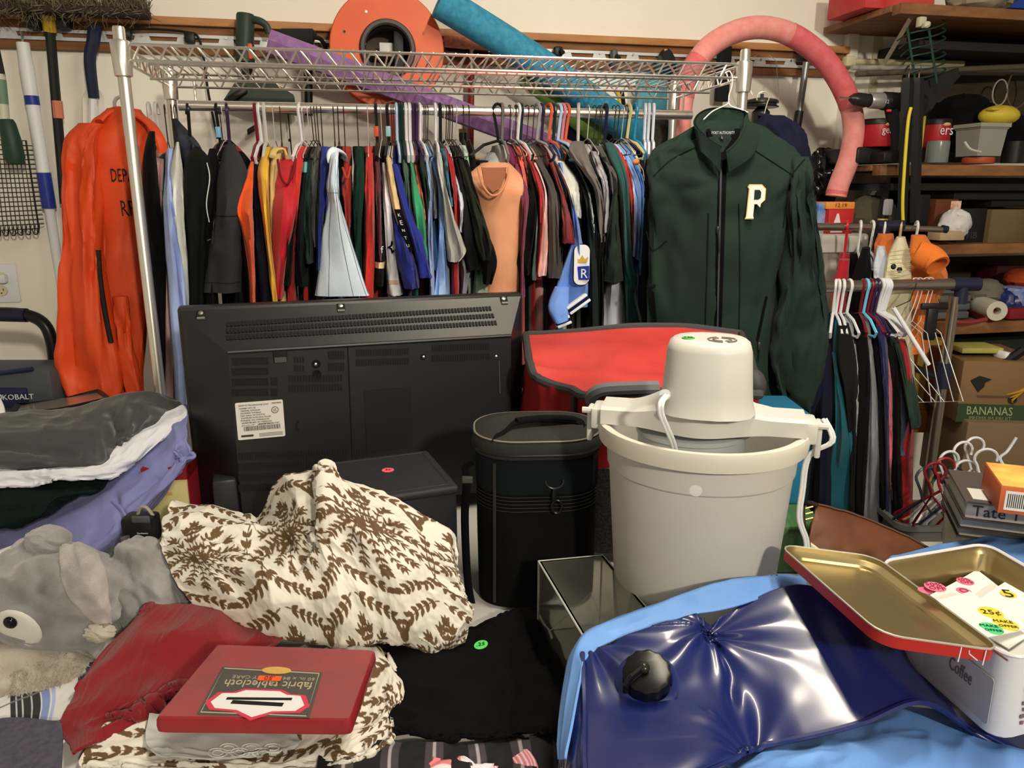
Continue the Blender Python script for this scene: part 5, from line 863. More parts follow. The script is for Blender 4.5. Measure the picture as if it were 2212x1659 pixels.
obj(MB().lathe([(.0001, 0), (.066, 0), (.075, .085), (.079, .087), (.079, .096), (.072, .096), (.064, .004), (.0001, .004)], a, 4, U=unit(WU + WN)), 'body', CP, Tt, sharp=30); obj(MB().lathe([(.081, .09), (.085, .092), (.085, .104), (.0001, .108)], a, 4, U=unit(WU + WN)), 'lid', mat((160, 152, 130), .4), Tt)
obj(MB().tube(curve([wp(2084, 306, .42), wp(2096, 322, .43), wp(2118, 328, .43)], 8), .004, 6), 'handle', mat((200, 190, 166), .5), Tt)
can('orange_tub', 'flat orange tub under the clear bucket', 'tub', 2112, 340, 354, .34, .05, mat((170, 74, 40), .5))
Tt = thing('yellow_tool', 'rounded yellow tool case lying on black bags', 'tool case', wp(2158, 272, .3)); obj(MB().sphere(wp(2158, 250, .34), (.066, .05, .034), 10, 20), 'shell', mat((206, 176, 52), .45), Tt); obj(MB().box(wp(2150, 236, .36), (.05, .03, .012), U=WU, Vv=-WN, bevel=.005), 'handle', mat((196, 166, 46), .45), Tt)
solo(blob(wp(2120, 285, .22), (.16, .10, .07), .35, 9), 'black_bag', 'crumpled black fabric bag behind the clear bucket', 'bag', fab((34, 32, 30))); solo(blob(wp(2075, 262, .2), (.10, .08, .09), .3, 10), 'black_bag', 'black fabric tool bag leaning left of the yellow case', 'bag', fab((28, 27, 26)))
Tt = thing('yellow_mug', 'black mug with a yellow handle at the shelf end', 'mug', wp(2190, 352, .36)); a = wp(2186, 352, .36); obj(MB().lathe([(.0001, 0), (.035, 0), (.036, .07), (.032, .07), (.031, .006), (.0001, .006)], a, 20), 'cup', M_BLACK, Tt); obj(MB().tube(curve([a + Z3 * .06 + WU * .036, a + Z3 * .055 + WU * .06, a + Z3 * .025 + WU * .06, a + Z3 * .012 + WU * .036], 12), .006, 8), 'handle', mat((214, 182, 50), .5), Tt)
# cable loops on the wall
for x, y, r, lab in ((2160, 200, .045, 'small coil of white cable hanging on the dark wall'), (2200, 190, .07, 'larger coil of tan cable hanging beside the small coil')):
    c = wp(x, y, .1); Tt = solo(MB().tube([c + WU * r * .7 * math.cos(t) + Z3 * r * math.sin(t) for t in np.linspace(0, 2 * math.pi, 24, endpoint=False)], .003, 6, closed=True), 'cable_coil', lab, 'cable', mat((172, 160, 134) if r < .05 else (96, 80, 58), .6))
# middle shelf
cube('red_box', 'red and white box of string lights on the shelf behind the rack', 'box', 1786, 452, 1846, 515, .42, .1, mat((190, 40, 40), .5)); o_, c_ = cube('orange_box_top', 'orange and white lettered carton behind the red string-light box', 'box', 1784, 436, 1848, 452, .41, .08, mat((226, 140, 60), .5)); text('12.19', .04, c_ + WN * .001, WU, Z3, mat((90, 60, 40), .6), o_, height=.012)
rb = [o for o in COL.objects if o.name.startswith('red_box')][0]; c = wp(1808, 482, .421); obj(MB().prism([(-.022, -.03), (.022, -.03), (.003, .03), (-.003, .03)], .001, c, WU, Z3, WN), 'printed_tree', mat((226, 214, 206), .6), rb)
cube('blue_box', 'blue and white box beside the red string-light box', 'box', 1762, 438, 1786, 515, .40, .1, mat((64, 110, 170), .5, rgb2=(190, 190, 180), scale=14))
cube('white_tray', 'long white plastic tray under the red box', 'tray', 1772, 505, 1880, 548, .44, .16, mat((206, 196, 176), .5), .01)
solo(blob(wp(1880, 470, .28), (.085, .06, .075), .2, 12), 'green_sack', 'dark olive fabric sack on the shelf behind the rack rail', 'sack', fab((78, 70, 50)))
Tt, a, h = can('glue_bottle', 'black bottle with yellow label standing on the shelf', 'bottle', 1905, 430, 492, .38, .016, M_BLACK); obj(MB().lathe([(.0165, .01), (.0165, .03)], a, 16), 'label', mat((214, 186, 60), .5), Tt)
cube('white_gloves', 'white glove pair hanging in front of the dark shelf', 'gloves', 1910, 430, 1932, 466, .40, .02, mat((196, 188, 184), .8), .006)
cube('black_speaker', 'tall black box beside the hanging boards on the shelf', 'box', 1978, 420, 2012, 500, .38, .1, mat((20, 19, 18), .5), .004)
o_, c_ = cube('photo_carton', 'dark printed carton with orange picture strip on the shelf', 'box', 2014, 430, 2072, 500, .36, .12, mat((96, 48, 28), .6)); obj(wallbox(*(lambda a: (a - .02, a + .02))(sz(2066, 445, .365)[0]), sz(2066, 462, .365)[1], sz(2066, 434, .365)[1], .361, .363), 'picture_strip', mat((214, 120, 70), .6, rgb2=(236, 214, 190), scale=60), o_)
Tt = solo(blob(wp(2062, 485, .42), (.045, .04, .05), .3, 14), 'crumpled_paper', 'white crumpled paper with blue edge clipped at the rail end', 'paper', mat((214, 204, 190), .8))
cube('white_carton', 'small kraft carton held by wire clips at the rail end', 'box', 2030, 498, 2086, 520, .46, .06, mat((178, 150, 110), .7))
o_, c_ = cube('black_carton', 'large black carton with faint lettering on the middle shelf', 'box', 2064, 450, 2135, 530, .34, .2, mat((28, 26, 25), .5)); text('TIB', .05, c_ + WN * .001 - Z3 * .03, WU, Z3, mat((60, 56, 52), .5), o_, height=.02)
cube('brown_carton', 'big brown cardboard carton on the middle shelf', 'box', 2132, 452, 2290, 530, .36, .25, mat((112, 90, 58), .7, rgb2=(100, 80, 50), scale=5))
for k, (y, x0) in enumerate(((405, 1900), (425, 2060), (440, 2140))): cube('storage_case', ('wide flat black plastic lid stored under the canister shelf', 'flat black tray stored under the canister shelf', 'flat black case stored above the brown carton')[k], 'case', x0, y - 9, 2290, y + 7, .36 - .02 * k, .3, mat((30, 28, 26), .3), .004)
# lower shelf
cube('storage_unit', 'grey stacked drawer unit on the lowest shelf behind the rack post', 'storage unit', 2020, 615, 2098, 692, .34, .2, mat((82, 80, 76), .5)); dg = [o for o in COL.objects if o.name.startswith('storage_unit')][0]
for k in range(4): obj(wallbox(*(lambda a, b: (a, b))(sz(2024, 650, .345)[0], sz(2094, 650, .345)[0]), sz(2050, 688 - k * 18, .345)[1], sz(2050, 674 - k * 18, .345)[1], .341, .352, .003), 'drawer', mat((96, 94, 88), .45), dg)
Tt = thing('paper_roll', 'white paper towel roll lying in red wrap on the lowest shelf', 'paper roll', wp(2135, 690, .4)); a, b = wp(2112, 658, .30), wp(2154, 672, .44); obj(MB().tube([a, b], .034, 24, cap=False).lathe([(.013, -.06), (.013, 0), (.034, 0)], b, 24, W=b - a), 'roll', mat((206, 194, 168), .8), Tt); obj(MB().tube([a - Z3 * .022, b - Z3 * .022 - (b - a) * .25], .026, 16), 'wrap', mat((140, 30, 38), .4), Tt)
solo(blob(wp(2128, 632, .3), (.06, .05, .05), .25, 21), 'grey_bag', 'grey cloth bag behind the paper towel roll', 'bag', fab((112, 104, 86))); solo(blob(wp(2172, 660, .34), (.045, .05, .065), .25, 22), 'blue_bag', 'dark blue plastic bag beside the paper towel roll', 'bag', mat((32, 44, 92), .3))
cube('white_label_bag', 'white bag with blue print at the end of the lowest shelf', 'bag', 2184, 622, 2240, 664, .38, .1, mat((176, 176, 176), .6, rgb2=(90, 110, 170), scale=30), .01); cube('red_pouch', 'dark red pouch on the lowest shelf below the white bag', 'pouch', 2180, 664, 2240, 692, .40, .1, mat((130, 28, 34), .5), .01)
solo(blob(wp(2205, 600, .25), (.06, .06, .035), .15, 23), 'knitted_hat', 'orange knitted hat lying on top of the bags', 'hat', fab((190, 74, 36))); cube('dark_red_box', 'dark red box at the back of the lowest shelf', 'box', 2150, 572, 2230, 610, .15, .1, mat((70, 18, 16), .6))
solo(MB().tube(curve([wp(2050, 694, .44), wp(2090, 697, .44), wp(2130, 690, .44)], 10), .008, 8), 'garden_stake', 'thin red garden stake lying along the lowest shelf edge', 'stake', mat((140, 50, 50), .4))
# under the lowest shelf: green bin, banana box, cartons
def floorbox(name, label, cat, px0, px1, ytop, ybot, Y, depth, m, yaw=0.0, bevel=.004):
    a, b = at(px0, ybot, Y), at(px1, ybot, Y); zt = at(px0, ytop, Y)[2]; zb = a[2]; U = V(math.cos(yaw), math.sin(yaw), 0); W_ = b[0] - a[0]; c = (a + b) / 2 + V(-math.sin(yaw), math.cos(yaw), 0) * depth / 2
    return solo(MB().box(V(c[0], c[1], (zt + zb) / 2), (W_, depth, zt - zb), U=U, bevel=bevel), name, label, cat, m), U, (a + b) / 2 * V(1, 1, 0) + Z3 * (zt + zb) / 2, W_, zt - zb
cube('green_bin', 'dark green plastic bin under the lowest shelf', 'bin', 2050, 728, 2290, 772, .32, .3, mat((34, 44, 30), .5))
KR = mat((128, 94, 58), .75, rgb2=(118, 86, 52), scale=4)
bx, bU, bc, bw, bh = floorbox('banana_box', 'brown fruit carton with green band printed BANANAS on the right', 'box', 2068, 2240, 782, 915, 2.24, .3, KR, -.12)
bn = V(bU[1], -bU[0], 0); fr_ = lambda x, z: bc + bU * x * bw + Z3 * z * bh + bn * .001
obj(MB().box(fr_(0, -.34), (bw * 1.002, .003, bh * .30), U=bU), 'green_band', mat((46, 62, 34), .7), bx); text('BANANAS', .13, fr_(-.12, -.30) + bn * .002, bU, Z3 - bU * .08, mat((156, 160, 110), .7), bx, height=.026); text('PREMIUM FRUIT', .12, fr_(-.1, -.42) + bn * .002, bU, Z3 - bU * .08, mat((126, 130, 86), .7), bx, height=.012)
for k in range(4): obj(MB().tube(curve([fr_(.30, .20 - k * .02), fr_(.22 - .03 * k, .06 - k * .05), fr_(.06 + .03 * k, -.02 - .05 * k)], 8), [.003, .008, .010, .010, .009, .008, .006, .003], 6, flat=.3), 'printed_banana', mat((186, 136, 44), .7), bx)
obj(MB().prism([(-.03, .01), (-.005, .025), (.03, .015), (.012, .004), (.012, -.008), (-.004, -.026)], .001, fr_(-.27, .14), bU, Z3), 'printed_diamond', M_BLACKM, bx); obj(MB().box(fr_(-.1, -.06), (.09, .002, .006), U=bU), 'print_line', mat((90, 66, 42), .8), bx); obj(MB().lathe([(.0001, .0015), (.013, .0015), (.013, 0)], fr_(.13, -.10), 14, W=bn), 'hand_hole', mat((34, 26, 18), .8), bx)
floorbox('brown_box', 'plain brown carton under the fruit carton', 'box', 2072, 2250, 915, 1080, 2.2, .3, mat((116, 92, 64), .75), -.12)
floorbox('mustard_box', 'mustard yellow carton behind the double rack post', 'box', 1968, 2030, 735, 885, 2.5, .2, mat((150, 116, 44), .7)); floorbox('kraft_carton', 'dark kraft carton behind the rack post', 'box', 2032, 2110, 772, 900, 2.55, .2, mat((96, 64, 34), .8)); floorbox('orange_carton', 'burnt orange carton low behind the double rack', 'box', 1965, 2040, 885, 935, 2.5, .2, mat((140, 84, 30), .7))
floorbox('yellow_tube_pack', 'pale yellow pack lying under the green bin', 'pack', 2078, 2168, 752, 764, 2.3, .1, mat((170, 158, 78), .6)); solo(blob(at(2080, 764, 2.4), (.045, .04, .02), .3, 31), 'paper_bag', 'crumpled brown paper bag left of the yellow pack', 'bag', mat((96, 72, 50), .8))
Tt = thing('white_bracket', 'white and black plastic clamp on top of the fruit carton', 'clamp', at(2165, 790, 2.3)); obj(MB().box(at(2172, 768, 2.3), (.05, .05, .025), U=V(1, .2, -.2), bevel=.006), 'white_jaw', M_WHITEP, Tt); obj(MB().tube([at(2168, 785, 2.28), at(2212, 755, 2.26)], .014, 8), 'black_arm', M_BLACK, Tt)
# ================================================================ the sale table
TZ = .78
for lab, x0, x1, y0, y1 in (('off-white folding table under the television and damask cloth', -1.27, .565, .32, 1.74), ('off-white folding table under the tin and purse', .575, 1.28, .32, 1.40)):
    T = thing('folding_table', lab, 'table', V((x0 + x1) / 2, (y0 + y1) / 2, 0), 'folding tables for the sale goods'); TM = mat((204, 194, 176), .6)
    obj(MB().box(((x0 + x1) / 2, (y0 + y1) / 2, TZ - .02), (x1 - x0, y1 - y0, .04), bevel=.008), 'table_top', TM, T)
    for x in (x0 + .1, x1 - .1):
        for y in (y0 + .12, y1 - .12): obj(MB().tube([(x, y, 0), (x, y, TZ - .04)], .016, 10), 'leg', mat((90, 88, 84), .5, .5), T)
# ---------------------------------------------------------------- television seen from behind
TL = at(382, 668, 1.45); TR = at(1130, 635, 1.665); TL[2] = TR[2] = 1.235; TU = unit((TR - TL) * V(1, 1, 0)); TN = V(TU[1], -TU[0], 0); TW = np.linalg.norm((TR - TL)[:2]); TH = 1.235 - TZ - .012
def tv(u, w, d=0.0): return TL * V(1, 1, 0) + TU * u * TW + Z3 * (TZ + .012 + w * TH) + TN * d
T = thing('television', 'black flat-screen television standing with its vented back to the viewer', 'television', tv(.5, 0) - Z3 * .012)
TB = mat((15, 15, 14), .40, rgb2=(12, 12, 12), scale=200, bump=.1, spec=.6); TBD = mat((26, 25, 24), .5); TBK = mat((9, 9, 9), .7)
obj(MB().box(tv(.5, .5, -.018), (TW, .036, TH), U=TU, Vv=-TN, bevel=.006), 'front_frame', TB, T)
dI, inL, inR, inT, inB = .075, .125, .075, .175, .06
m = MB(); r0 = [tv(.008, .01, 0), tv(.992, .01, 0), tv(.992, .985, 0), tv(.008, .985, 0)]; r1 = [tv(.02, .02, .012), tv(.98, .02, .012), tv(.98, .955, .012), tv(.02, .955, .012)]; r2 = [tv(inL, inB, dI), tv(1 - inR, inB, dI), tv(1 - inR, 1 - inT, dI), tv(inL, 1 - inT, dI)]
m.grid(np.array([r0, r1, r2]), closed_v=True); m.f.append(tuple(range(8, 12))); obj(m, 'back_cover', TB, T, sharp=20); FACE = tv(.5, .5, dI)
obj(MB().tube([tv(inL, 1 - inT, dI), tv(1 - inR, 1 - inT, dI)], .004, 8), 'ridge', TB, T)
fp = lambda px, py, d=0.0: onpl(px, py, FACE + TN * d, TN)
# sloped top with three rows of slots
e0, e1 = tv(.0, .955, .012), tv(0, 1 - inT, dI); SL = unit(e1 - e0); SN = unit(np.cross(TU, SL)); SN = SN if SN[1] < 0 else -SN
slope = lambda px, py: onpl(px, py, e0, SN)
m = MB()
for r in range(3):
    for k in range(78):
        t = k / 77.0; sk = (r - 1) * .004; c = slope(494 + t * 560, 700 + 16 * r - t * (30)) ; c = slope(492, 701 + 14.5 * r) * (1 - t) + slope(1058 + r * 6, 667 + 15.5 * r) * t
        m.box(c, (.0048, .004, .0108), U=unit(TU + SL * .0), W=-SL)
o = obj(m, 'top_vent_slots', TBK, T); o['kind'] = 'stuff'
for px, py in ((434, 680), (736, 664), (1088, 648)):
    c = slope(px, py); sc = obj(MB().box(c, (.017, .006, .017), U=TU, W=-SL, bevel=.002), 'screw_recess', TBK, T); obj(MB().lathe([(.0001, .002), (.0045, .001), (.005, 0)], c + SN * .003 - SL * .002, 12, W=SN), 'screw', M_STEEL, sc)
    obj(MB().box(c + SL * .010 + SN * .002, (.014, .003, .004), U=TU, W=-SL), 'recess_lip', mat((120, 112, 98), .4), sc)
def vent(x0, x1, y0, y1, cols, rows, sl=.0, w=.0032, skip=None):
    m = MB()
    for r in range(rows):
        for k in range(cols):
            a = (k + .5) / cols; b = (r + .5) / rows; px = x0 + (x1 - x0) * a; py = y0 + (y1 - y0) * b + sl * (px - x0)
            m.box(fp(px, py, .0002), (w, .003, abs(y1 - y0) / rows * .00062), U=TU, Vv=-TN)
    o = obj(m, 'vent_slots', TBK, T); o['kind'] = 'stuff'
vent(500, 580, 770, 860, 15, 4, -.02); vent(584, 600, 812, 860, 3, 2, -.02); vent(634, 658, 768, 805, 4, 2); vent(622, 740, 808, 850, 19, 2, -.02); vent(708, 745, 755, 805, 7, 2, -.02)
vent(768, 884, 752, 794, 22, 2, -.03); vent(932, 1058, 742, 785, 25, 2, -.04); vent(514, 752, 975, 1066, 42, 4, -.04); vent(760, 800, 968, 990, 8, 1, -.03)
obj(MB().tube([fp(751, 744, .001), fp(761, 985, .001)], .0012, 4), 'seam', TBK, T); obj(MB().tube([fp(1078, 780, .001), fp(1080, 850, .001)], .0008, 4), 'seam', mat((90, 86, 80), .5), T)
rc = obj(MB().box(fp(605, 769, .0005), (.026, .004, .026), U=TU, Vv=-TN, bevel=.002), 'cable_recess', TBK, T); obj(MB().box(fp(606, 777, .002), (.022, .004, .010), U=TU, Vv=-TN), 'recess_floor', mat((74, 66, 58), .5), rc)
for px, py, r in ((683, 786, .009), (684, 808, .009), (914, 771, .006)): q = obj(MB().lathe([(.0001, 0), (r, 0), (r, .0012), (r * .85, .0014)], fp(px, py), 18, W=TN), 'screw_well', TBK, T)
for px, py in ((682, 787), (915, 771), (1072, 770)): obj(MB().lathe([(.0001, .003), (.003, .002), (.0038, 0)], fp(px, py), 10, W=TN), 'screw', M_STEEL, T)
obj(MB().box(fp(840, 905, .0004), (.095, .002, .13), U=TU, Vv=-TN), 'mount_panel', mat((22, 21, 21), .45), T)
obj(MB().tube(curve([fp(645, 910, .001), fp(640, 920, .001), fp(645, 930, .001)], 8), .0014, 5), 'cable_clip', TBK, T)
sq = obj(MB().box(tv(.085, .14, .05), (.045, .06, .11), U=TU, Vv=-TN, bevel=.006), 'side_block', mat((40, 39, 37), .4), T)
# rating label with its print
lc = (fp(512, 870) + fp(612, 942)) / 2; lw = np.linalg.norm(fp(510, 907) - fp(613, 904)); lh = .074
lb = obj(MB().prism(rrect(lw, lh, .003), .0008, lc + TN * .0006, TU, Z3), 'rating_label', mat((216, 206, 186), .5), T); INK = mat((60, 54, 50), .7)
lp = lambda x, y: lc + TU * x * lw + Z3 * y * lh + TN * .0016
text('SANYO Manufacturing Corp', lw * .62, lp(-.12, .42), TU, Z3, INK, lb, height=.0034); text('TELEVISION RECEIVER', lw * .2, lp(.36, .43), TU, Z3, INK, lb, height=.0022)
for k, (a, b_) in enumerate(((-.42, .0), (-.4, .1), (-.42, .12), (-.44, .2), (-.44, .34), (-.44, .3), (-.44, .36), (-.44, .32))):
    s = ('FORREST CITY AR', 'MODEL DP26640', 'CHASSIS FW2664', '120V 60Hz 90 WATTS', 'COMPLIES WITH FCC RULES', 'MADE IN MEXICO', 'ASSEMBLED IN MEXICO', 'JULY 2010')[k]
    text(s, lw * (b_ - a) * .8, lp((a + b_) / 2 - .04, .34 - k * .065), TU, Z3, INK, lb, height=.0024)
m = MB(); rn = random.Random(2); x = -.36
while x < .42: w = rn.choice((.006, .010, .014)); m.box(lp(x, -.21), (w * lw, .0004, .009), U=TU, Vv=-TN); x += w + rn.choice((.008, .012))
o = obj(m, 'barcode', INK, lb); o['kind'] = 'stuff'
text('B0780764401767', lw * .42, lp(.18, -.11), TU, Z3, INK, lb, height=.0028); obj(MB().prism(rrect(lw * .26, .004, .0015), .0004, lp(-.30, -.40), TU, Z3), 'brand_bar', INK, lb)
for k in range(3): obj(MB().box(lp(.2, -.37 - k * .035), (lw * .5, .0003, .0008), U=TU, Vv=-TN), 'fine_print', INK, lb)
obj(MB().tube([lp(.32, .24) + (TU * math.cos(t) + Z3 * math.sin(t)) * .0062 for t in np.linspace(0, 6.28, 20, endpoint=False)], .0006, 4, closed=True), 'mark_ring', INK, lb); text('UL', .006, lp(.32, .24), TU, Z3, INK, lb, height=.006)
# ---------------------------------------------------------------- speaker box
z = .985; c4 = [atz(x, y, z) for x, y in ((742, 1086), (993, 1050), (950, 968), (720, 986))]
SU = unit(c4[1] - c4[0]); SV = np.cross(Z3, SU); w = np.linalg.norm(c4[1] - c4[0]); d = np.dot(c4[2] - c4[1], SV); cen = c4[1] - SU * w / 2 + SV * d / 2
T = thing('speaker_box', 'black square speaker box with a pink price dot on top', 'speaker', V(cen[0], cen[1], TZ)); SB = mat((36, 36, 36), .55, rgb2=(31, 31, 31), scale=120, bump=.2)
obj(MB().box(V(cen[0], cen[1], (TZ + z - .012) / 2), (w - .008, d - .006, z - .012 - TZ), U=SU, bevel=.003), 'cabinet', mat((22, 23, 25), .6), T)
obj(MB().box(V(cen[0], cen[1], z - .007), (w, d, .014), U=SU, bevel=.005, seg=3), 'top_panel', SB, T)
m = MB(); m.tube([cen * V(1, 1, 0) + Z3 * (z + .0004) + SU * a * (w / 2 - .014) + SV * b * (d / 2 - .014) for a, b in ((-1, -1), (1, -1), (1, 1), (-1, 1))], .0006, 4, closed=True); obj(m, 'edge_groove', mat((60, 58, 54), .5), T)
pc = atz(838, 1016, z); ps = obj(disc(pc + Z3 * .0002, Z3, .0105), 'price_dot', mat((232, 92, 110), .6), T); text('50', .009, pc + Z3 * .0009, V(1, .1, 0), V(-.1, 1, 0), mat((150, 30, 50), .6), ps, 'price')
# ---------------------------------------------------------------- cooler bag
bz = 1.075; bc = V(.040, 1.215, TZ); BC = fab((26, 26, 25), (21, 21, 21)); BCL = mat((44, 42, 36), .85, kind='fabric', rgb2=(38, 36, 31), scale=20, bump=.3)
T = thing('cooler_bag', 'tall black insulated lunch bag with grey lid and carry strap', 'cooler bag', bc)
def rr3(c, w, d, r, z, k=8, yaw=.06):
    U = V(math.cos(yaw), math.sin(yaw), 0); Vv = V(-math.sin(yaw), math.cos(yaw), 0); return np.array([c * V(1, 1, 0) + U * x + Vv * y + Z3 * z for x, y in rrect(w, d, r, k)])
rings = [rr3(bc, .17, .13, .055, TZ), rr3(bc, .195, .155, .06, TZ + .006), rr3(bc, .198, .158, .062, TZ + .1), rr3(bc, .200, .160, .065, bz - .05), rr3(bc, .204, .164, .068, bz - .03)]
body = MB(); body.grid(np.array(rings), closed_v=True); obj(body, 'bag_body', BC, T, sharp=50)
obj(MB().grid(np.array([rr3(bc, .2015, .1615, .0655, bz - .090), rr3(bc, .2035, .1635, .067, bz - .034)]), closed_v=True), 'green_band', fab((30, 38, 38)), T)
lid = MB(); lr = [rr3(bc, .207, .167, .07, bz - .032), rr3(bc, .210, .170, .071, bz - .028), rr3(bc, .210, .170, .071, bz - .008), rr3(bc, .200, .160, .067, bz), rr3(bc, .12, .09, .04, bz + .006), rr3(bc, .02, .02, .009, bz + .007)]
lid.grid(np.array(lr), closed_v=True); lid.f.append(tuple(range(5 * 36, 6 * 36))); obj(lid, 'lid', BCL, T, sharp=50); ls = Snap(lid)
obj(MB().tube(rr3(bc, .205, .165, .069, bz - .002), .0016, 5, closed=True), 'lid_piping', mat((128, 116, 96), .5), T); obj(MB().tube(rr3(bc, .2105, .1705, .072, bz - .024), .0022, 6, closed=True), 'zipper', M_BLACK, T)
P = curve([ls.at(1066, 944, .001), ls.at(1085, 934, .004), at(1110, 912, 1.18), at(1150, 905, 1.19), at(1200, 903, 1.20), at(1240, 906, 1.21), ls.at(1258, 914, .004), ls.at(1262, 922, .002)], 30); m = MB(); sd = V(0.08, .35, .05)
m.sheet(np.stack([P - sd * .03, P + sd * .03], 1), .003); obj(m, 'handle_strap', BC, T); obj(MB().tube(P[9:22], .0085, 10, flat=.6), 'handle_grip', BC, T)
fs = Snap(body)
for a, b_ in ((1068, 1062),): obj(MB().tube([fs.at(1068, 1000 + 300 * t, .001) for t in np.linspace(0, 1, 14)], .003, 6), 'side_piping', mat((40, 38, 36), .6), T)
c = fs.at(1198, 1040, .004); obj(MB().tube([c + V(.014 * math.cos(t), 0, .012 * math.sin(t)) for t in np.linspace(-3.3, .2, 14)], .0017, 6), 'd_ring', mat((60, 58, 54), .3, .6), T)
hk = obj(MB().tube(curve([c + V(0, -.002, -.012), c + V(-.001, -.004, -.022), c + V(.0, -.004, -.03)], 8), .0035, 8), 'snap_hook', mat((30, 29, 28), .3, .4), T); obj(MB().tube([c + V(.004 + .008 * math.cos(t), -.004, -.041 + .011 * math.sin(t)) for t in np.linspace(0, 6.28, 16, endpoint=False)], .002, 6, closed=True), 'hook_loop', mat((30, 29, 28), .3, .4), hk)
for k in range(5): zz = bz - .095 - k * .006; obj(MB().tube(np.concatenate([rr3(bc, .2016, .1616, .0655, zz)])[19:34], .0006, 4), 'webbing_rib', mat((40, 39, 36), .8), T)
sp = obj(MB().tube(curve([fs.at(1018, 1000, .004, 1.2), at(1006, 1010, 1.19), at(1008, 1045, 1.18), at(1004, 1120, 1.18), at(1010, 1250, 1.17), at(1022, 1320, 1.16)], 24), .008, 8, flat=.35), 'shoulder_strap', BC, T); obj(MB().box(at(1010, 1036, 1.17), (.018, .006, .012), bevel=.002), 'strap_buckle', mat((70, 66, 60), .4), sp)
obj(MB().box(fs.at(1284, 1010, .004, 1.2), (.012, .008, .06), bevel=.003), 'zip_pull', M_BLACK, T)
# ---------------------------------------------------------------- ice cream maker
IW = mat((196, 187, 168), .5, rgb2=(190, 181, 162), scale=4); IW2 = mat((206, 198, 180), .42); rz = 1.135; ic = atz(1516, 909, rz); ic = V(ic[0], ic[1], TZ); RR = .1425; h = rz - TZ
T = thing('ice_cream_maker', 'off-white electric ice cream maker with motor housing clamped on its bucket', 'ice cream maker', ic)
bk = MB(); bk.lathe([(.0001, 0), (.104, 0), (.108, .006), (.128, h - .064), (.1305, h - .061), (.1325, h - .026), (.1325, h - .024)], ic, 64); obj(bk, 'bucket', IW, T, sharp=30)
obj(MB().lathe([(.1325, h - .027), (RR + .001, h - .026), (RR + .004, h - .008), (RR + .002, h - .001), (RR - .003, h), (RR - .011, h - .003), (RR - .013, h - .012), (.1235, h - .05), (.101, .012), (.0001, .008)], ic, 64), 'rim', mat((214, 202, 176), .42), T, sharp=50)
bs = Snap(bk); c = bs.at(1503, 1060, 0); n = bs.nrm(1503, 1060); obj(MB().lathe([(.0001, .0015), (.008, .001), (.009, 0)], c - n * .001, 20, W=n), 'drain_hole', mat((226, 216, 196), .4), T)
obj(MB().lathe([(.0001, .06), (.075, .06), (.075, h - .02), (.078, h - .018), (.078, h - .012), (.06, h - .004), (.0001, h)], ic + V(-.012, .01, 0), 40), 'canister', mat((196, 192, 182), .35, .35), T)
aL, aR = atz(1304, 884, rz + .012), atz(1738, 914, rz + .012); AU = unit(aR - aL); AV = np.cross(Z3, AU); ac = (aL + aR) / 2; al = np.linalg.norm(aR - aL)
def arm_ring(t):                                         # bridge across the bucket, rising to the motor
    x = (t - .5) * al; k = max(0, 1 - abs(t - .49) / .36); k = k * k * (3 - 2 * k); wv = .033 + .034 * k; zt = .012 + .030 * k; zb = -.012
    return [ac + AU * x + AV * (y * wv) + Z3 * (zt * zz if zz > 0 else zb * -zz) for y, zz in ((-1, -1), (1, -1), (1.0, .70), (.80, 1), (-.80, 1), (-1.0, .70))]
m = MB(); ts = np.linspace(0, 1, 41); m.grid(np.array([arm_ring(t) for t in ts]), closed_v=True); m.f += [tuple(range(6)), tuple(range(40 * 6, 41 * 6))[::-1]]; obj(m, 'bridge_arm', IW2, T, sharp=28)
mc = atz(1526, 858, rz + .045); mc = V(mc[0], mc[1], 0)
def octo(w, d, ch, z, k=3): 
    U = AU; o = [(w - ch, -d), (w, -d + ch), (w, d - ch), (w - ch, d), (-w + ch, d), (-w, d - ch), (-w, -d + ch), (-w + ch, -d)]; return np.array([mc + AU * x + AV * y + Z3 * z for x, y in o])
def smo(r, it=2):
    for _ in range(it): r = np.stack([r * .75 + np.roll(r, -1, 0) * .25, r * .25 + np.roll(r, -1, 0) * .75], 1).reshape(-1, 3)
    return r
hb = rz + .03; ht = at(1526, 735, mc[1])[2] + .004
rg = [octo(.064, .062, .030, hb), octo(.060, .058, .029, hb + .014), octo(.0585, .056, .027, hb + .03), octo(.0545, .052, .026, ht - .014), octo(.052, .050, .026, ht - .006), octo(.046, .044, .024, ht - .001), octo(.03, .03, .014, ht)]
m = MB(); R_ = np.array([smo(r, 1) for r in rg]); m.grid(R_, closed_v=True); k = R_.shape[1]; m.f.append(tuple(range(6 * k, 7 * k))); mh = obj(m, 'motor_housing', IW2, T, sharp=50); hs = Snap(m)
g0 = atz(1560, 734, ht + .0004); 
for r in (.018, .0115): 
    for q in range(4): obj(MB().tube([g0 + V(r * math.cos(a), r * math.sin(a) * .9, 0) for a in np.linspace(q * 1.571 + .18, q * 1.571 + 1.39, 8)], .0013, 5), 'vent_slot', mat((110, 102, 88), .6), mh)
st = atz(1487, 730, ht + .0003); sd_ = obj(disc(st, Z3, .0085), 'price_dot', mat((70, 170, 70), .6), mh); text('7.50', .011, st + Z3 * .0008, V(1, 0, 0), V(0, 1, 0), mat((24, 70, 30), .6), sd_, 'price')
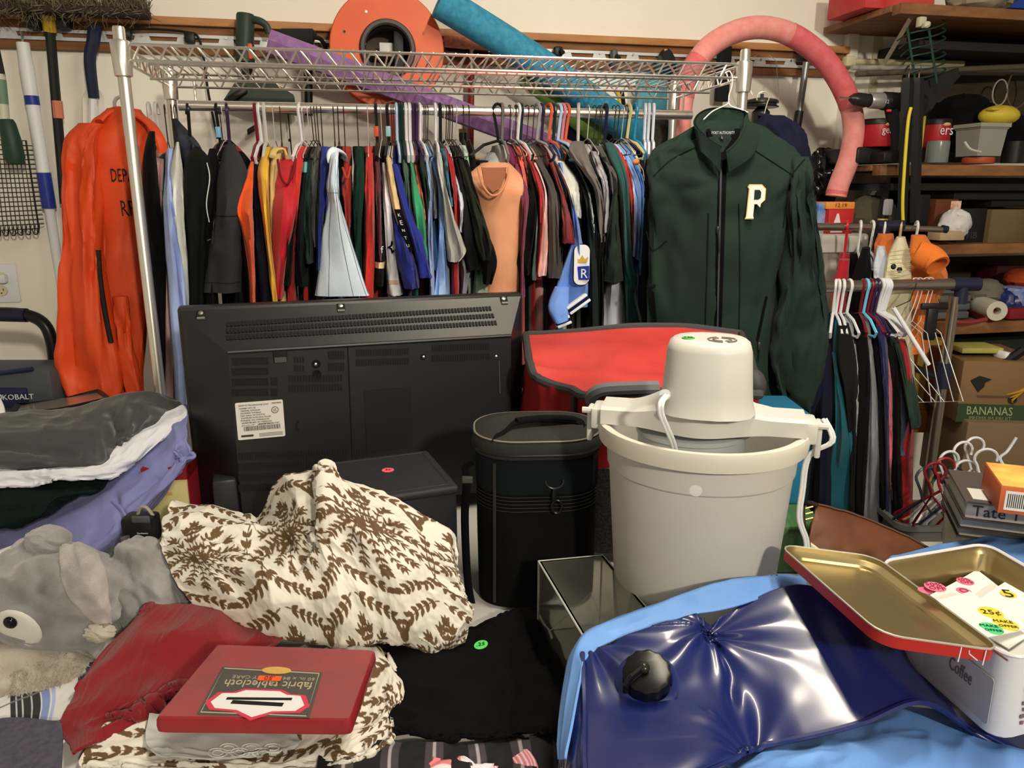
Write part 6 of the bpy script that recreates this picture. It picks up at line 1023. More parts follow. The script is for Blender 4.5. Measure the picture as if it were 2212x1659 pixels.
for s, e in ((-1, aL), (1, aR)):
    obj(MB().box(e + AU * s * .006 - Z3 * .008, (.018, .05, .03), U=AU, bevel=.004), 'end_block', IW2, T); lt = obj(MB().box(e + AU * s * .018 - Z3 * .02, (.008, .026, .05), U=AU, bevel=.003), 'latch', IW2, T); obj(MB().tube([e + AU * s * .01 + Z3 * .002 - AV * .016, e + AU * s * .028 + Z3 * .002 - AV * .016], .0045, 8), 'latch_pin', IW2, lt)
CW = mat((226, 220, 206), .45)
obj(MB().tube([hs.at(1440, 852, -.004, 1.0), hs.at(1436, 853, .012, 1.0)], .0075, 12), 'cord_grommet', CW, mh)
cP = [hs.at(1437, 854, .012, .95), at(1426, 868, .93), at(1424, 890, .925), at(1434, 918, .93), at(1448, 950, .945), at(1456, 980, .96)]
for dx in (0, .004): obj(MB().tube(curve([p + V(dx, 0, 0) for p in cP], 24), .0024, 8), 'cord', CW, T)
obj(MB().tube(curve([atz(1590, 935, rz - .03), atz(1615, 925, rz - .02), atz(1632, 932, rz - .02), atz(1600, 950, rz - .04)], 14), .003, 6), 'cord_in_bucket', CW, T)
ce = aR + AU * .022
for dx in (0, .004): obj(MB().tube(curve([ce + V(dx, 0, .008), ce + V(.01 + dx, -.01, -.02), at(1744, 985, ce[1]) + V(dx, 0, 0), at(1730, 1060, ce[1]) + V(dx, 0, 0), at(1724, 1120, ce[1]) + V(dx, 0, 0), at(1738, 1165, ce[1]) + V(dx, 0, 0), at(1740, 1196, ce[1]) + V(dx, 0, 0)], 30), .0024, 8), 'power_cord', CW, T)
obj(MB().sphere(at(1751, 949, ce[1] - .01), (.0075, .004, .006), 8, 14), 'latch_button', mat((236, 230, 224), .3), T)
# ---------------------------------------------------------------- red pop-up carrier behind
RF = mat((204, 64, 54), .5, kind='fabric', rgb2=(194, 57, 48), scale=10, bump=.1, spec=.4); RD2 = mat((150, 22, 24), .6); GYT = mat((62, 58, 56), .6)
T = thing('soft_carrier', 'red fabric pop-up carrier with dark grey piping and black mesh sides', 'carrier', V(.30, 1.48, TZ))
top = patch([[at(1136, 730, 1.72), at(1230, 721, 1.71), at(1350, 712, 1.70), at(1480, 712, 1.71), at(1600, 724, 1.70)], [at(1140, 764, 1.56), at(1230, 762, 1.55), at(1370, 760, 1.54), at(1490, 764, 1.56), at(1620, 776, 1.56)], [at(1146, 796, 1.47), at(1225, 806, 1.45), at(1330, 810, 1.42), at(1480, 816, 1.42), at(1640, 824, 1.42)], [at(1166, 818, 1.42), at(1232, 838, 1.37), at(1290, 862, 1.31), at(1460, 850, 1.31), at(1640, 858, 1.31)]], 30, 36)
top = disp(top, .022, 3.0, 2.2, 5, 'ridge'); m = MB().sheet(top, .003); obj(m, 'top_panel', RF, T, sharp=80)
edge = np.concatenate([top[0], top[1:, -1], top[-1, ::-1][1:], top[::-1, 0][1:-1]]); obj(MB().tube(edge, .0085, 8, closed=True), 'piping', GYT, T)
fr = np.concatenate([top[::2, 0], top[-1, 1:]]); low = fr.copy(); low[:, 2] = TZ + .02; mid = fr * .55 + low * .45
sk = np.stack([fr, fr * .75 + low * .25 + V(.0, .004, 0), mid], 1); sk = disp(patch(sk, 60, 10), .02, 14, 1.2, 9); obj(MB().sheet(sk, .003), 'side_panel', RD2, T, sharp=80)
obj(MB().sheet(np.stack([mid, low], 1), .003), 'mesh_panel', mat((30, 28, 27), .7, rgb2=(66, 62, 58), scale=260), T)
obj(MB().tube(curve([at(1280, 868, 1.31), at(1278, 855, 1.30), at(1300, 842, 1.29), at(1350, 838, 1.29), at(1420, 836, 1.30)], 20), .012, 8), 'front_hoop', mat((112, 106, 104), .6), T)
obj(MB().tube([top[-1, 10], V(top[-1, 10][0], top[-1, 10][1], TZ)], .006, 8), 'frame_leg', GYT, T)
obj(MB().sphere(at(1628, 832, 1.36), (.022, .03, .03), 8, 12), 'corner_guard', GYT, T)
# ---------------------------------------------------------------- clear acrylic riser
AC = mat((236, 236, 228), .06, trans=.96, raw=True, spec=.5); z = .90
a, b_, c, d = atz(1163, 1212, z), atz(1303, 1199, z), atz(1420, 1340, z), atz(1268, 1388, z)
T = thing('acrylic_riser', 'scratched clear acrylic display riser in front of the ice cream bucket', 'display riser', V(*((a + c) / 2)[:2], TZ)); t = .004
def plate(p, q, r, s, th): m = MB(); n = unit(np.cross(q - p, s - p)); P = np.array([p, q, r, s]); m.add(np.concatenate([P, P - n * th]), [(0, 1, 2, 3), (7, 6, 5, 4), (0, 4, 5, 1), (1, 5, 6, 2), (2, 6, 7, 3), (3, 7, 4, 0)]); return m
dn = V(0, 0, z - TZ)
obj(plate(d, c, b_, a, t), 'top_plate', AC, T, smooth=False); obj(plate(a - dn, d - dn, d, a, t), 'side_plate', AC, T, smooth=False); obj(plate(c - dn, b_ - dn, b_, c, t), 'side_plate', AC, T, smooth=False); obj(plate(b_ - dn, a - dn, a, b_, t), 'back_plate', AC, T, smooth=False)
ED = mat((190, 186, 164), .3); m = MB(); m.tube([a, b_], .0012, 5); m.tube([a, d], .0014, 5); m.tube([b_, c], .001, 5); m.tube([a, a - dn], .0012, 5); obj(m, 'polished_edge', ED, T)
e1, e2, e3 = atz(1186, 1368, .80), atz(1276, 1282, .80), atz(1320, 1390, .80); obj(MB().tube([e1, e2, e3], .0009, 5), 'inner_edge', ED, T)
# ================================================================ cloth piled on the table
def damask(x, y):
    """1 where the brown damask print lies; x, y in metres on the cloth"""
    PX, PY = .175, .235; out = np.zeros(x.shape, bool)
    leaves = []                                            # (cx, cy, angle, length, width)
    def stem(pts, n, l0, l1, side=1.0, w=.30):
        P = curve([np.array([*p, 0.]) for p in pts], n)
        for i in range(1, n):
            d = P[i] - P[i - 1]; a = math.atan2(d[1], d[0]); L = l0 + (l1 - l0) * i / n
            leaves.append((P[i][0] - d[0] * .5, P[i][1] - d[1] * .5, a, np.linalg.norm(d) * .62, .0014))
            for s in (1, -1):
                b = a + s * .68; leaves.append((P[i][0] + math.cos(b) * L * .55, P[i][1] + math.sin(b) * L * .55, b, L * .5, L * w * .5))
        d = P[-1] - P[-2]; a = math.atan2(d[1], d[0]); leaves.append((P[-1][0] + math.cos(a) * l1 * .5, P[-1][1] + math.sin(a) * l1 * .5, a, l1 * .55, l1 * .2))
    for s in (1, -1):                                       # palmette, mirrored left and right
        for ang, ln in ((82, .066), (58, .066), (34, .062), (10, .062), (-16, .062), (-42, .062), (-66, .068)):
            t = math.radians(ang); ex, ey = math.cos(t), math.sin(t); bx = .35 if ang > -20 else -.15
            stem([(s * .003, .004), (s * (.018 + .010 * abs(ex)) * max(ex, .35), .010 * ey + .004), (s * ln * .68 * ex, ln * .68 * ey + .006 * bx), (s * ln * ex * 1.02, ln * ey - .008 * ex)], 8, .009, .015, w=.36)
        for r in (.006, .012, .018): 
            for q in range(4): a = .5 + q * .45; leaves.append((s * r * 1.1 * math.cos(a), -.012 + r * 1.5 * math.sin(a) - .004, a + 1.57 * s, .006, .0016))
    stem([(0, .01), (0, .04), (0, .07), (0, .080)], 8, .010, .012, w=.42); stem([(0, -.01), (0, -.04), (0, -.066), (0, -.078)], 7, .011, .015, w=.42)
    med = list(leaves); leaves.clear()
    for s in (1, -1):
        stem([(s * PX * .5, -.060), (s * PX * .40, -.085), (s * PX * .20, -.100), (s * .004, -.1175)], 9, .015, .016, w=.5); stem([(s * .004, .1175), (s * PX * .20, .100), (s * PX * .40, .085), (s * PX * .5, .060)], 9, .015, .016, w=.5)
        stem([(s * PX * .5, -.06), (s * PX * .47, -.02), (s * PX * .5, .02), (s * PX * .5, .06)], 8, .014, .014, w=.5)
    vine = list(leaves)
    row = np.floor(y / PY + .5).astype(int); lx = x - PX * .5 * (row % 2); xx = lx - PX * np.round(lx / PX); yy = y - PY * row
    for cx, cy, a, L, w in med + vine:
        m = (np.abs(xx - cx) < L) & (np.abs(yy - cy) < L) & ~out
        if not m.any(): continue
        dx, dy = xx[m] - cx, yy[m] - cy; u = dx * math.cos(a) + dy * math.sin(a); v = -dx * math.sin(a) + dy * math.cos(a); q = out[m]; q |= (u / L) ** 2 + (v / (w * (1 - .35 * u / L))) ** 2 < 1; out[m] = q
    return out
DM = mat((255, 255, 255), .85, kind='vcol', spec=.2)
def printed(P, name, parent, scale=1.0, ox=0.0, oy=0.0, rot=0.0, th=.002, inside=None):
    m, n = P.shape[:2]; lu = np.concatenate([[0], np.cumsum(np.linalg.norm(np.diff(P, axis=0), axis=2).mean(1))]); lv = np.concatenate([[0], np.cumsum(np.linalg.norm(np.diff(P, axis=1), axis=2).mean(0))])
    yy, xx = np.meshgrid(lu, lv, indexing='ij'); c, s = math.cos(rot), math.sin(rot); msk = damask((xx * c - yy * s) * scale + ox, -(xx * s + yy * c) * scale + oy)
    mb = MB().sheet(P, th); o = obj(mb, name, DM, parent, sharp=180); base = np.array(alb((226, 213, 188))); ink = np.array(alb((104, 78, 50)))
    col = np.where(msk.reshape(-1, 1), ink, base); col = np.concatenate([col, np.tile(base * .9, (len(col), 1))]); ca = o.data.color_attributes.new('Col', 'FLOAT_COLOR', 'POINT')
    ca.data.foreach_set('color', np.concatenate([col, np.ones((len(col), 1))], 1).astype(np.float32).ravel()); return o, mb
def crease(P, c, w, amp, lo=None):                          # a valley or ridge along a polyline given in world points
    c = np.asarray(c); best = np.full(P.shape[:2], 9.0)
    for a, b in zip(c[:-1], c[1:]):
        ab = b - a; t = np.clip(((P - a) @ ab) / (ab @ ab), 0, 1); best = np.minimum(best, np.linalg.norm(P - (a + t[..., None] * ab), axis=2))
    return P + normals(P) * (amp * np.exp(-(best / w) ** 2))[..., None]
# damask bundle
rows = [
 [(420,1130,1.40),(480,1130,1.40),(560,1135,1.38),(620,1080,1.26),(700,1060,1.17),(790,1090,1.16),(880,1140,1.14),(950,1200,1.13)],
 [(372,1094,1.24),(480,1104,1.26),(560,1122,1.27),(600,1040,1.20),(702,1016,1.15),(800,1062,1.13),(900,1112,1.11),(975,1175,1.10)],
 [(350,1150,1.16),(460,1138,1.17),(560,1140,1.19),(622,1085,1.14),(704,1066,1.10),(812,1108,1.07),(915,1160,1.06),(992,1222,1.06)],
 [(360,1210,1.12),(450,1200,1.09),(555,1190,1.10),(650,1165,1.08),(722,1155,1.05),(830,1190,1.02),(930,1230,1.03),(1006,1290,1.04)],
 [(412,1275,1.08),(500,1272,1.03),(600,1270,1.00),(690,1270,.985),(770,1272,.985),(860,1290,.99),(940,1310,1.0),(1015,1340,1.02)],
 [(450,1306,1.07),(545,1345,1.02),(640,1360,.995),(720,1372,.985),(800,1380,.98),(870,1386,.985),(940,1391,1.0),(1004,1378,1.02)],
 [(470,1312,1.10),(560,1348,1.06),(640,1364,1.04),(720,1376,1.03),(800,1384,1.03),(870,1390,1.03),(940,1394,1.04),(1000,1382,1.05)]]
P = patch(pix(rows), 330, 520); P = disp(P, .034, 3.4, 4.4, 3, 'ridge'); P = disp(P, .014, 7, 9, 5, 'ridge'); P = disp(P, .004, 18, 22, 6)
P = crease(P, [at(702, 1016, 1.15), at(712, 1110, 1.07), at(700, 1190, 1.06)], .014, .018); P = crease(P, [at(676, 1050, 1.15), at(690, 1130, 1.08), at(640, 1240, 1.03)], .012, -.016)
P = crease(P, [at(360, 1165, 1.15), at(470, 1158, 1.15), at(600, 1150, 1.16), at(660, 1160, 1.1)], .010, .016); P = crease(P, [at(470, 1185, 1.12), at(540, 1200, 1.1), at(610, 1190, 1.1)], .018, -.03); P = crease(P, [at(740, 1090, 1.09), at(860, 1140, 1.06), at(960, 1220, 1.05)], .009, .010)
T = thing('damask_bundle', 'bunched cream cloth with brown damask print tied at the top', 'cloth bundle', V(-.20, 1.1, TZ)); printed(P, 'cloth', T, 1.0, .05, .03, .12)
kn = patch(np.array([[at(690 + 22 * math.cos(a) * s + 8, y + 4 * math.sin(3 * a), 1.145 + .02 * math.sin(a)) for a in np.linspace(0, 2 * math.pi, 13)] for s, y in ((1.3, 1052), (.75, 1036), (.6, 1026), (.9, 1012), (.75, 1010))]), 20, 60); kn = disp(kn, .006, 3, 14, 6, 'ridge'); printed(kn, 'tied_knot', T, 1.0, .02, .08)
# folded damask cloth lying flat in front
rows = [
 [(250,1490,.97),(420,1440,1.0),(600,1402,1.01),(720,1398,1.0),(806,1394,1.0),(836,1420,.98)],
 [(236,1530,.93),(420,1490,.94),(600,1470,.94),(740,1465,.94),(838,1460,.93),(868,1498,.92)],
 [(206,1590,.88),(400,1575,.87),(600,1570,.87),(740,1560,.87),(826,1545,.88),(848,1548,.885)],
 [(170,1640,.835),(380,1640,.83),(560,1640,.825),(700,1628,.83),(800,1600,.85),(852,1592,.86)],
 [(186,1654,.845),(380,1662,.835),(560,1664,.83),(700,1652,.835),(795,1632,.85),(842,1606,.87)],
 [(240,1650,.87),(400,1668,.86),(560,1672,.85),(700,1660,.86),(780,1640,.87),(820,1612,.88)]]
P = patch(pix(rows), 200, 330); P = disp(P, .014, 4, 7, 9, 'ridge'); P = disp(P, .006, 8, 14, 2)
T = thing('folded_damask_cloth', 'flat folded damask cloth lying under the red tablecloth package', 'cloth', V(-.25, .92, TZ)); printed(P, 'cloth', T, 1.0, .1, .02, -.3)
li = patch(pix([[(330,1548,.892),(440,1560,.878),(560,1575,.868),(640,1585,.86)],[(320,1600,.85),(430,1612,.842),(560,1622,.838),(650,1616,.842)],[(340,1632,.828),(420,1644,.822),(520,1640,.826),(600,1628,.832)]]), 40, 60); li = disp(li, .010, 3, 6, 4, 'ridge') + V(0, -.006, .008); lm = MB().sheet(li, .002); lo_ = obj(lm, 'lining_flap', fab((186, 180, 164)), T)
ls_ = Snap(lm)
for k in range(6):
    for r in (.006, .011): obj(MB().tube([ls_.at(470 + k * 24 + math.cos(a) * r * 1900, 1626 - (k % 2) * 10 + math.sin(a) * r * 900, .0015, .83) for a in np.linspace(0, 6.28, 14, endpoint=False)], .0008, 4, closed=True), 'lace_loop', fab((222, 212, 190)), lo_)
# red gauze cloth
RG = mat((132, 22, 30), .85, kind='fabric', rgb2=(116, 16, 24), scale=6, bump=.5, spec=.2, sheen=.2)
rows = [
 [(360,1318,1.10),(420,1306,1.11),(500,1312,1.11),(570,1330,1.10),(625,1350,1.07)],
 [(318,1330,1.04),(400,1318,1.05),(480,1322,1.05),(560,1338,1.04),(628,1356,1.02)],
 [(240,1400,.98),(350,1375,.975),(450,1375,.975),(550,1380,.98),(606,1384,.985)],
 [(196,1455,.935),(320,1442,.925),(440,1432,.93),(530,1422,.945),(580,1408,.96)],
 [(158,1530,.88),(290,1502,.875),(400,1470,.89),(490,1456,.91),(552,1432,.94)],
 [(130,1576,.85),(240,1546,.85),(340,1512,.865),(430,1490,.885),(500,1474,.905)],
 [(148,1600,.845),(236,1572,.85),(330,1530,.865),(410,1500,.88),(480,1484,.90)],
 [(156,1634,.83),(230,1600,.84),(320,1550,.855),(390,1518,.87),(470,1490,.895)]]
P = patch(pix(rows), 150, 190); P = disp(P, .034, 3.4, 2.6, 11, 'ridge'); P = disp(P, .0014, 10, 70, 2)
P = crease(P, [at(250, 1560, .85), at(350, 1510, .87), at(470, 1440, .92)], .012, -.016); P = crease(P, [at(330, 1330, 1.04), at(300, 1400, .97), at(180, 1500, .9)], .016, .010)
solo(MB().sheet(P, .004), 'red_gauze_cloth', 'crumpled dark red crinkle cloth between the plush toy and package', 'cloth', RG, sharp=180)
# packaged red tablecloth
z = .885; q = [atz(x, y, z) for x, y in ((333, 1553), (757, 1558), (812, 1404), (470, 1392))]; cpk = sum(q) / 4
def rcorner(q, f=.04):
    o = []
    for i in range(4):
        a, b, c = q[i - 1], q[i], q[(i + 1) % 4]; p0, p2 = b + (a - b) * f, b + (c - b) * f
        o += [p0 * (1 - t) ** 2 + b * 2 * t * (1 - t) + p2 * t * t for t in (0, .33, .67, 1)]
    return np.array(o)
T = thing('packaged_tablecloth', 'flat red tablecloth in clear plastic with black label card', 'package', V(cpk[0], cpk[1], z - .02))
m = MB(); rim = [np.array([cpk + (p - cpk) * f + Z3 * dz for p in rcorner(q) ]) for f, dz in ((.97, -.019), (1.0, -.017), (1.006, -.010), (1.0, -.003), (.985, 0))]
m.grid(np.array(rim), closed_v=True); kk = rim[0].shape[0]; m.f.append(tuple(range(4 * kk, 5 * kk))); obj(m, 'folded_cloth', mat((146, 28, 32), .6, rgb2=(132, 24, 28), scale=30, coat=.25), T, sharp=40)
bl2 = lambda u, v: (q[0] * (1 - u) + q[1] * u) * (1 - v) + (q[3] * (1 - u) + q[2] * u) * v
g = np.array([[bl2(u, v) for u in np.linspace(.01, .99, 60)] for v in np.linspace(.02, .98, 40)]); g = disp(g, .0035, 5, 9, 4, 'ridge'); g[..., 2] = np.maximum(g[..., 2], z + .0008) + .0008
cm = mat((255, 255, 255), .08, raw=True, alpha=.05, spec=.6); obj(MB().grid(g), 'plastic_film', cm, T, sharp=180)
cd = [atz(x, y, z + .0006) for x, y in ((424, 1543), (668, 1552), (697, 1452), (480, 1440))]; cl = lambda u, v: (cd[0] * (1 - u) + cd[1] * u) * (1 - v) + (cd[3] * (1 - u) + cd[2] * u) * v
lb = obj(MB().add(np.array(cd), [(0, 1, 2, 3)]), 'label_card', mat((52, 44, 38), .5), T); m = MB(); m.tube([cl(u, v) + Z3 * .0004 for u, v in ((.03, .04), (.97, .04), (.97, .96), (.03, .96))], .0008, 4, closed=True); obj(m, 'card_border', mat((180, 164, 120), .5), lb)
LU, LV = -unit(cd[1] - cd[0]), -unit(cd[3] - cd[0])
text('fabric tablecloth', .105, cl(.52, .66) + Z3 * .0004, LU, LV, mat((176, 160, 116), .5), lb, height=.013); text('60 in. x 84 in.  EASY CARE', .10, cl(.55, .80) + Z3 * .0004, LU, LV, mat((150, 138, 104), .5), lb, height=.006)
bo = [(-.054, -.004), (-.046, .012), (-.03, .013), (-.02, .019), (.02, .019), (.03, .013), (.046, .012), (.054, -.004), (.046, -.014), (.02, -.016), (0, -.027), (-.02, -.016), (-.046, -.014)]
bc_ = cl(.50, .28) + Z3 * .0006
bd = obj(MB().prism([(x * 1.12, y * 1.18) for x, y in bo], .0005, bc_, -LU, -LV, Z3), 'badge', mat((206, 60, 76), .5), lb); obj(MB().prism(bo, .0005, bc_ + Z3 * .0004, -LU, -LV, Z3), 'badge_face', mat((232, 222, 206), .5), bd)
m = MB(); m.box(bc_ + Z3 * .0012 - LV * .004, (.075, .004, .0004), U=unit(LU + LV * .04)); m.box(bc_ + Z3 * .0012 + LV * .004, (.06, .006, .0004), U=unit(LU - LV * .03)); obj(m, 'badge_bars', M_BLACK, bd)
st = obj(MB().prism(rrect(.028, .009, .001), .0006, cl(.52, .76) + Z3 * .002, -LU, -LV, Z3), 'price_sticker', mat((236, 92, 40), .6), lb); text('.50', .012, cl(.52, .76) + Z3 * .0028, LU, LV, mat((150, 50, 20), .6), st, 'price')
obj(MB().prism([(.018 * math.cos(a), .007 * math.sin(a)) for a in np.linspace(0, 6.28, 20, endpoint=False)], .0006, cl(.55, .965) + Z3 * .0008, -LU, -LV, Z3), 'gold_oval', mat((206, 160, 80), .5), lb)
# black cloth with green price dot
BKC = fab((22, 20, 19), (17, 16, 15), sheen=.05)
rows = [
 [(820,1400,1.10),(930,1380,1.12),(1040,1352,1.14),(1120,1320,1.16),(1190,1322,1.15)],
 [(826,1410,1.04),(950,1388,1.06),(1045,1362,1.09),(1130,1325,1.11),(1192,1345,1.09)],
 [(836,1450,.99),(950,1436,.99),(1060,1415,1.0),(1160,1395,1.01),(1222,1420,.99)],
 [(834,1515,.93),(950,1512,.92),(1060,1502,.92),(1160,1482,.93),(1234,1500,.92)],
 [(846,1572,.885),(950,1588,.865),(1060,1584,.865),(1160,1570,.875),(1214,1588,.865)],
 [(850,1585,.89),(950,1602,.875),(1060,1600,.875),(1160,1590,.885),(1206,1604,.88)]]
P = patch(pix(rows), 90, 110); P = disp(P, .022, 4, 4, 21, 'ridge'); P = disp(P, .008, 9, 9, 22, 'ridge'); m = MB().sheet(P, .004); T = thing('black_cloth', 'folded black cloth with green price dot in front of the cooler bag', 'cloth', V(-.02, 1.0, TZ)); obj(m, 'cloth', BKC, T, sharp=180)
s_ = Snap(m); c = s_.at(1039, 1393, .001); n = unit(s_.nrm(1039, 1393) + Z3 * .5); pd_ = obj(disc(c, n, .0105), 'price_dot', mat((96, 214, 96), .6), T); t1 = unit(np.cross(V(0, 1, 0), n)); text('.25', .012, c + n * .001, t1, np.cross(n, t1), mat((30, 90, 36), .6), pd_, 'price')
obj(MB().tube(curve([s_.at(1166, 1325, .002, 1.1), s_.at(1180, 1350, .002, 1.1), s_.at(1190, 1362, .002, 1.08), s_.at(1196, 1378, .002, 1.05)], 12), .0018, 5), 'loose_thread', fab((190, 184, 170)), T)
# dark plaid cloth in front
def vpaint(P, name, label, cat, fn, th=.003, group=None):
    m, n = P.shape[:2]; uu, vv = np.meshgrid(np.linspace(0, 1, m), np.linspace(0, 1, n), indexing='ij'); col = fn(uu, vv).reshape(-1, 3); mb = MB().sheet(P, th); o = solo(mb, name, label, cat, DM, group, sharp=180)
    ca = o.data.color_attributes.new('Col', 'FLOAT_COLOR', 'POINT'); col = np.concatenate([col, col]); ca.data.foreach_set('color', np.concatenate([col, np.ones((len(col), 1))], 1).astype(np.float32).ravel()); return o, mb
A_ = lambda *c: np.array(alb(c))
def band(v, c, w): return (np.abs(v - c) < w)[..., None]
def plaid_dark(u, v):
    c = np.broadcast_to(A_(34, 31, 30), (*u.shape, 3)).copy()
    for k in (.12, .29, .46, .63, .80, .95): c = np.where(band(v, k, .035), A_(70, 62, 60), c); c = np.where(band(v, k, .006), A_(164, 152, 146), c)
    return c
P = patch(pix([[(700,1590,.93),(830,1596,.92),(960,1606,.90),(1090,1590,.91),(1230,1570,.92)],[(690,1630,.89),(820,1640,.87),(960,1650,.86),(1100,1635,.87),(1230,1620,.88)],[(680,1700,.83),(820,1710,.82),(960,1715,.81),(1100,1705,.82),(1230,1690,.83)],[(670,1800,.76),(820,1810,.75),(960,1815,.75),(1100,1805,.75),(1230,1790,.76)]]), 80, 240); P = disp(P, .010, 3, 6, 31)
vpaint(P, 'dark_plaid_cloth', 'black plaid cloth with thin pale stripes below the black cloth', 'cloth', plaid_dark)
# pink and white sock on it
def sock(u, v): c = np.broadcast_to(A_(224, 210, 204), (*u.shape, 3)).copy(); c = np.where((v > .60)[..., None] & (np.sin(v * 160) > -.6)[..., None], A_(226, 124, 124), c); return np.where((v < .30)[..., None] & (u < .35)[..., None], A_(226, 124, 118), c)
P = patch(pix([[(940,1640,.80),(985,1632,.81),(1040,1648,.80),(1095,1640,.80),(1140,1622,.82)],[(920,1660,.78),(985,1652,.785),(1045,1666,.775),(1105,1662,.775),(1160,1655,.79)],[(925,1720,.74),(985,1712,.74),(1050,1720,.735),(1110,1715,.735),(1165,1705,.75)],[(940,1770,.73),(985,1772,.72),(1050,1775,.715),(1110,1770,.715),(1160,1760,.73)]]), 60, 120); P = disp(P, .008, 3, 5, 33)
vpaint(P, 'pink_sock', 'pink and white knitted sock lying on the dark plaid cloth', 'sock', sock)
# plaid shirt and grey-purple cloth at the left
def plaid_light(u, v):
    c = np.broadcast_to(A_(214, 206, 190), (*u.shape, 3)).copy()
    for k, w, col in ((.10, .05, (70, 72, 70)), (.36, .10, (52, 50, 50)), (.50, .03, (128, 142, 174)), (.56, .015, (166, 176, 196)), (.86, .10, (58, 62, 60))): c = np.where(band(v, k, w), A_(*col), c)
    for k in (.30, .34, .40): c = np.where(band(v, k, .004), A_(190, 186, 176), c)
    for k in (.2, .62): c = np.where(band(u, k, .012), A_(120, 116, 108), c)
    return c
P = patch(pix([[(-60,1540,.92),(20,1500,.95),(90,1462,.98),(160,1438,.99),(215,1425,1.0)],[(-60,1580,.89),(20,1545,.91),(100,1510,.93),(165,1480,.95),(235,1455,.96)],[(-60,1640,.85),(20,1600,.86),(90,1570,.88),(150,1560,.88),(215,1500,.92)],[(-60,1680,.84),(20,1660,.84),(80,1640,.845),(135,1600,.86),(200,1540,.9)]]), 100, 200); P = disp(P, .005, 4, 4, 41)
vpaint(P, 'plaid_shirt', 'white, black and blue plaid shirt lying under the plush toy', 'shirt', plaid_light)
P = patch(pix([[(-80,1590,.90),(0,1568,.89),(80,1570,.885),(142,1580,.88)],[(-80,1620,.84),(0,1610,.835),(80,1612,.83),(142,1618,.83)],[(-80,1700,.78),(0,1690,.775),(80,1690,.77),(140,1690,.77)],[(-80,1800,.72),(0,1790,.715),(80,1790,.71),(138,1790,.71)]]), 60, 60); P = disp(P, .004, 3, 3, 43) + V(0, -.004, .014); P = crease(P, [at(-20, 1640, .8), at(60, 1635, .8), at(130, 1650, .8)], .006, -.006)
solo(MB().sheet(P, .004), 'grey_purple_cloth', 'folded grey-purple heather cloth in the near left corner', 'cloth', fab((88, 80, 88), (72, 66, 74), scale=120), sharp=180)
# pile of sweatshirts behind the plush toy
PW = fab((128, 126, 164), (120, 118, 156), scale=8)
P = patch(pix([[(-90,1130,1.46),(60,1080,1.46),(200,1000,1.46),(330,925,1.46),(404,880,1.47)],[(-90,1150,1.41),(70,1105,1.40),(215,1030,1.40),(340,950,1.42),(404,915,1.43)],[(-90,1175,1.35),(85,1140,1.34),(235,1070,1.35),(350,990,1.38),(403,955,1.40)],[(-90,1205,1.29),(90,1185,1.28),(235,1125,1.30),(345,1040,1.34),(398,988,1.37)],[(-90,1240,1.25),(60,1232,1.24),(190,1200,1.25),(292,1118,1.30),(388,1018,1.36)],[(-90,1250,1.27),(60,1245,1.27),(200,1208,1.28),(300,1128,1.33),(392,1026,1.38)]]), 90, 130); P = disp(P, .022, 3, 4, 51, 'ridge'); P = disp(P, .008, 8, 10, 52, 'ridge'); P = crease(P, [at(248, 1090, 1.3), at(300, 1050, 1.33), at(392, 975, 1.38)], .010, -.028); P = crease(P, [at(240, 1060, 1.34), at(252, 1100, 1.3), at(268, 1124, 1.29)], .007, -.014)
T = thing('periwinkle_sweatshirt', 'periwinkle blue sweatshirt draped at the bottom of the clothes pile', 'sweatshirt', V(-.75, 1.35, TZ)); m = MB().sheet(P, .006); obj(m, 'cloth', PW, T, sharp=180); s_ = Snap(m); obj(MB().tube(curve([s_.at(242, 1082, .001, 1.3), s_.at(262, 1100, .001, 1.3), s_.at(278, 1130, .001, 1.3)], 12), .003, 6), 'cuff_seam', PW, T)
DG = fab((30, 46, 38), (26, 40, 33), scale=8)
P = patch(pix([[(-90,1040,1.40),(20,1020,1.40),(110,1010,1.40),(190,1010,1.39),(240,1024,1.38)],[(-90,1070,1.34),(20,1055,1.33),(110,1050,1.33),(180,1050,1.34),(216,1052,1.35)],[(-90,1110,1.29),(10,1100,1.28),(80,1092,1.28),(120,1080,1.30),(200,1066,1.34)],[(-90,1150,1.27),(-10,1142,1.27),(50,1138,1.27),(95,1110,1.29),(110,1085,1.33)]]), 60, 80); P = disp(P, .022, 3, 3, 53, 'ridge'); P = disp(P, .008, 7, 8, 54, 'ridge'); solo(MB().sheet(P, .006), 'dark_green_sweatshirt', 'dark green fleece sweatshirt folded over the periwinkle one', 'sweatshirt', DG, sharp=180)
WS = fab((226, 220, 214), (216, 210, 204), scale=8)
P = patch(pix([[(-90,985,1.42),(60,980,1.43),(200,965,1.44),(290,920,1.46),(400,880,1.47)],[(-90,1010,1.36),(60,1002,1.37),(180,1000,1.37),(280,960,1.40),(398,905,1.44)],[(-90,1030,1.32),(40,1024,1.33),(130,1020,1.33),(240,1012,1.35),(300,985,1.39)],[(-90,1048,1.31),(50,1050,1.32),(110,1040,1.32),(235,1022,1.35),(280,1005,1.39)]]), 70, 110); P = disp(P, .022, 3, 4, 55, 'ridge'); P = disp(P, .009, 6, 10, 56, 'ridge'); solo(MB().sheet(P, .006), 'white_sweatshirt', 'white sweatshirt folded between charcoal and dark green ones', 'sweatshirt', WS, sharp=180)
CS = mat((66, 64, 60), .45, kind='fabric', rgb2=(60, 58, 55), scale=8, bump=.1, spec=.45, sheen=.2)
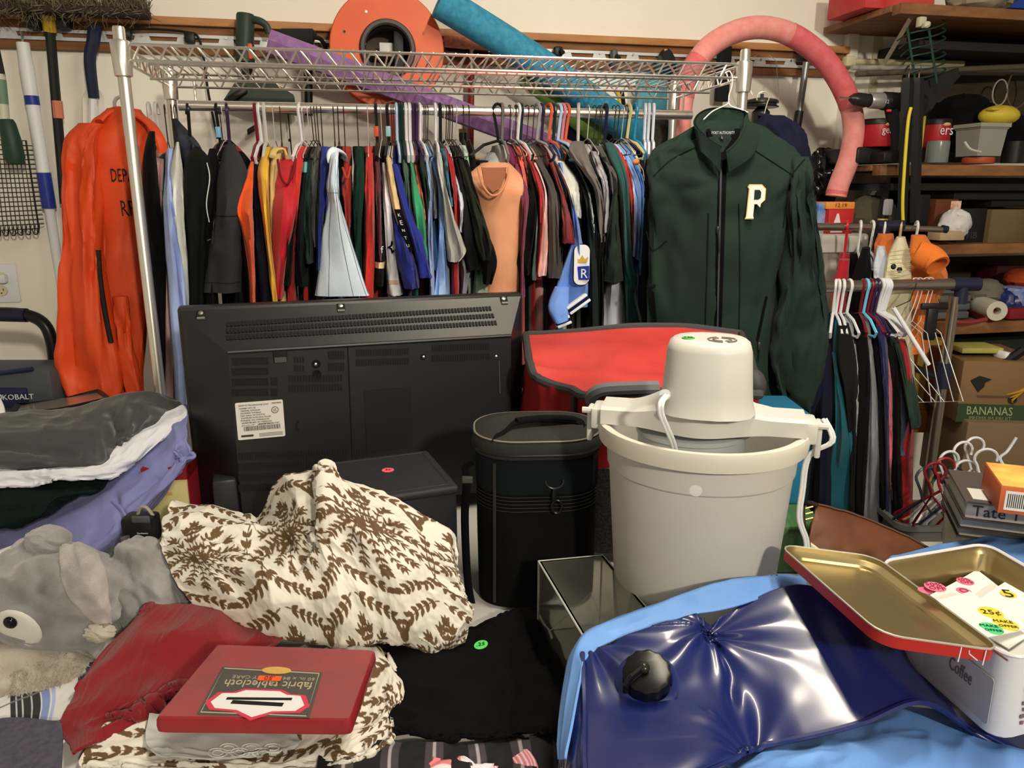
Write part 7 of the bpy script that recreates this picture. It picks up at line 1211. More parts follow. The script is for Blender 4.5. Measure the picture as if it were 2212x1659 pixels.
P = patch(pix([[(-90,925,1.52),(60,905,1.52),(190,885,1.52),(300,858,1.52),(390,874,1.52)],[(-90,905,1.46),(50,892,1.47),(180,882,1.48),(296,852,1.49),(392,878,1.49)],[(-90,930,1.42),(60,920,1.42),(180,910,1.43),(286,885,1.45),(386,900,1.47)],[(-90,965,1.37),(60,960,1.37),(180,950,1.38),(280,930,1.41),(310,925,1.44)],[(-90,992,1.34),(60,994,1.34),(200,998,1.35),(262,985,1.38),(292,962,1.42)],[(-90,1002,1.35),(60,1004,1.35),(200,1008,1.36),(262,994,1.39),(288,972,1.43)]]), 80, 120); P = disp(P, .026, 3, 3.4, 57, 'ridge'); P = disp(P, .010, 6, 8, 58, 'ridge'); P = crease(P, [at(240, 900, 1.44), at(250, 945, 1.39), at(285, 965, 1.40)], .012, -.02); P = crease(P, [at(285, 862, 1.49), at(290, 890, 1.45), at(285, 930, 1.42)], .010, -.014); P = crease(P, [at(-20, 965, 1.37), at(60, 975, 1.36), at(170, 985, 1.36)], .010, -.012)
solo(MB().sheet(P, .005), 'charcoal_satin_jacket', 'charcoal satin jacket on top of the clothes pile', 'jacket', CS, sharp=180)
# support under the pile
solo(MB().box((-.92, 1.44, TZ + .04), (.34, .14, .08), bevel=.02), 'storage_basket', 'low dark basket holding up the clothes pile', 'basket', mat((40, 36, 32), .7))
# ================================================================ plush toy
PG = mat((146, 140, 132), .55, kind='fabric', rgb2=(116, 110, 102), scale=22, bump=.5, sheen=.5, spec=.5); PC = mat((188, 174, 148), .85, kind='fabric', rgb2=(168, 152, 126), scale=40, bump=.8, sheen=.5); PEY = mat((206, 198, 178), .7)
T = thing('plush_toy', 'big grey plush animal lying with pale eye patch and furry cream muzzle', 'plush toy', V(-.62, 1.0, TZ))
hc = at(92, 1300, 1.04)
def fuzz(c, r, seed, amp=.10, nu=60, nv=80, W=None):
    P = []
    for i in range(nu + 1):
        p = math.pi * i / nu; P.append([[math.sin(p) * math.cos(t), math.sin(p) * math.sin(t), -math.cos(p)] for t in np.linspace(0, 2 * math.pi, nv, endpoint=False)])
    P = np.array(P); h = 1 + amp * fbm(P[..., 0] * 2.2 + seed * 3 + P[..., 2] * 1.5, P[..., 1] * 2.2 + P[..., 2] * 2 + seed, 3) - .16 * ridge(P[..., 0] * 2.6 + P[..., 2] * 2.2 + seed, P[..., 1] * 1.2 + P[..., 2] * .8 + seed * 2, 3); Q = P * h[..., None] * np.asarray(r)
    if W is not None: W = unit(W); U = unit(np.cross(V(0, 1, .01), W)); Q = Q @ np.stack([U, np.cross(W, U), W], 1).T
    return MB().grid(Q + np.asarray(c), closed_v=True, flip=True)
hd = fuzz(hc, (.115, .095, .088), 1, .20); obj(hd, 'head', PG, T, sharp=180); hs_ = Snap(hd)
obj(fuzz(at(340, 1275, 1.14), (.095, .085, .072), 2, .35, W=V(1, .4, 1.2)), 'body', PG, T, sharp=180)
obj(fuzz(at(105, 1166, 1.05), (.034, .026, .022), 3), 'top_tuft', PG, T, sharp=180)
ear = patch([[at(128, 1180, .99), at(170, 1170, .985), at(205, 1190, .99)], [at(132, 1230, .955), at(190, 1225, .945), at(232, 1235, .97)], [at(152, 1290, .945), at(205, 1290, .935), at(238, 1300, .96)], [at(195, 1335, .95), at(218, 1345, .945), at(236, 1345, .965)]], 30, 24); ear = disp(ear, .016, 3, 3, 61, 'ridge'); obj(MB().sheet(ear, .012), 'ear', mat((186, 174, 158), .8, kind='fabric', rgb2=(150, 140, 128), scale=30, bump=.9, sheen=.6), T, sharp=180)
mz = fuzz(at(60, 1455, .955), (.135, .06, .042), 5, .10, W=V(.36, 0, 1)); obj(mz, 'muzzle', PC, T, sharp=180); ms = Snap(mz)
obj(fuzz(at(20, 1520, .93), (.09, .05, .035), 6, .1, W=V(.3, 0, 1)), 'lower_jaw', PC, T, sharp=180)
c = hs_.at(38, 1362, .004, .96); n = hs_.nrm(38, 1362); ep = obj(MB().sphere(c - n * .004, (.027, .034, .0055), 10, 20, W=n), 'eye_patch', PEY, T); c2 = hs_.at(22, 1345, .012, .95); ey = obj(MB().sphere(c2, (.0085, .0095, .006), 10, 16, W=n), 'eye', mat((14, 14, 18), .1), ep)
m = MB(); rn = random.Random(9)
for k in range(1300):
    px = rn.uniform(20, 232); py = 1500 - (px - 20) * .42 + rn.uniform(-46, 26); p = ms.at(px, py, .0, -9)
    if p[1] < 0: continue
    d = V(rn.gauss(.3, .4), -.5 + rn.gauss(0, .2), rn.gauss(-.4, .4)); m.tube([p, p + unit(d) * rn.uniform(.006, .013)], [.0007, .0003], 3, cap=False)
o = obj(m, 'muzzle_fur', PC, T); o['kind'] = 'stuff'
obj(fuzz(at(215, 1368, .985), (.022, .018, .012), 8, .3), 'cheek_tuft', PC, T, sharp=180)
# ================================================================ blue vinyl waterbag
BV = mat((22, 33, 84), .34, raw=False, spec=.42, rgb2=(22, 32, 84), scale=4, coat=.35); LB = mat((112, 156, 208), .55, kind='fabric', rgb2=(104, 146, 198), scale=6, bump=.15, spec=.4)
rows = [
 [(1262,1414,.82),(1380,1364,.84),(1500,1326,.86),(1540,1344,.85),(1620,1296,.875),(1730,1262,.885),(1850,1310,.865),(2000,1390,.86),(2190,1450,.86)],
 [(1264,1470,.78),(1380,1440,.79),(1500,1410,.805),(1560,1398,.815),(1645,1368,.83),(1760,1348,.83),(1880,1390,.81),(2020,1446,.85),(2210,1520,.81)],
 [(1266,1540,.735),(1390,1510,.75),(1512,1482,.77),(1585,1470,.785),(1685,1450,.80),(1800,1430,.80),(1920,1450,.778),(2050,1500,.79),(2230,1580,.75)],
 [(1266,1630,.67),(1400,1595,.69),(1522,1562,.71),(1608,1548,.725),(1715,1525,.738),(1835,1498,.745),(1955,1486,.745),(2080,1540,.75),(2245,1625,.71)],
 [(1270,1720,.615),(1410,1685,.635),(1545,1640,.66),(1632,1606,.685),(1740,1580,.70),(1860,1550,.715),(1985,1508,.737),(2100,1570,.73),(2260,1655,.69)],
 [(1272,1740,.615),(1412,1702,.635),(1548,1654,.66),(1636,1616,.687),(1744,1590,.702),(1864,1560,.717),(1990,1516,.739),(2104,1580,.732),(2262,1668,.69)]]
pc_, pn_ = at(1750, 1410, .80), unit(V(-.18, -.364, .91))      # the taut flat panel right of the crease
rows = [[(x, y, float(onpl(x, y, pc_, pn_)[1])) if 3 <= j <= 6 else (x, y, Y) for j, (x, y, Y) in enumerate(r)] for r in rows]
P = patch(pix(rows), 150, 240); P = disp(P, .0022, 2.0, 3, 71)
def star(P, c, amp, k, R, ph=0.0):
    n0 = normals(P); d = P - c; r = np.linalg.norm(d, axis=2); a = np.arctan2(d[..., 1], d[..., 0]); w = np.clip(r / .02, 0, 1) * np.exp(-(r / R) ** 2); h = amp * w * (np.cos(a * k + ph) + .5 * np.cos(a * (k * 1.7) + 1.3)) - amp * 1.6 * np.exp(-(r / .02) ** 2); return P + n0 * h[..., None]
P = star(P, at(1532, 1352, .845), .0026, 8, .10); P = star(P, at(1636, 1604, .69), .0018, 7, .09, 1.0); P = star(P, at(1270, 1440, .84), .003, 8, .10, .5)
P = crease(P, [at(1532, 1352, .845), at(1560, 1440, .82), at(1600, 1540, .73), at(1636, 1604, .69)], .008, -.008)
T = thing('vinyl_water_bag', 'glossy navy blue vinyl bag with a black screw cap', 'vinyl bag', V(.33, .78, TZ)); m = MB().sheet(P, .003); obj(m, 'vinyl_skin', BV, T, sharp=180); vs = Snap(m)
side = np.stack([P[:, 0], P[:, 0] + V(-.014, .004, -.012), P[:, 0] + V(-.024, .006, -.06), P[:, 0] + V(-.026, .006, -.13)], 1); side = patch(side, 90, 24); side = disp(side, .006, 5, 2, 73); sm = MB().sheet(side[:, ::-1], .003); sd = obj(sm, 'side_panel', BV, T, sharp=180)
obj(MB().tube(P[:, 0] + V(-.002, 0, .002), .0035, 6), 'welded_seam', BV, T); obj(MB().tube(P[-1, ::2] , .0035, 6), 'welded_seam', BV, T)
fr_ = side[38:84:4, 8:20]
for k in range(len(fr_) - 1):
    for j in range(1, 11, 2): obj(MB().tube([fr_[k, j] + V(-.003, -.001, 0), fr_[k + 1, j + 1] + V(-.003, -.001, 0)], .0007, 4), 'printed_line', mat((120, 116, 116), .6), sd)
cp = vs.at(1398, 1472, .0); n = unit(vs.nrm(1398, 1472) * .6 + V(-.25, -.55, .75) * .6); CB = mat((16, 15, 14), .28)
obj(MB().lathe([(.0001, 0), (.036, 0), (.036, .003), (.030, .005), (.028, .007)], cp - n * .002, 40, W=n), 'cap_flange', BV, T)
pr = []; kn_ = [(.0265 + (.0012 if (i // 2) % 2 else 0)) for i in range(48)]
m = MB(); t1 = unit(np.cross(n, V(1, 0, 0))); t2 = np.cross(n, t1); RgS = []
for zz, f in ((.004, .98), (.005, 1), (.020, 1), (.024, .96), (.025, .86)): RgS.append([cp + n * zz + (t1 * math.cos(i / 48 * 6.2832) + t2 * math.sin(i / 48 * 6.2832)) * kn_[i] * f for i in range(48)])
m.grid(np.array(RgS), closed_v=True, flip=True); m.f.append(tuple(range(4 * 48, 5 * 48))); cap = obj(m, 'screw_cap', CB, T, sharp=50)
kb = cp + n * .026 - t2 * .0 + V(-.004, 0, .004); obj(MB().sphere(kb, (.007, .007, .005), 8, 14, W=n), 'cap_knob', mat((40, 36, 28), .2), cap); lev = unit(V(-.8, -.5, -.35)); lev = unit(lev - n * np.dot(lev, n)); obj(MB().tube([kb, kb + lev * .018, kb + lev * .026 - n * .006, kb + lev * .027 - n * .02], .0035, 8, flat=1.5), 'cap_tether', CB, cap)
# light blue nylon under and behind it
def strip(rows, seed, amp=.010, nu=40, nv=80, su=2, sv=5): return disp(patch(pix(rows), nu, nv), amp, su, sv, seed, 'ridge')
T = thing('light_blue_nylon', 'light blue nylon cover wrapped around the navy vinyl bag', 'nylon cover', V(.35, .8, TZ))
a = MB().sheet(strip([[(1206,1640,.70),(1216,1480,.80),(1250,1384,.865),(1330,1338,.885),(1440,1306,.89),(1560,1264,.90),(1660,1246,.925),(1740,1246,.95)],[(1210,1640,.69),(1228,1470,.79),(1264,1374,.85),(1340,1334,.87),(1450,1298,.882),(1560,1260,.892),(1660,1244,.915),(1742,1250,.935)],[(1224,1640,.675),(1250,1470,.775),(1284,1404,.825),(1370,1368,.845),(1480,1332,.862),(1580,1312,.87),(1680,1282,.89),(1744,1272,.90)]], 81, .008, 30, 120, 2, 7), .003); obj(a, 'back_edge', LB, T, sharp=180)
b_ = MB().sheet(strip([[(1560,1640,.725),(1660,1600,.745),(1800,1570,.765),(1960,1530,.795),(2100,1560,.78),(2290,1580,.79)],[(1570,1660,.69),(1680,1625,.70),(1820,1600,.72),(1960,1580,.735),(2110,1590,.74),(2290,1610,.74)],[(1590,1700,.655),(1700,1660,.67),(1830,1640,.68),(1970,1625,.69),(2110,1630,.69),(2290,1640,.69)],[(1600,1780,.60),(1710,1750,.61),(1840,1740,.61),(1980,1740,.61),(2120,1735,.61),(2290,1730,.62)]], 83, .016, 60, 120, 3, 6), .003); obj(b_, 'front_fold', LB, T, sharp=180)
c_ = MB().sheet(strip([[(1880,1240,1.10),(1950,1195,1.16),(2080,1170,1.2),(2212,1148,1.23),(2300,1140,1.23)],[(1890,1262,1.04),(1960,1225,1.07),(2090,1190,1.11),(2230,1175,1.13),(2300,1170,1.13)],[(1900,1330,.96),(1980,1300,.98),(2100,1260,1.0),(2230,1230,1.02),(2300,1220,1.02)]], 85, .012, 40, 80, 2, 5), .003); obj(c_, 'rear_fold', LB, T, sharp=180)
# ================================================================ tin box with sticker sheets
z = .985; A, B, D = atz(1897, 1214, z), atz(2130, 1174, z), atz(2184, 1426, z); C = B + (D - A); tc_ = (A + C) / 2; hT = .10; GOLD = mat((178, 156, 106), .32, .9); TWH = mat((214, 206, 196), .35); REDT = mat((176, 38, 30), .4)
T = thing('tin_box', 'open white hinged tin with gold inside and red lid folded back', 'tin', V(tc_[0], tc_[1], z - hT))
TU2, TV2 = unit(D - A), unit(B - A); lu, lv = np.linalg.norm(D - A), np.linalg.norm(B - A)
def trr(w, d, r, zz, k=4, c=None): c = tc_ if c is None else c; return np.array([V(c[0], c[1], 0) + TU2 * x + TV2 * y + Z3 * zz for x, y in rrect(w, d, r, k)])
m = MB(); m.grid(np.array([trr(lu * .97, lv * .97, .02, z - hT), trr(lu, lv, .022, z - hT + .003), trr(lu, lv, .022, z)]), closed_v=True, flip=True); k = 20; m.f.append(tuple(range(20))); obj(m, 'outer_wall', TWH, T, sharp=40)
m = MB(); m.grid(np.array([trr(lu - .003, lv - .003, .021, z), trr(lu - .004, lv - .004, .021, z - .008), trr(lu - .007, lv - .007, .020, z - .010), trr(lu - .007, lv - .007, .020, z - hT + .004)]), closed_v=True); m.f.append(tuple(range(60, 80))[::-1]); obj(m, 'inner_wall', GOLD, T, sharp=40)
obj(MB().tube(trr(lu, lv, .022, z), .0022, 6, closed=True), 'rolled_rim', TWH, T)
# lid, hinged on the long side
P1, P4 = atz(1662, 1186, z + .008), atz(1925, 1398, z + .012); P2, P3 = A - TV2 * .008, D - TV2 * .008; le = (P1 + P4) / 2; LVv = unit(le - (P2 + P3) / 2); LUu = unit(P3 - P2); ll, lw_ = lu - .004, np.linalg.norm(le - (P2 + P3) / 2); lc_ = ((P2 + P3) / 2 + le) / 2; LN = unit(np.cross(LVv, LUu)); LN = LN if LN[2] > 0 else -LN
def lrr(w, d, r, zz): return np.array([lc_ + LUu * x + LVv * y + LN * zz for x, y in rrect(w, d, r, 4)])
m = MB(); m.grid(np.array([lrr(ll, lw_, .022, .010), lrr(ll, lw_, .022, -.004), lrr(ll - .01, lw_ - .01, .02, -.006)]), closed_v=True); m.f.append(tuple(range(40, 60))); ld = obj(m, 'lid', REDT, T, sharp=40)
m = MB(); m.grid(np.array([lrr(ll - .001, lw_ - .001, .022, .010), lrr(ll - .003, lw_ - .003, .021, .004), lrr(ll - .022, lw_ - .022, .016, .0), lrr(ll - .026, lw_ - .026, .014, -.003)]), closed_v=True); m.f.append(tuple(range(60, 80))); obj(m, 'lid_inside', GOLD, ld, sharp=30)
obj(MB().tube(lrr(ll, lw_, .022, .010), .0012, 5, closed=True), 'lid_rim', mat((196, 186, 160), .35, .5), ld); m = MB(); e = lc_ + LUu * (ll / 2 + .0003)
for s in (-.012, .012): m.box(e + LVv * (-.03 + s), (.0006, .0012, .017), U=LUu, W=LN)
m.tube([e + LVv * -.036 + LN * -.004, e + LVv * -.027 + LN * .002, e + LVv * -.026 + LN * .006], .0007, 4); obj(m, 'lid_mark', mat((226, 214, 200), .5), ld)
for f in (.2, .5, .82): p = A + (D - A) * f - TV2 * .003 + Z3 * .001; obj(MB().tube([p - TU2 * .013, p + TU2 * .013], .0045, 10), 'hinge_barrel', TWH, T)
obj(MB().tube([A - TV2 * .004, D - TV2 * .004], .0012, 6), 'hinge_wire', M_STEEL, T)
wn = -TV2; fc = D * .35 + A * .65
obj(MB().prism(rrect(.10, .055, .004), .0005, (A + D) / 2 - Z3 * .06 - TV2 * .0012 + TU2 * .045, TU2, Z3), 'printed_panel', mat((196, 186, 178), .5), T); text('Coffee', .034, (A + D) / 2 - Z3 * .052 - TV2 * .0022 + TU2 * .05, TU2, Z3, mat((120, 100, 100), .5), T, height=.016)
for k in range(9): obj(MB().box(D + TV2 * .03 - Z3 * (.016 + k * .008) + TU2 * .0015, (.0006, .004 + .004 * (k % 2), .004), U=TU2, Vv=TV2), 'printed_mark', mat((120, 90, 90), .5), T)
# sticker sheets inside
WP = mat((228, 220, 200), .75); YEL = mat((222, 198, 60), .6); PNKS = mat((230, 110, 130), .6); GRS = mat((80, 196, 120), .6)
def sheetp(label, corners, zz, dots):
    cs = [atz(x, y, zz) for x, y in corners]; T = thing('sticker_sheet', label, 'sticker sheet', cs[0], 'sheets of price stickers in the tin'); n = 8
    g = np.array([[(cs[0] * (1 - u) + cs[1] * u) * (1 - v) + (cs[3] * (1 - u) + cs[2] * u) * v + Z3 * .002 * math.sin(3 * u + zz * 400) for u in np.linspace(0, 1, n)] for v in np.linspace(0, 1, n)]); m = MB().sheet(g[::-1], .0012); obj(m, 'paper', WP, T); s = Snap(m)
    for px, py, col, txt, r in dots:
        c = s.at(px, py, .0006, .8); d = obj(disc(c, Z3, r, .0005), 'sticker', col, T)
        for q, ln in enumerate(txt.split('\n') if txt else []): text(ln, r * (1.5 if len(ln) > 2 else 1.2), c + Z3 * .0007 + V(.002, 1, 0) * r * (.38 - .76 * q if '\n' in txt else 0), V(1, -.22, 0), V(.22, 1, 0), mat((40, 34, 30) if col is not PNKS else (130, 30, 50), .6), d, 'lettering', ext=.0003)
sheetp('white sheet of pink percent-off stickers at the back of the tin', ((1985, 1300), (2110, 1230), (2240, 1330), (2120, 1400)), z - .036, [(2020, 1268, PNKS, '50%\nOFF', .0115), (2085, 1256, PNKS, '20%\nOFF', .0105), (2082, 1277, PNKS, 'O', .009), (1999, 1276, PNKS, '', .008)])
sheetp('white sheet with yellow dots leaning at the tin side', ((2060, 1330), (2170, 1262), (2290, 1330), (2180, 1400)), z - .030, [(2178, 1284, YEL, '5', .009)])
sheetp('front white sheet with 25 cent and MAKE OFFER stickers', ((2010, 1305), (2095, 1276), (2215, 1356), (2130, 1382)), z - .022, [(2140, 1324, YEL, '25¢', .0135), (2172, 1349, YEL, 'MAKE\nOFFER', .0135), (2141, 1358, GRS, 'MAKE\nOFFER', .0125)])
sheetp('cream blank sheet tucked in front of the sticker sheets', ((2100, 1395), (2180, 1360), (2260, 1400), (2190, 1440)), z - .034, [])
# ================================================================ purse, totes, books, cartons at the right
LE = mat((104, 58, 32), .42, kind='fabric', rgb2=(88, 48, 26), scale=14, bump=.25, spec=.5)
T = thing('leather_purse', 'brown leather zip purse lying behind the tin', 'purse', V(.62, 1.25, TZ))
P = patch(pix([[(1762,1094,1.30),(1830,1112,1.29),(1920,1148,1.27),(2010,1188,1.25)],[(1764,1090,1.25),(1834,1110,1.24),(1922,1146,1.22),(2016,1190,1.20)],[(1750,1150,1.19),(1822,1165,1.17),(1910,1195,1.15),(2010,1236,1.13)],[(1738,1200,1.15),(1812,1215,1.13),(1905,1240,1.11),(2005,1275,1.09)],[(1742,1216,1.17),(1812,1230,1.15),(1905,1256,1.13),(2000,1290,1.11)]]), 50, 60); P = disp(P, .006, 3, 4, 91); obj(MB().sheet(P, .012), 'leather_body', LE, T, sharp=180)
obj(MB().tube(P[12, 1:-1] + V(0, -.001, .002), .0022, 6), 'top_seam', mat((70, 38, 20), .5), T); obj(MB().tube(curve([at(1766, 1092, 1.24), at(1748, 1086, 1.25), at(1734, 1094, 1.26), at(1736, 1140, 1.22)], 14), .004, 6), 'side_gusset', mat((44, 28, 18), .5), T)
for y in (1098, 1110, 1122): obj(MB().tube([at(1740, y, 1.22), at(1756, y - 4, 1.22)], .0014, 6), 'zip_tooth', mat((206, 176, 90), .3, .8), T)
obj(MB().box(at(1766, 1188, 1.09), (.026, .010, .006), U=unit(V(1, -.3, -.7)), bevel=.001), 'luggage_tag', mat((222, 206, 150), .5), T)
a_ = at(1690, 1180, 1.36); Tt = thing('teal_tote', 'teal plastic storage tote behind the ice cream maker', 'tote', V(.485, 1.42, .88)); obj(MB().box((.485, 1.43, .955), (.14, .16, .16), bevel=.01), 'tub', mat((34, 110, 136), .5), Tt); obj(MB().box((.485, 1.43, 1.04), (.148, .17, .012), bevel=.004), 'lid', mat((30, 100, 124), .5), Tt)
Tt = thing('green_tote', 'low green plastic box under the teal tote', 'box', V(.47, 1.38, TZ)); obj(MB().box((.465, 1.38, .825), (.17, .24, .09), bevel=.008), 'tub', mat((62, 92, 50), .5), Tt); obj(MB().box((.465, 1.38, .872), (.18, .25, .008), bevel=.003), 'lid', mat((70, 104, 58), .5), Tt)
BKc = [(190, 176, 150), (196, 182, 156), (182, 168, 142)]; U_ = unit(V(.9, -.32, 0)); V_ = V(-U_[1], U_[0], 0)
for k, (px, py, lab) in enumerate(((2108, 1128, 'lowest cream paperback in the stack beside the hanger bin'), (2112, 1108, 'middle cream paperback in the stack beside the hanger bin'), (2124, 1088, 'top cream paperback with handwriting on its page edges'))):
    z0 = TZ + .095 + .033 * k; c = atz(px, py, z0 + .03) + U_ * .085 + V_ * .075; Tt = thing('paperback_book', lab, 'book', V(c[0], c[1], z0), 'paperbacks stacked beside the hanger bin')
    obj(MB().box(V(c[0], c[1], z0 + .0155), (.215, .148, .026), U=U_, bevel=.002), 'pages', mat(BKc[k], .8), Tt); obj(MB().box(V(c[0], c[1], z0 + .030), (.22, .152, .003), U=U_), 'cover', mat((86, 72, 60), .6) if k < 2 else mat((92, 80, 72), .5), Tt); obj(MB().box(V(c[0], c[1], z0 + .001), (.22, .152, .003), U=U_), 'cover', mat((60, 50, 44), .6), Tt)
    if k == 2:
        f = V(c[0], c[1], z0 + .0155) - V_ * .0745 - U_ * .065; text('Tate 1', .062, f, U_, Z3, mat((54, 48, 44), .7), Tt, 'handwriting', height=.018); obj(MB().box(V(c[0], c[1], z0 + .0322) - U_ * .08 - V_ * .04, (.035, .05, .001), U=U_), 'white_slip', mat((226, 216, 196), .7), Tt)
solo(MB().box(V(.93, 1.30, TZ + .046), (.22, .15, .09), U=U_, bevel=.004), 'book_crate', 'thick pale book at the bottom of the paperback stack', 'book', mat((176, 162, 136), .8))
c = atz(2150, 1066, 1.0) + U_ * .10 + V_ * .03; Tt = thing('orange_snack_box', 'orange food carton with yellow top and barcode on the books', 'box', V(c[0], c[1], .98)); obj(MB().box(V(c[0], c[1], 1.0), (.2, .11, .042), U=U_, bevel=.001), 'carton', mat((196, 96, 52), .6, rgb2=(186, 84, 46), scale=9), Tt); obj(MB().box(V(c[0], c[1], 1.022), (.198, .108, .001), U=U_), 'top_panel', mat((226, 196, 90), .6, rgb2=(214, 110, 60), scale=14), Tt)
f = V(c[0], c[1], 1.0) - V_ * .0553 - U_ * .078; bb = obj(MB().box(f, (.03, .0006, .03), U=U_), 'barcode_panel', mat((222, 212, 196), .6), Tt); m = MB()
for k in range(9): m.box(f + U_ * (-.011 + k * .0027) - V_ * .0004, (.0012, .0004, .022), U=U_)
o = obj(m, 'barcode', M_BLACKM, bb); o['kind'] = 'stuff'
solo(MB().tube(curve([at(2214, 1020, 1.45), at(2222, 1060, 1.42), at(2220, 1100, 1.4)], 8), .02, 10), 'tan_sleeve', 'tan rolled paper beside the orange food carton', 'paper roll', mat((170, 130, 90), .7))
# bin of spare hangers
Tt = thing('hanger_bin', 'grey plastic bin full of spare hangers under the rack post', 'bin', V(1.10, 1.90, .45)); rgs = []
for w, zz in ((.18, .45), (.205, .60), (.22, .605), (.22, .62), (.195, .62), (.19, .47)): rgs.append([V(1.10, 1.90, 0) + V(x, y, zz) for x, y in rrect(w, w * .8, .03, 3)])
m = MB(); m.grid(np.array(rgs), closed_v=True); m.f.append(tuple(range(16))[::-1]); m.f.append(tuple(range(80, 96))); obj(m, 'tub', mat((104, 98, 88), .5), Tt)
solo(MB().box((1.10, 1.92, .225), (.34, .34, .45), bevel=.01), 'floor_crate', 'dark crate on the floor under the hanger bin', 'crate', mat((60, 52, 44), .8))
rn = random.Random(12); HC = [((222, 214, 202), 'white'), ((222, 214, 202), 'white'), ((218, 210, 198), 'white'), ((150, 30, 38), 'red'), ((60, 66, 74), 'slate'), ((210, 204, 196), 'white'), ((150, 110, 60), 'tan'), ((40, 44, 52), 'dark'), ((206, 200, 190), 'white'), ((120, 26, 34), 'red')]
tips = [(2080, 975), (2105, 965), (2130, 990), (2040, 1010), (2000, 1030), (2050, 995), (2030, 1040), (2060, 1030), (2085, 1015), (2020, 1020)]
for k, ((rgb, cn), (px, py)) in enumerate(zip(HC, tips)):
    Tt = thing('spare_hanger', f'spare {cn} plastic hanger jumbled in the grey bin', 'hanger', V(1.10, 1.90, .6), 'spare hangers in the bin'); p = at(px, py, 1.80 + rn.uniform(-.06, .06)); mm = mat(rgb, .35); a0 = rn.uniform(-.6, .6); du = V(math.cos(a0), rn.uniform(-.3, .3), math.sin(a0))
    w_ = np.cross(du, V(0, 1, 0)); obj(MB().tube(curve([p + du * .024 * math.cos(t) + w_ * .024 * math.sin(t) for t in np.linspace(-.6, 3.6, 9)] + [p - du * .01 - Z3 * .035, p - Z3 * .06], 22), .0034, 6), 'hook', mm, Tt)
    nk = p - Z3 * .06; b0 = V(1.06 + rn.uniform(-.04, .04), 1.90 + rn.uniform(-.05, .05), .56); b1 = b0 + V(rn.uniform(.04, .1), rn.uniform(-.06, .06), rn.uniform(-.02, .05)); obj(MB().tube([nk, nk * .4 + b0 * .6 + V(-.03, 0, 0), b0, b1, nk * .4 + b1 * .6 + V(.03, 0, 0)], .0036, 6, closed=True), 'arms', mm, Tt)
# long spare hanger and cable at the right edge
Tt = thing('spare_hanger', 'bent white hanger leaning against the brown cartons', 'hanger', at(2185, 1040, 2.0)); obj(MB().tube(curve([at(2196, 945, 2.0), at(2176, 975, 2.0), at(2160, 990, 1.98), at(2174, 1015, 1.96), at(2172, 1035, 1.95), at(2178, 1050, 1.95)], 20), .004, 6), 'arm', mat((214, 208, 198), .4), Tt)
# ================================================================ left edge: hand truck, tool case, cartons
Tt = thing('hand_truck', 'black hand truck with navy padded loop handle by the wall', 'hand truck', at(60, 1150, 2.0)); obj(MB().tube(curve([at(-140, 680, 2.0), at(-20, 676, 2.0), at(55, 680, 2.0), at(95, 700, 2.0), at(112, 740, 2.0), at(120, 800, 2.0), at(134, 900, 2.0), at(150, 1060, 2.0)], 40), .0155, 12), 'frame_tube', mat((20, 19, 20), .35), Tt); obj(MB().tube([at(-60, 678, 2.0), at(58, 681, 2.0)], .0185, 12), 'padded_grip', mat((26, 28, 50), .5), Tt)
m = MB(); cz = at(40, 850, 1.80); Tt = thing('tool_case', 'grey and navy plastic tool case lettered KOBALT', 'tool case', cz - Z3 * .06); obj(MB().box(cz + V(-.04, .05, .01), (.26, .12, .105), bevel=.014), 'case_body', mat((66, 68, 68), .5), Tt)
obj(MB().box(cz + V(-.055, -.012, -.008), (.17, .006, .05), bevel=.003), 'name_plate', mat((22, 28, 54), .45), Tt); text('KOBALT', .075, at(39, 858, 1.782), V(1, 0, .03), Z3, mat((206, 202, 192), .5), Tt, height=.013); obj(MB().tube(curve([at(-60, 815, 1.79), at(10, 805, 1.79), at(70, 797, 1.79)], 12), .006, 8), 'case_handle', mat((26, 32, 62), .5), Tt); obj(MB().tube([at(-4, 858, 1.781) + V(.008 * math.cos(t), 0, .008 * math.sin(t)) for t in np.linspace(0, 6.28, 16, endpoint=False)], .0012, 5, closed=True), 'logo_ring', mat((206, 202, 192), .5), Tt)
solo(MB().box(at(60, 930, 1.86), (.6, .3, .04), bevel=.005), 'side_table', 'small dark side table carrying the tool case', 'table', mat((40, 36, 32), .6)); stb = [o for o in COL.objects if o.name.startswith('side_table')][0]
for x in (-.26, .26): obj(MB().tube([at(60, 930, 1.86) + V(x, 0, -.02), V(at(60, 930, 1.86)[0] + x, 1.86, .0)], .016, 8), 'leg', M_BLACK, stb)
Tt = thing('picture_frame', 'black framed glass picture lying behind the charcoal jacket', 'picture frame', at(120, 905, 1.62)); q = [at(20, 905, 1.56), at(240, 868, 1.62), at(215, 850, 1.80), at(40, 880, 1.76)]; m = MB(); m.tube(q, .012, 4, closed=True); obj(m, 'frame', M_BLACK, Tt); obj(MB().add(np.array(q) + V(0, 0, .004), [(0, 1, 2, 3)]), 'glass', mat((120, 112, 96), .2), Tt)
solo(MB().tube(curve([at(-6, 862, 1.7), at(2, 880, 1.68), at(6, 905, 1.66)], 8), .007, 8), 'plastic_spout', 'pale plastic tube beside the tool case', 'tube', M_WHITEP)
bxc = V(-.645, 1.385, TZ); Tt = thing('printed_carton', 'red and cream printed carton standing beside the television', 'box', bxc); cU = unit(V(1, .15, 0)); cV = V(-cU[1], cU[0], 0)
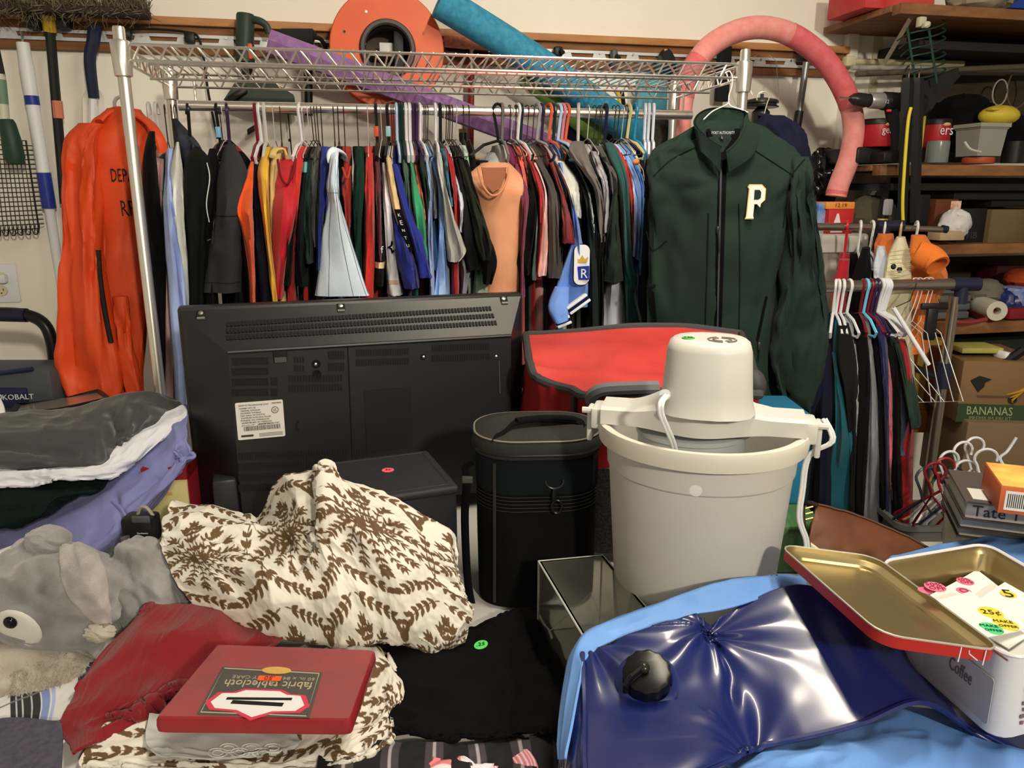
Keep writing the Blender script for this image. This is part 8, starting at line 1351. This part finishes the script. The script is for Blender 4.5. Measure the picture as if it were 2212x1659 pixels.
zt = at(380, 1016, 1.36)[2]; e0 = at(372, 1085, 1.36); ctr = e0 - cU * .012 + cV * .055; obj(MB().box(V(ctr[0], ctr[1], (TZ + zt) / 2), (.08, .08, zt - TZ), U=cU, bevel=.001), 'carton', mat((196, 178, 116), .6), Tt)
obj(MB().box(V(ctr[0], ctr[1], zt - .012), (.083, .083, .026), U=cU), 'red_band', mat((128, 22, 26), .5), Tt); obj(MB().box(V(ctr[0], ctr[1], (TZ + zt) / 2) + cU * .0405, (.002, .083, zt - TZ), U=cU), 'red_side', mat((128, 20, 28), .5), Tt)
for k in range(5): obj(MB().box(at(352, 1102 + k * 5, 1.375), (.022, .0006, .0015), U=cU), 'print_line', mat((90, 80, 60), .7), Tt)
text('ORA', .03, at(338, 1069, 1.37), cU, Z3, M_BLACKM, Tt, height=.006); obj(MB().box(at(362, 1067, 1.373), (.018, .0006, .006), U=cU), 'print_box', mat((206, 150, 90), .6), Tt)
Tt = thing('sunglasses_case', 'black camera clip mount with strap in the gap beside the plush', 'camera case', at(300, 1180, 1.2)); obj(MB().box(at(306, 1140, 1.22), (.055, .04, .05), bevel=.008), 'body', M_BLACK, Tt); obj(MB().box(at(304, 1122, 1.195), (.03, .004, .012), bevel=.002), 'grey_window', mat((80, 78, 76), .4), Tt); text('Sunbeam', .018, at(308, 1152, 1.196), V(1, 0, 0), Z3, mat((190, 186, 176), .4), Tt, height=.003); obj(MB().tube(curve([at(298, 1112, 1.22), at(305, 1096, 1.22), at(318, 1098, 1.22), at(334, 1120, 1.22)], 12), .003, 6), 'clip', mat((150, 140, 120), .4), Tt)
obj(MB().tube([at(268, 1160, 1.2), at(284, 1220, 1.18)], [.010, .006], 8), 'strap_post', mat((70, 66, 64), .5), Tt)
solo(blob(at(290, 1225, 1.17), (.06, .05, .035), .4, 44), 'grey_plastic_scrap', 'crumpled grey-green plastic between plush and carton', 'plastic bag', mat((70, 76, 70), .4))
solo(MB().tube(curve([at(-30, 1210, 1.16), at(10, 1192, 1.16), at(46, 1180, 1.16)], 14), .012, 8, flat=.5), 'white_trim', 'white fuzzy ribbon behind the plush toy head', 'ribbon', fab((222, 218, 210)))
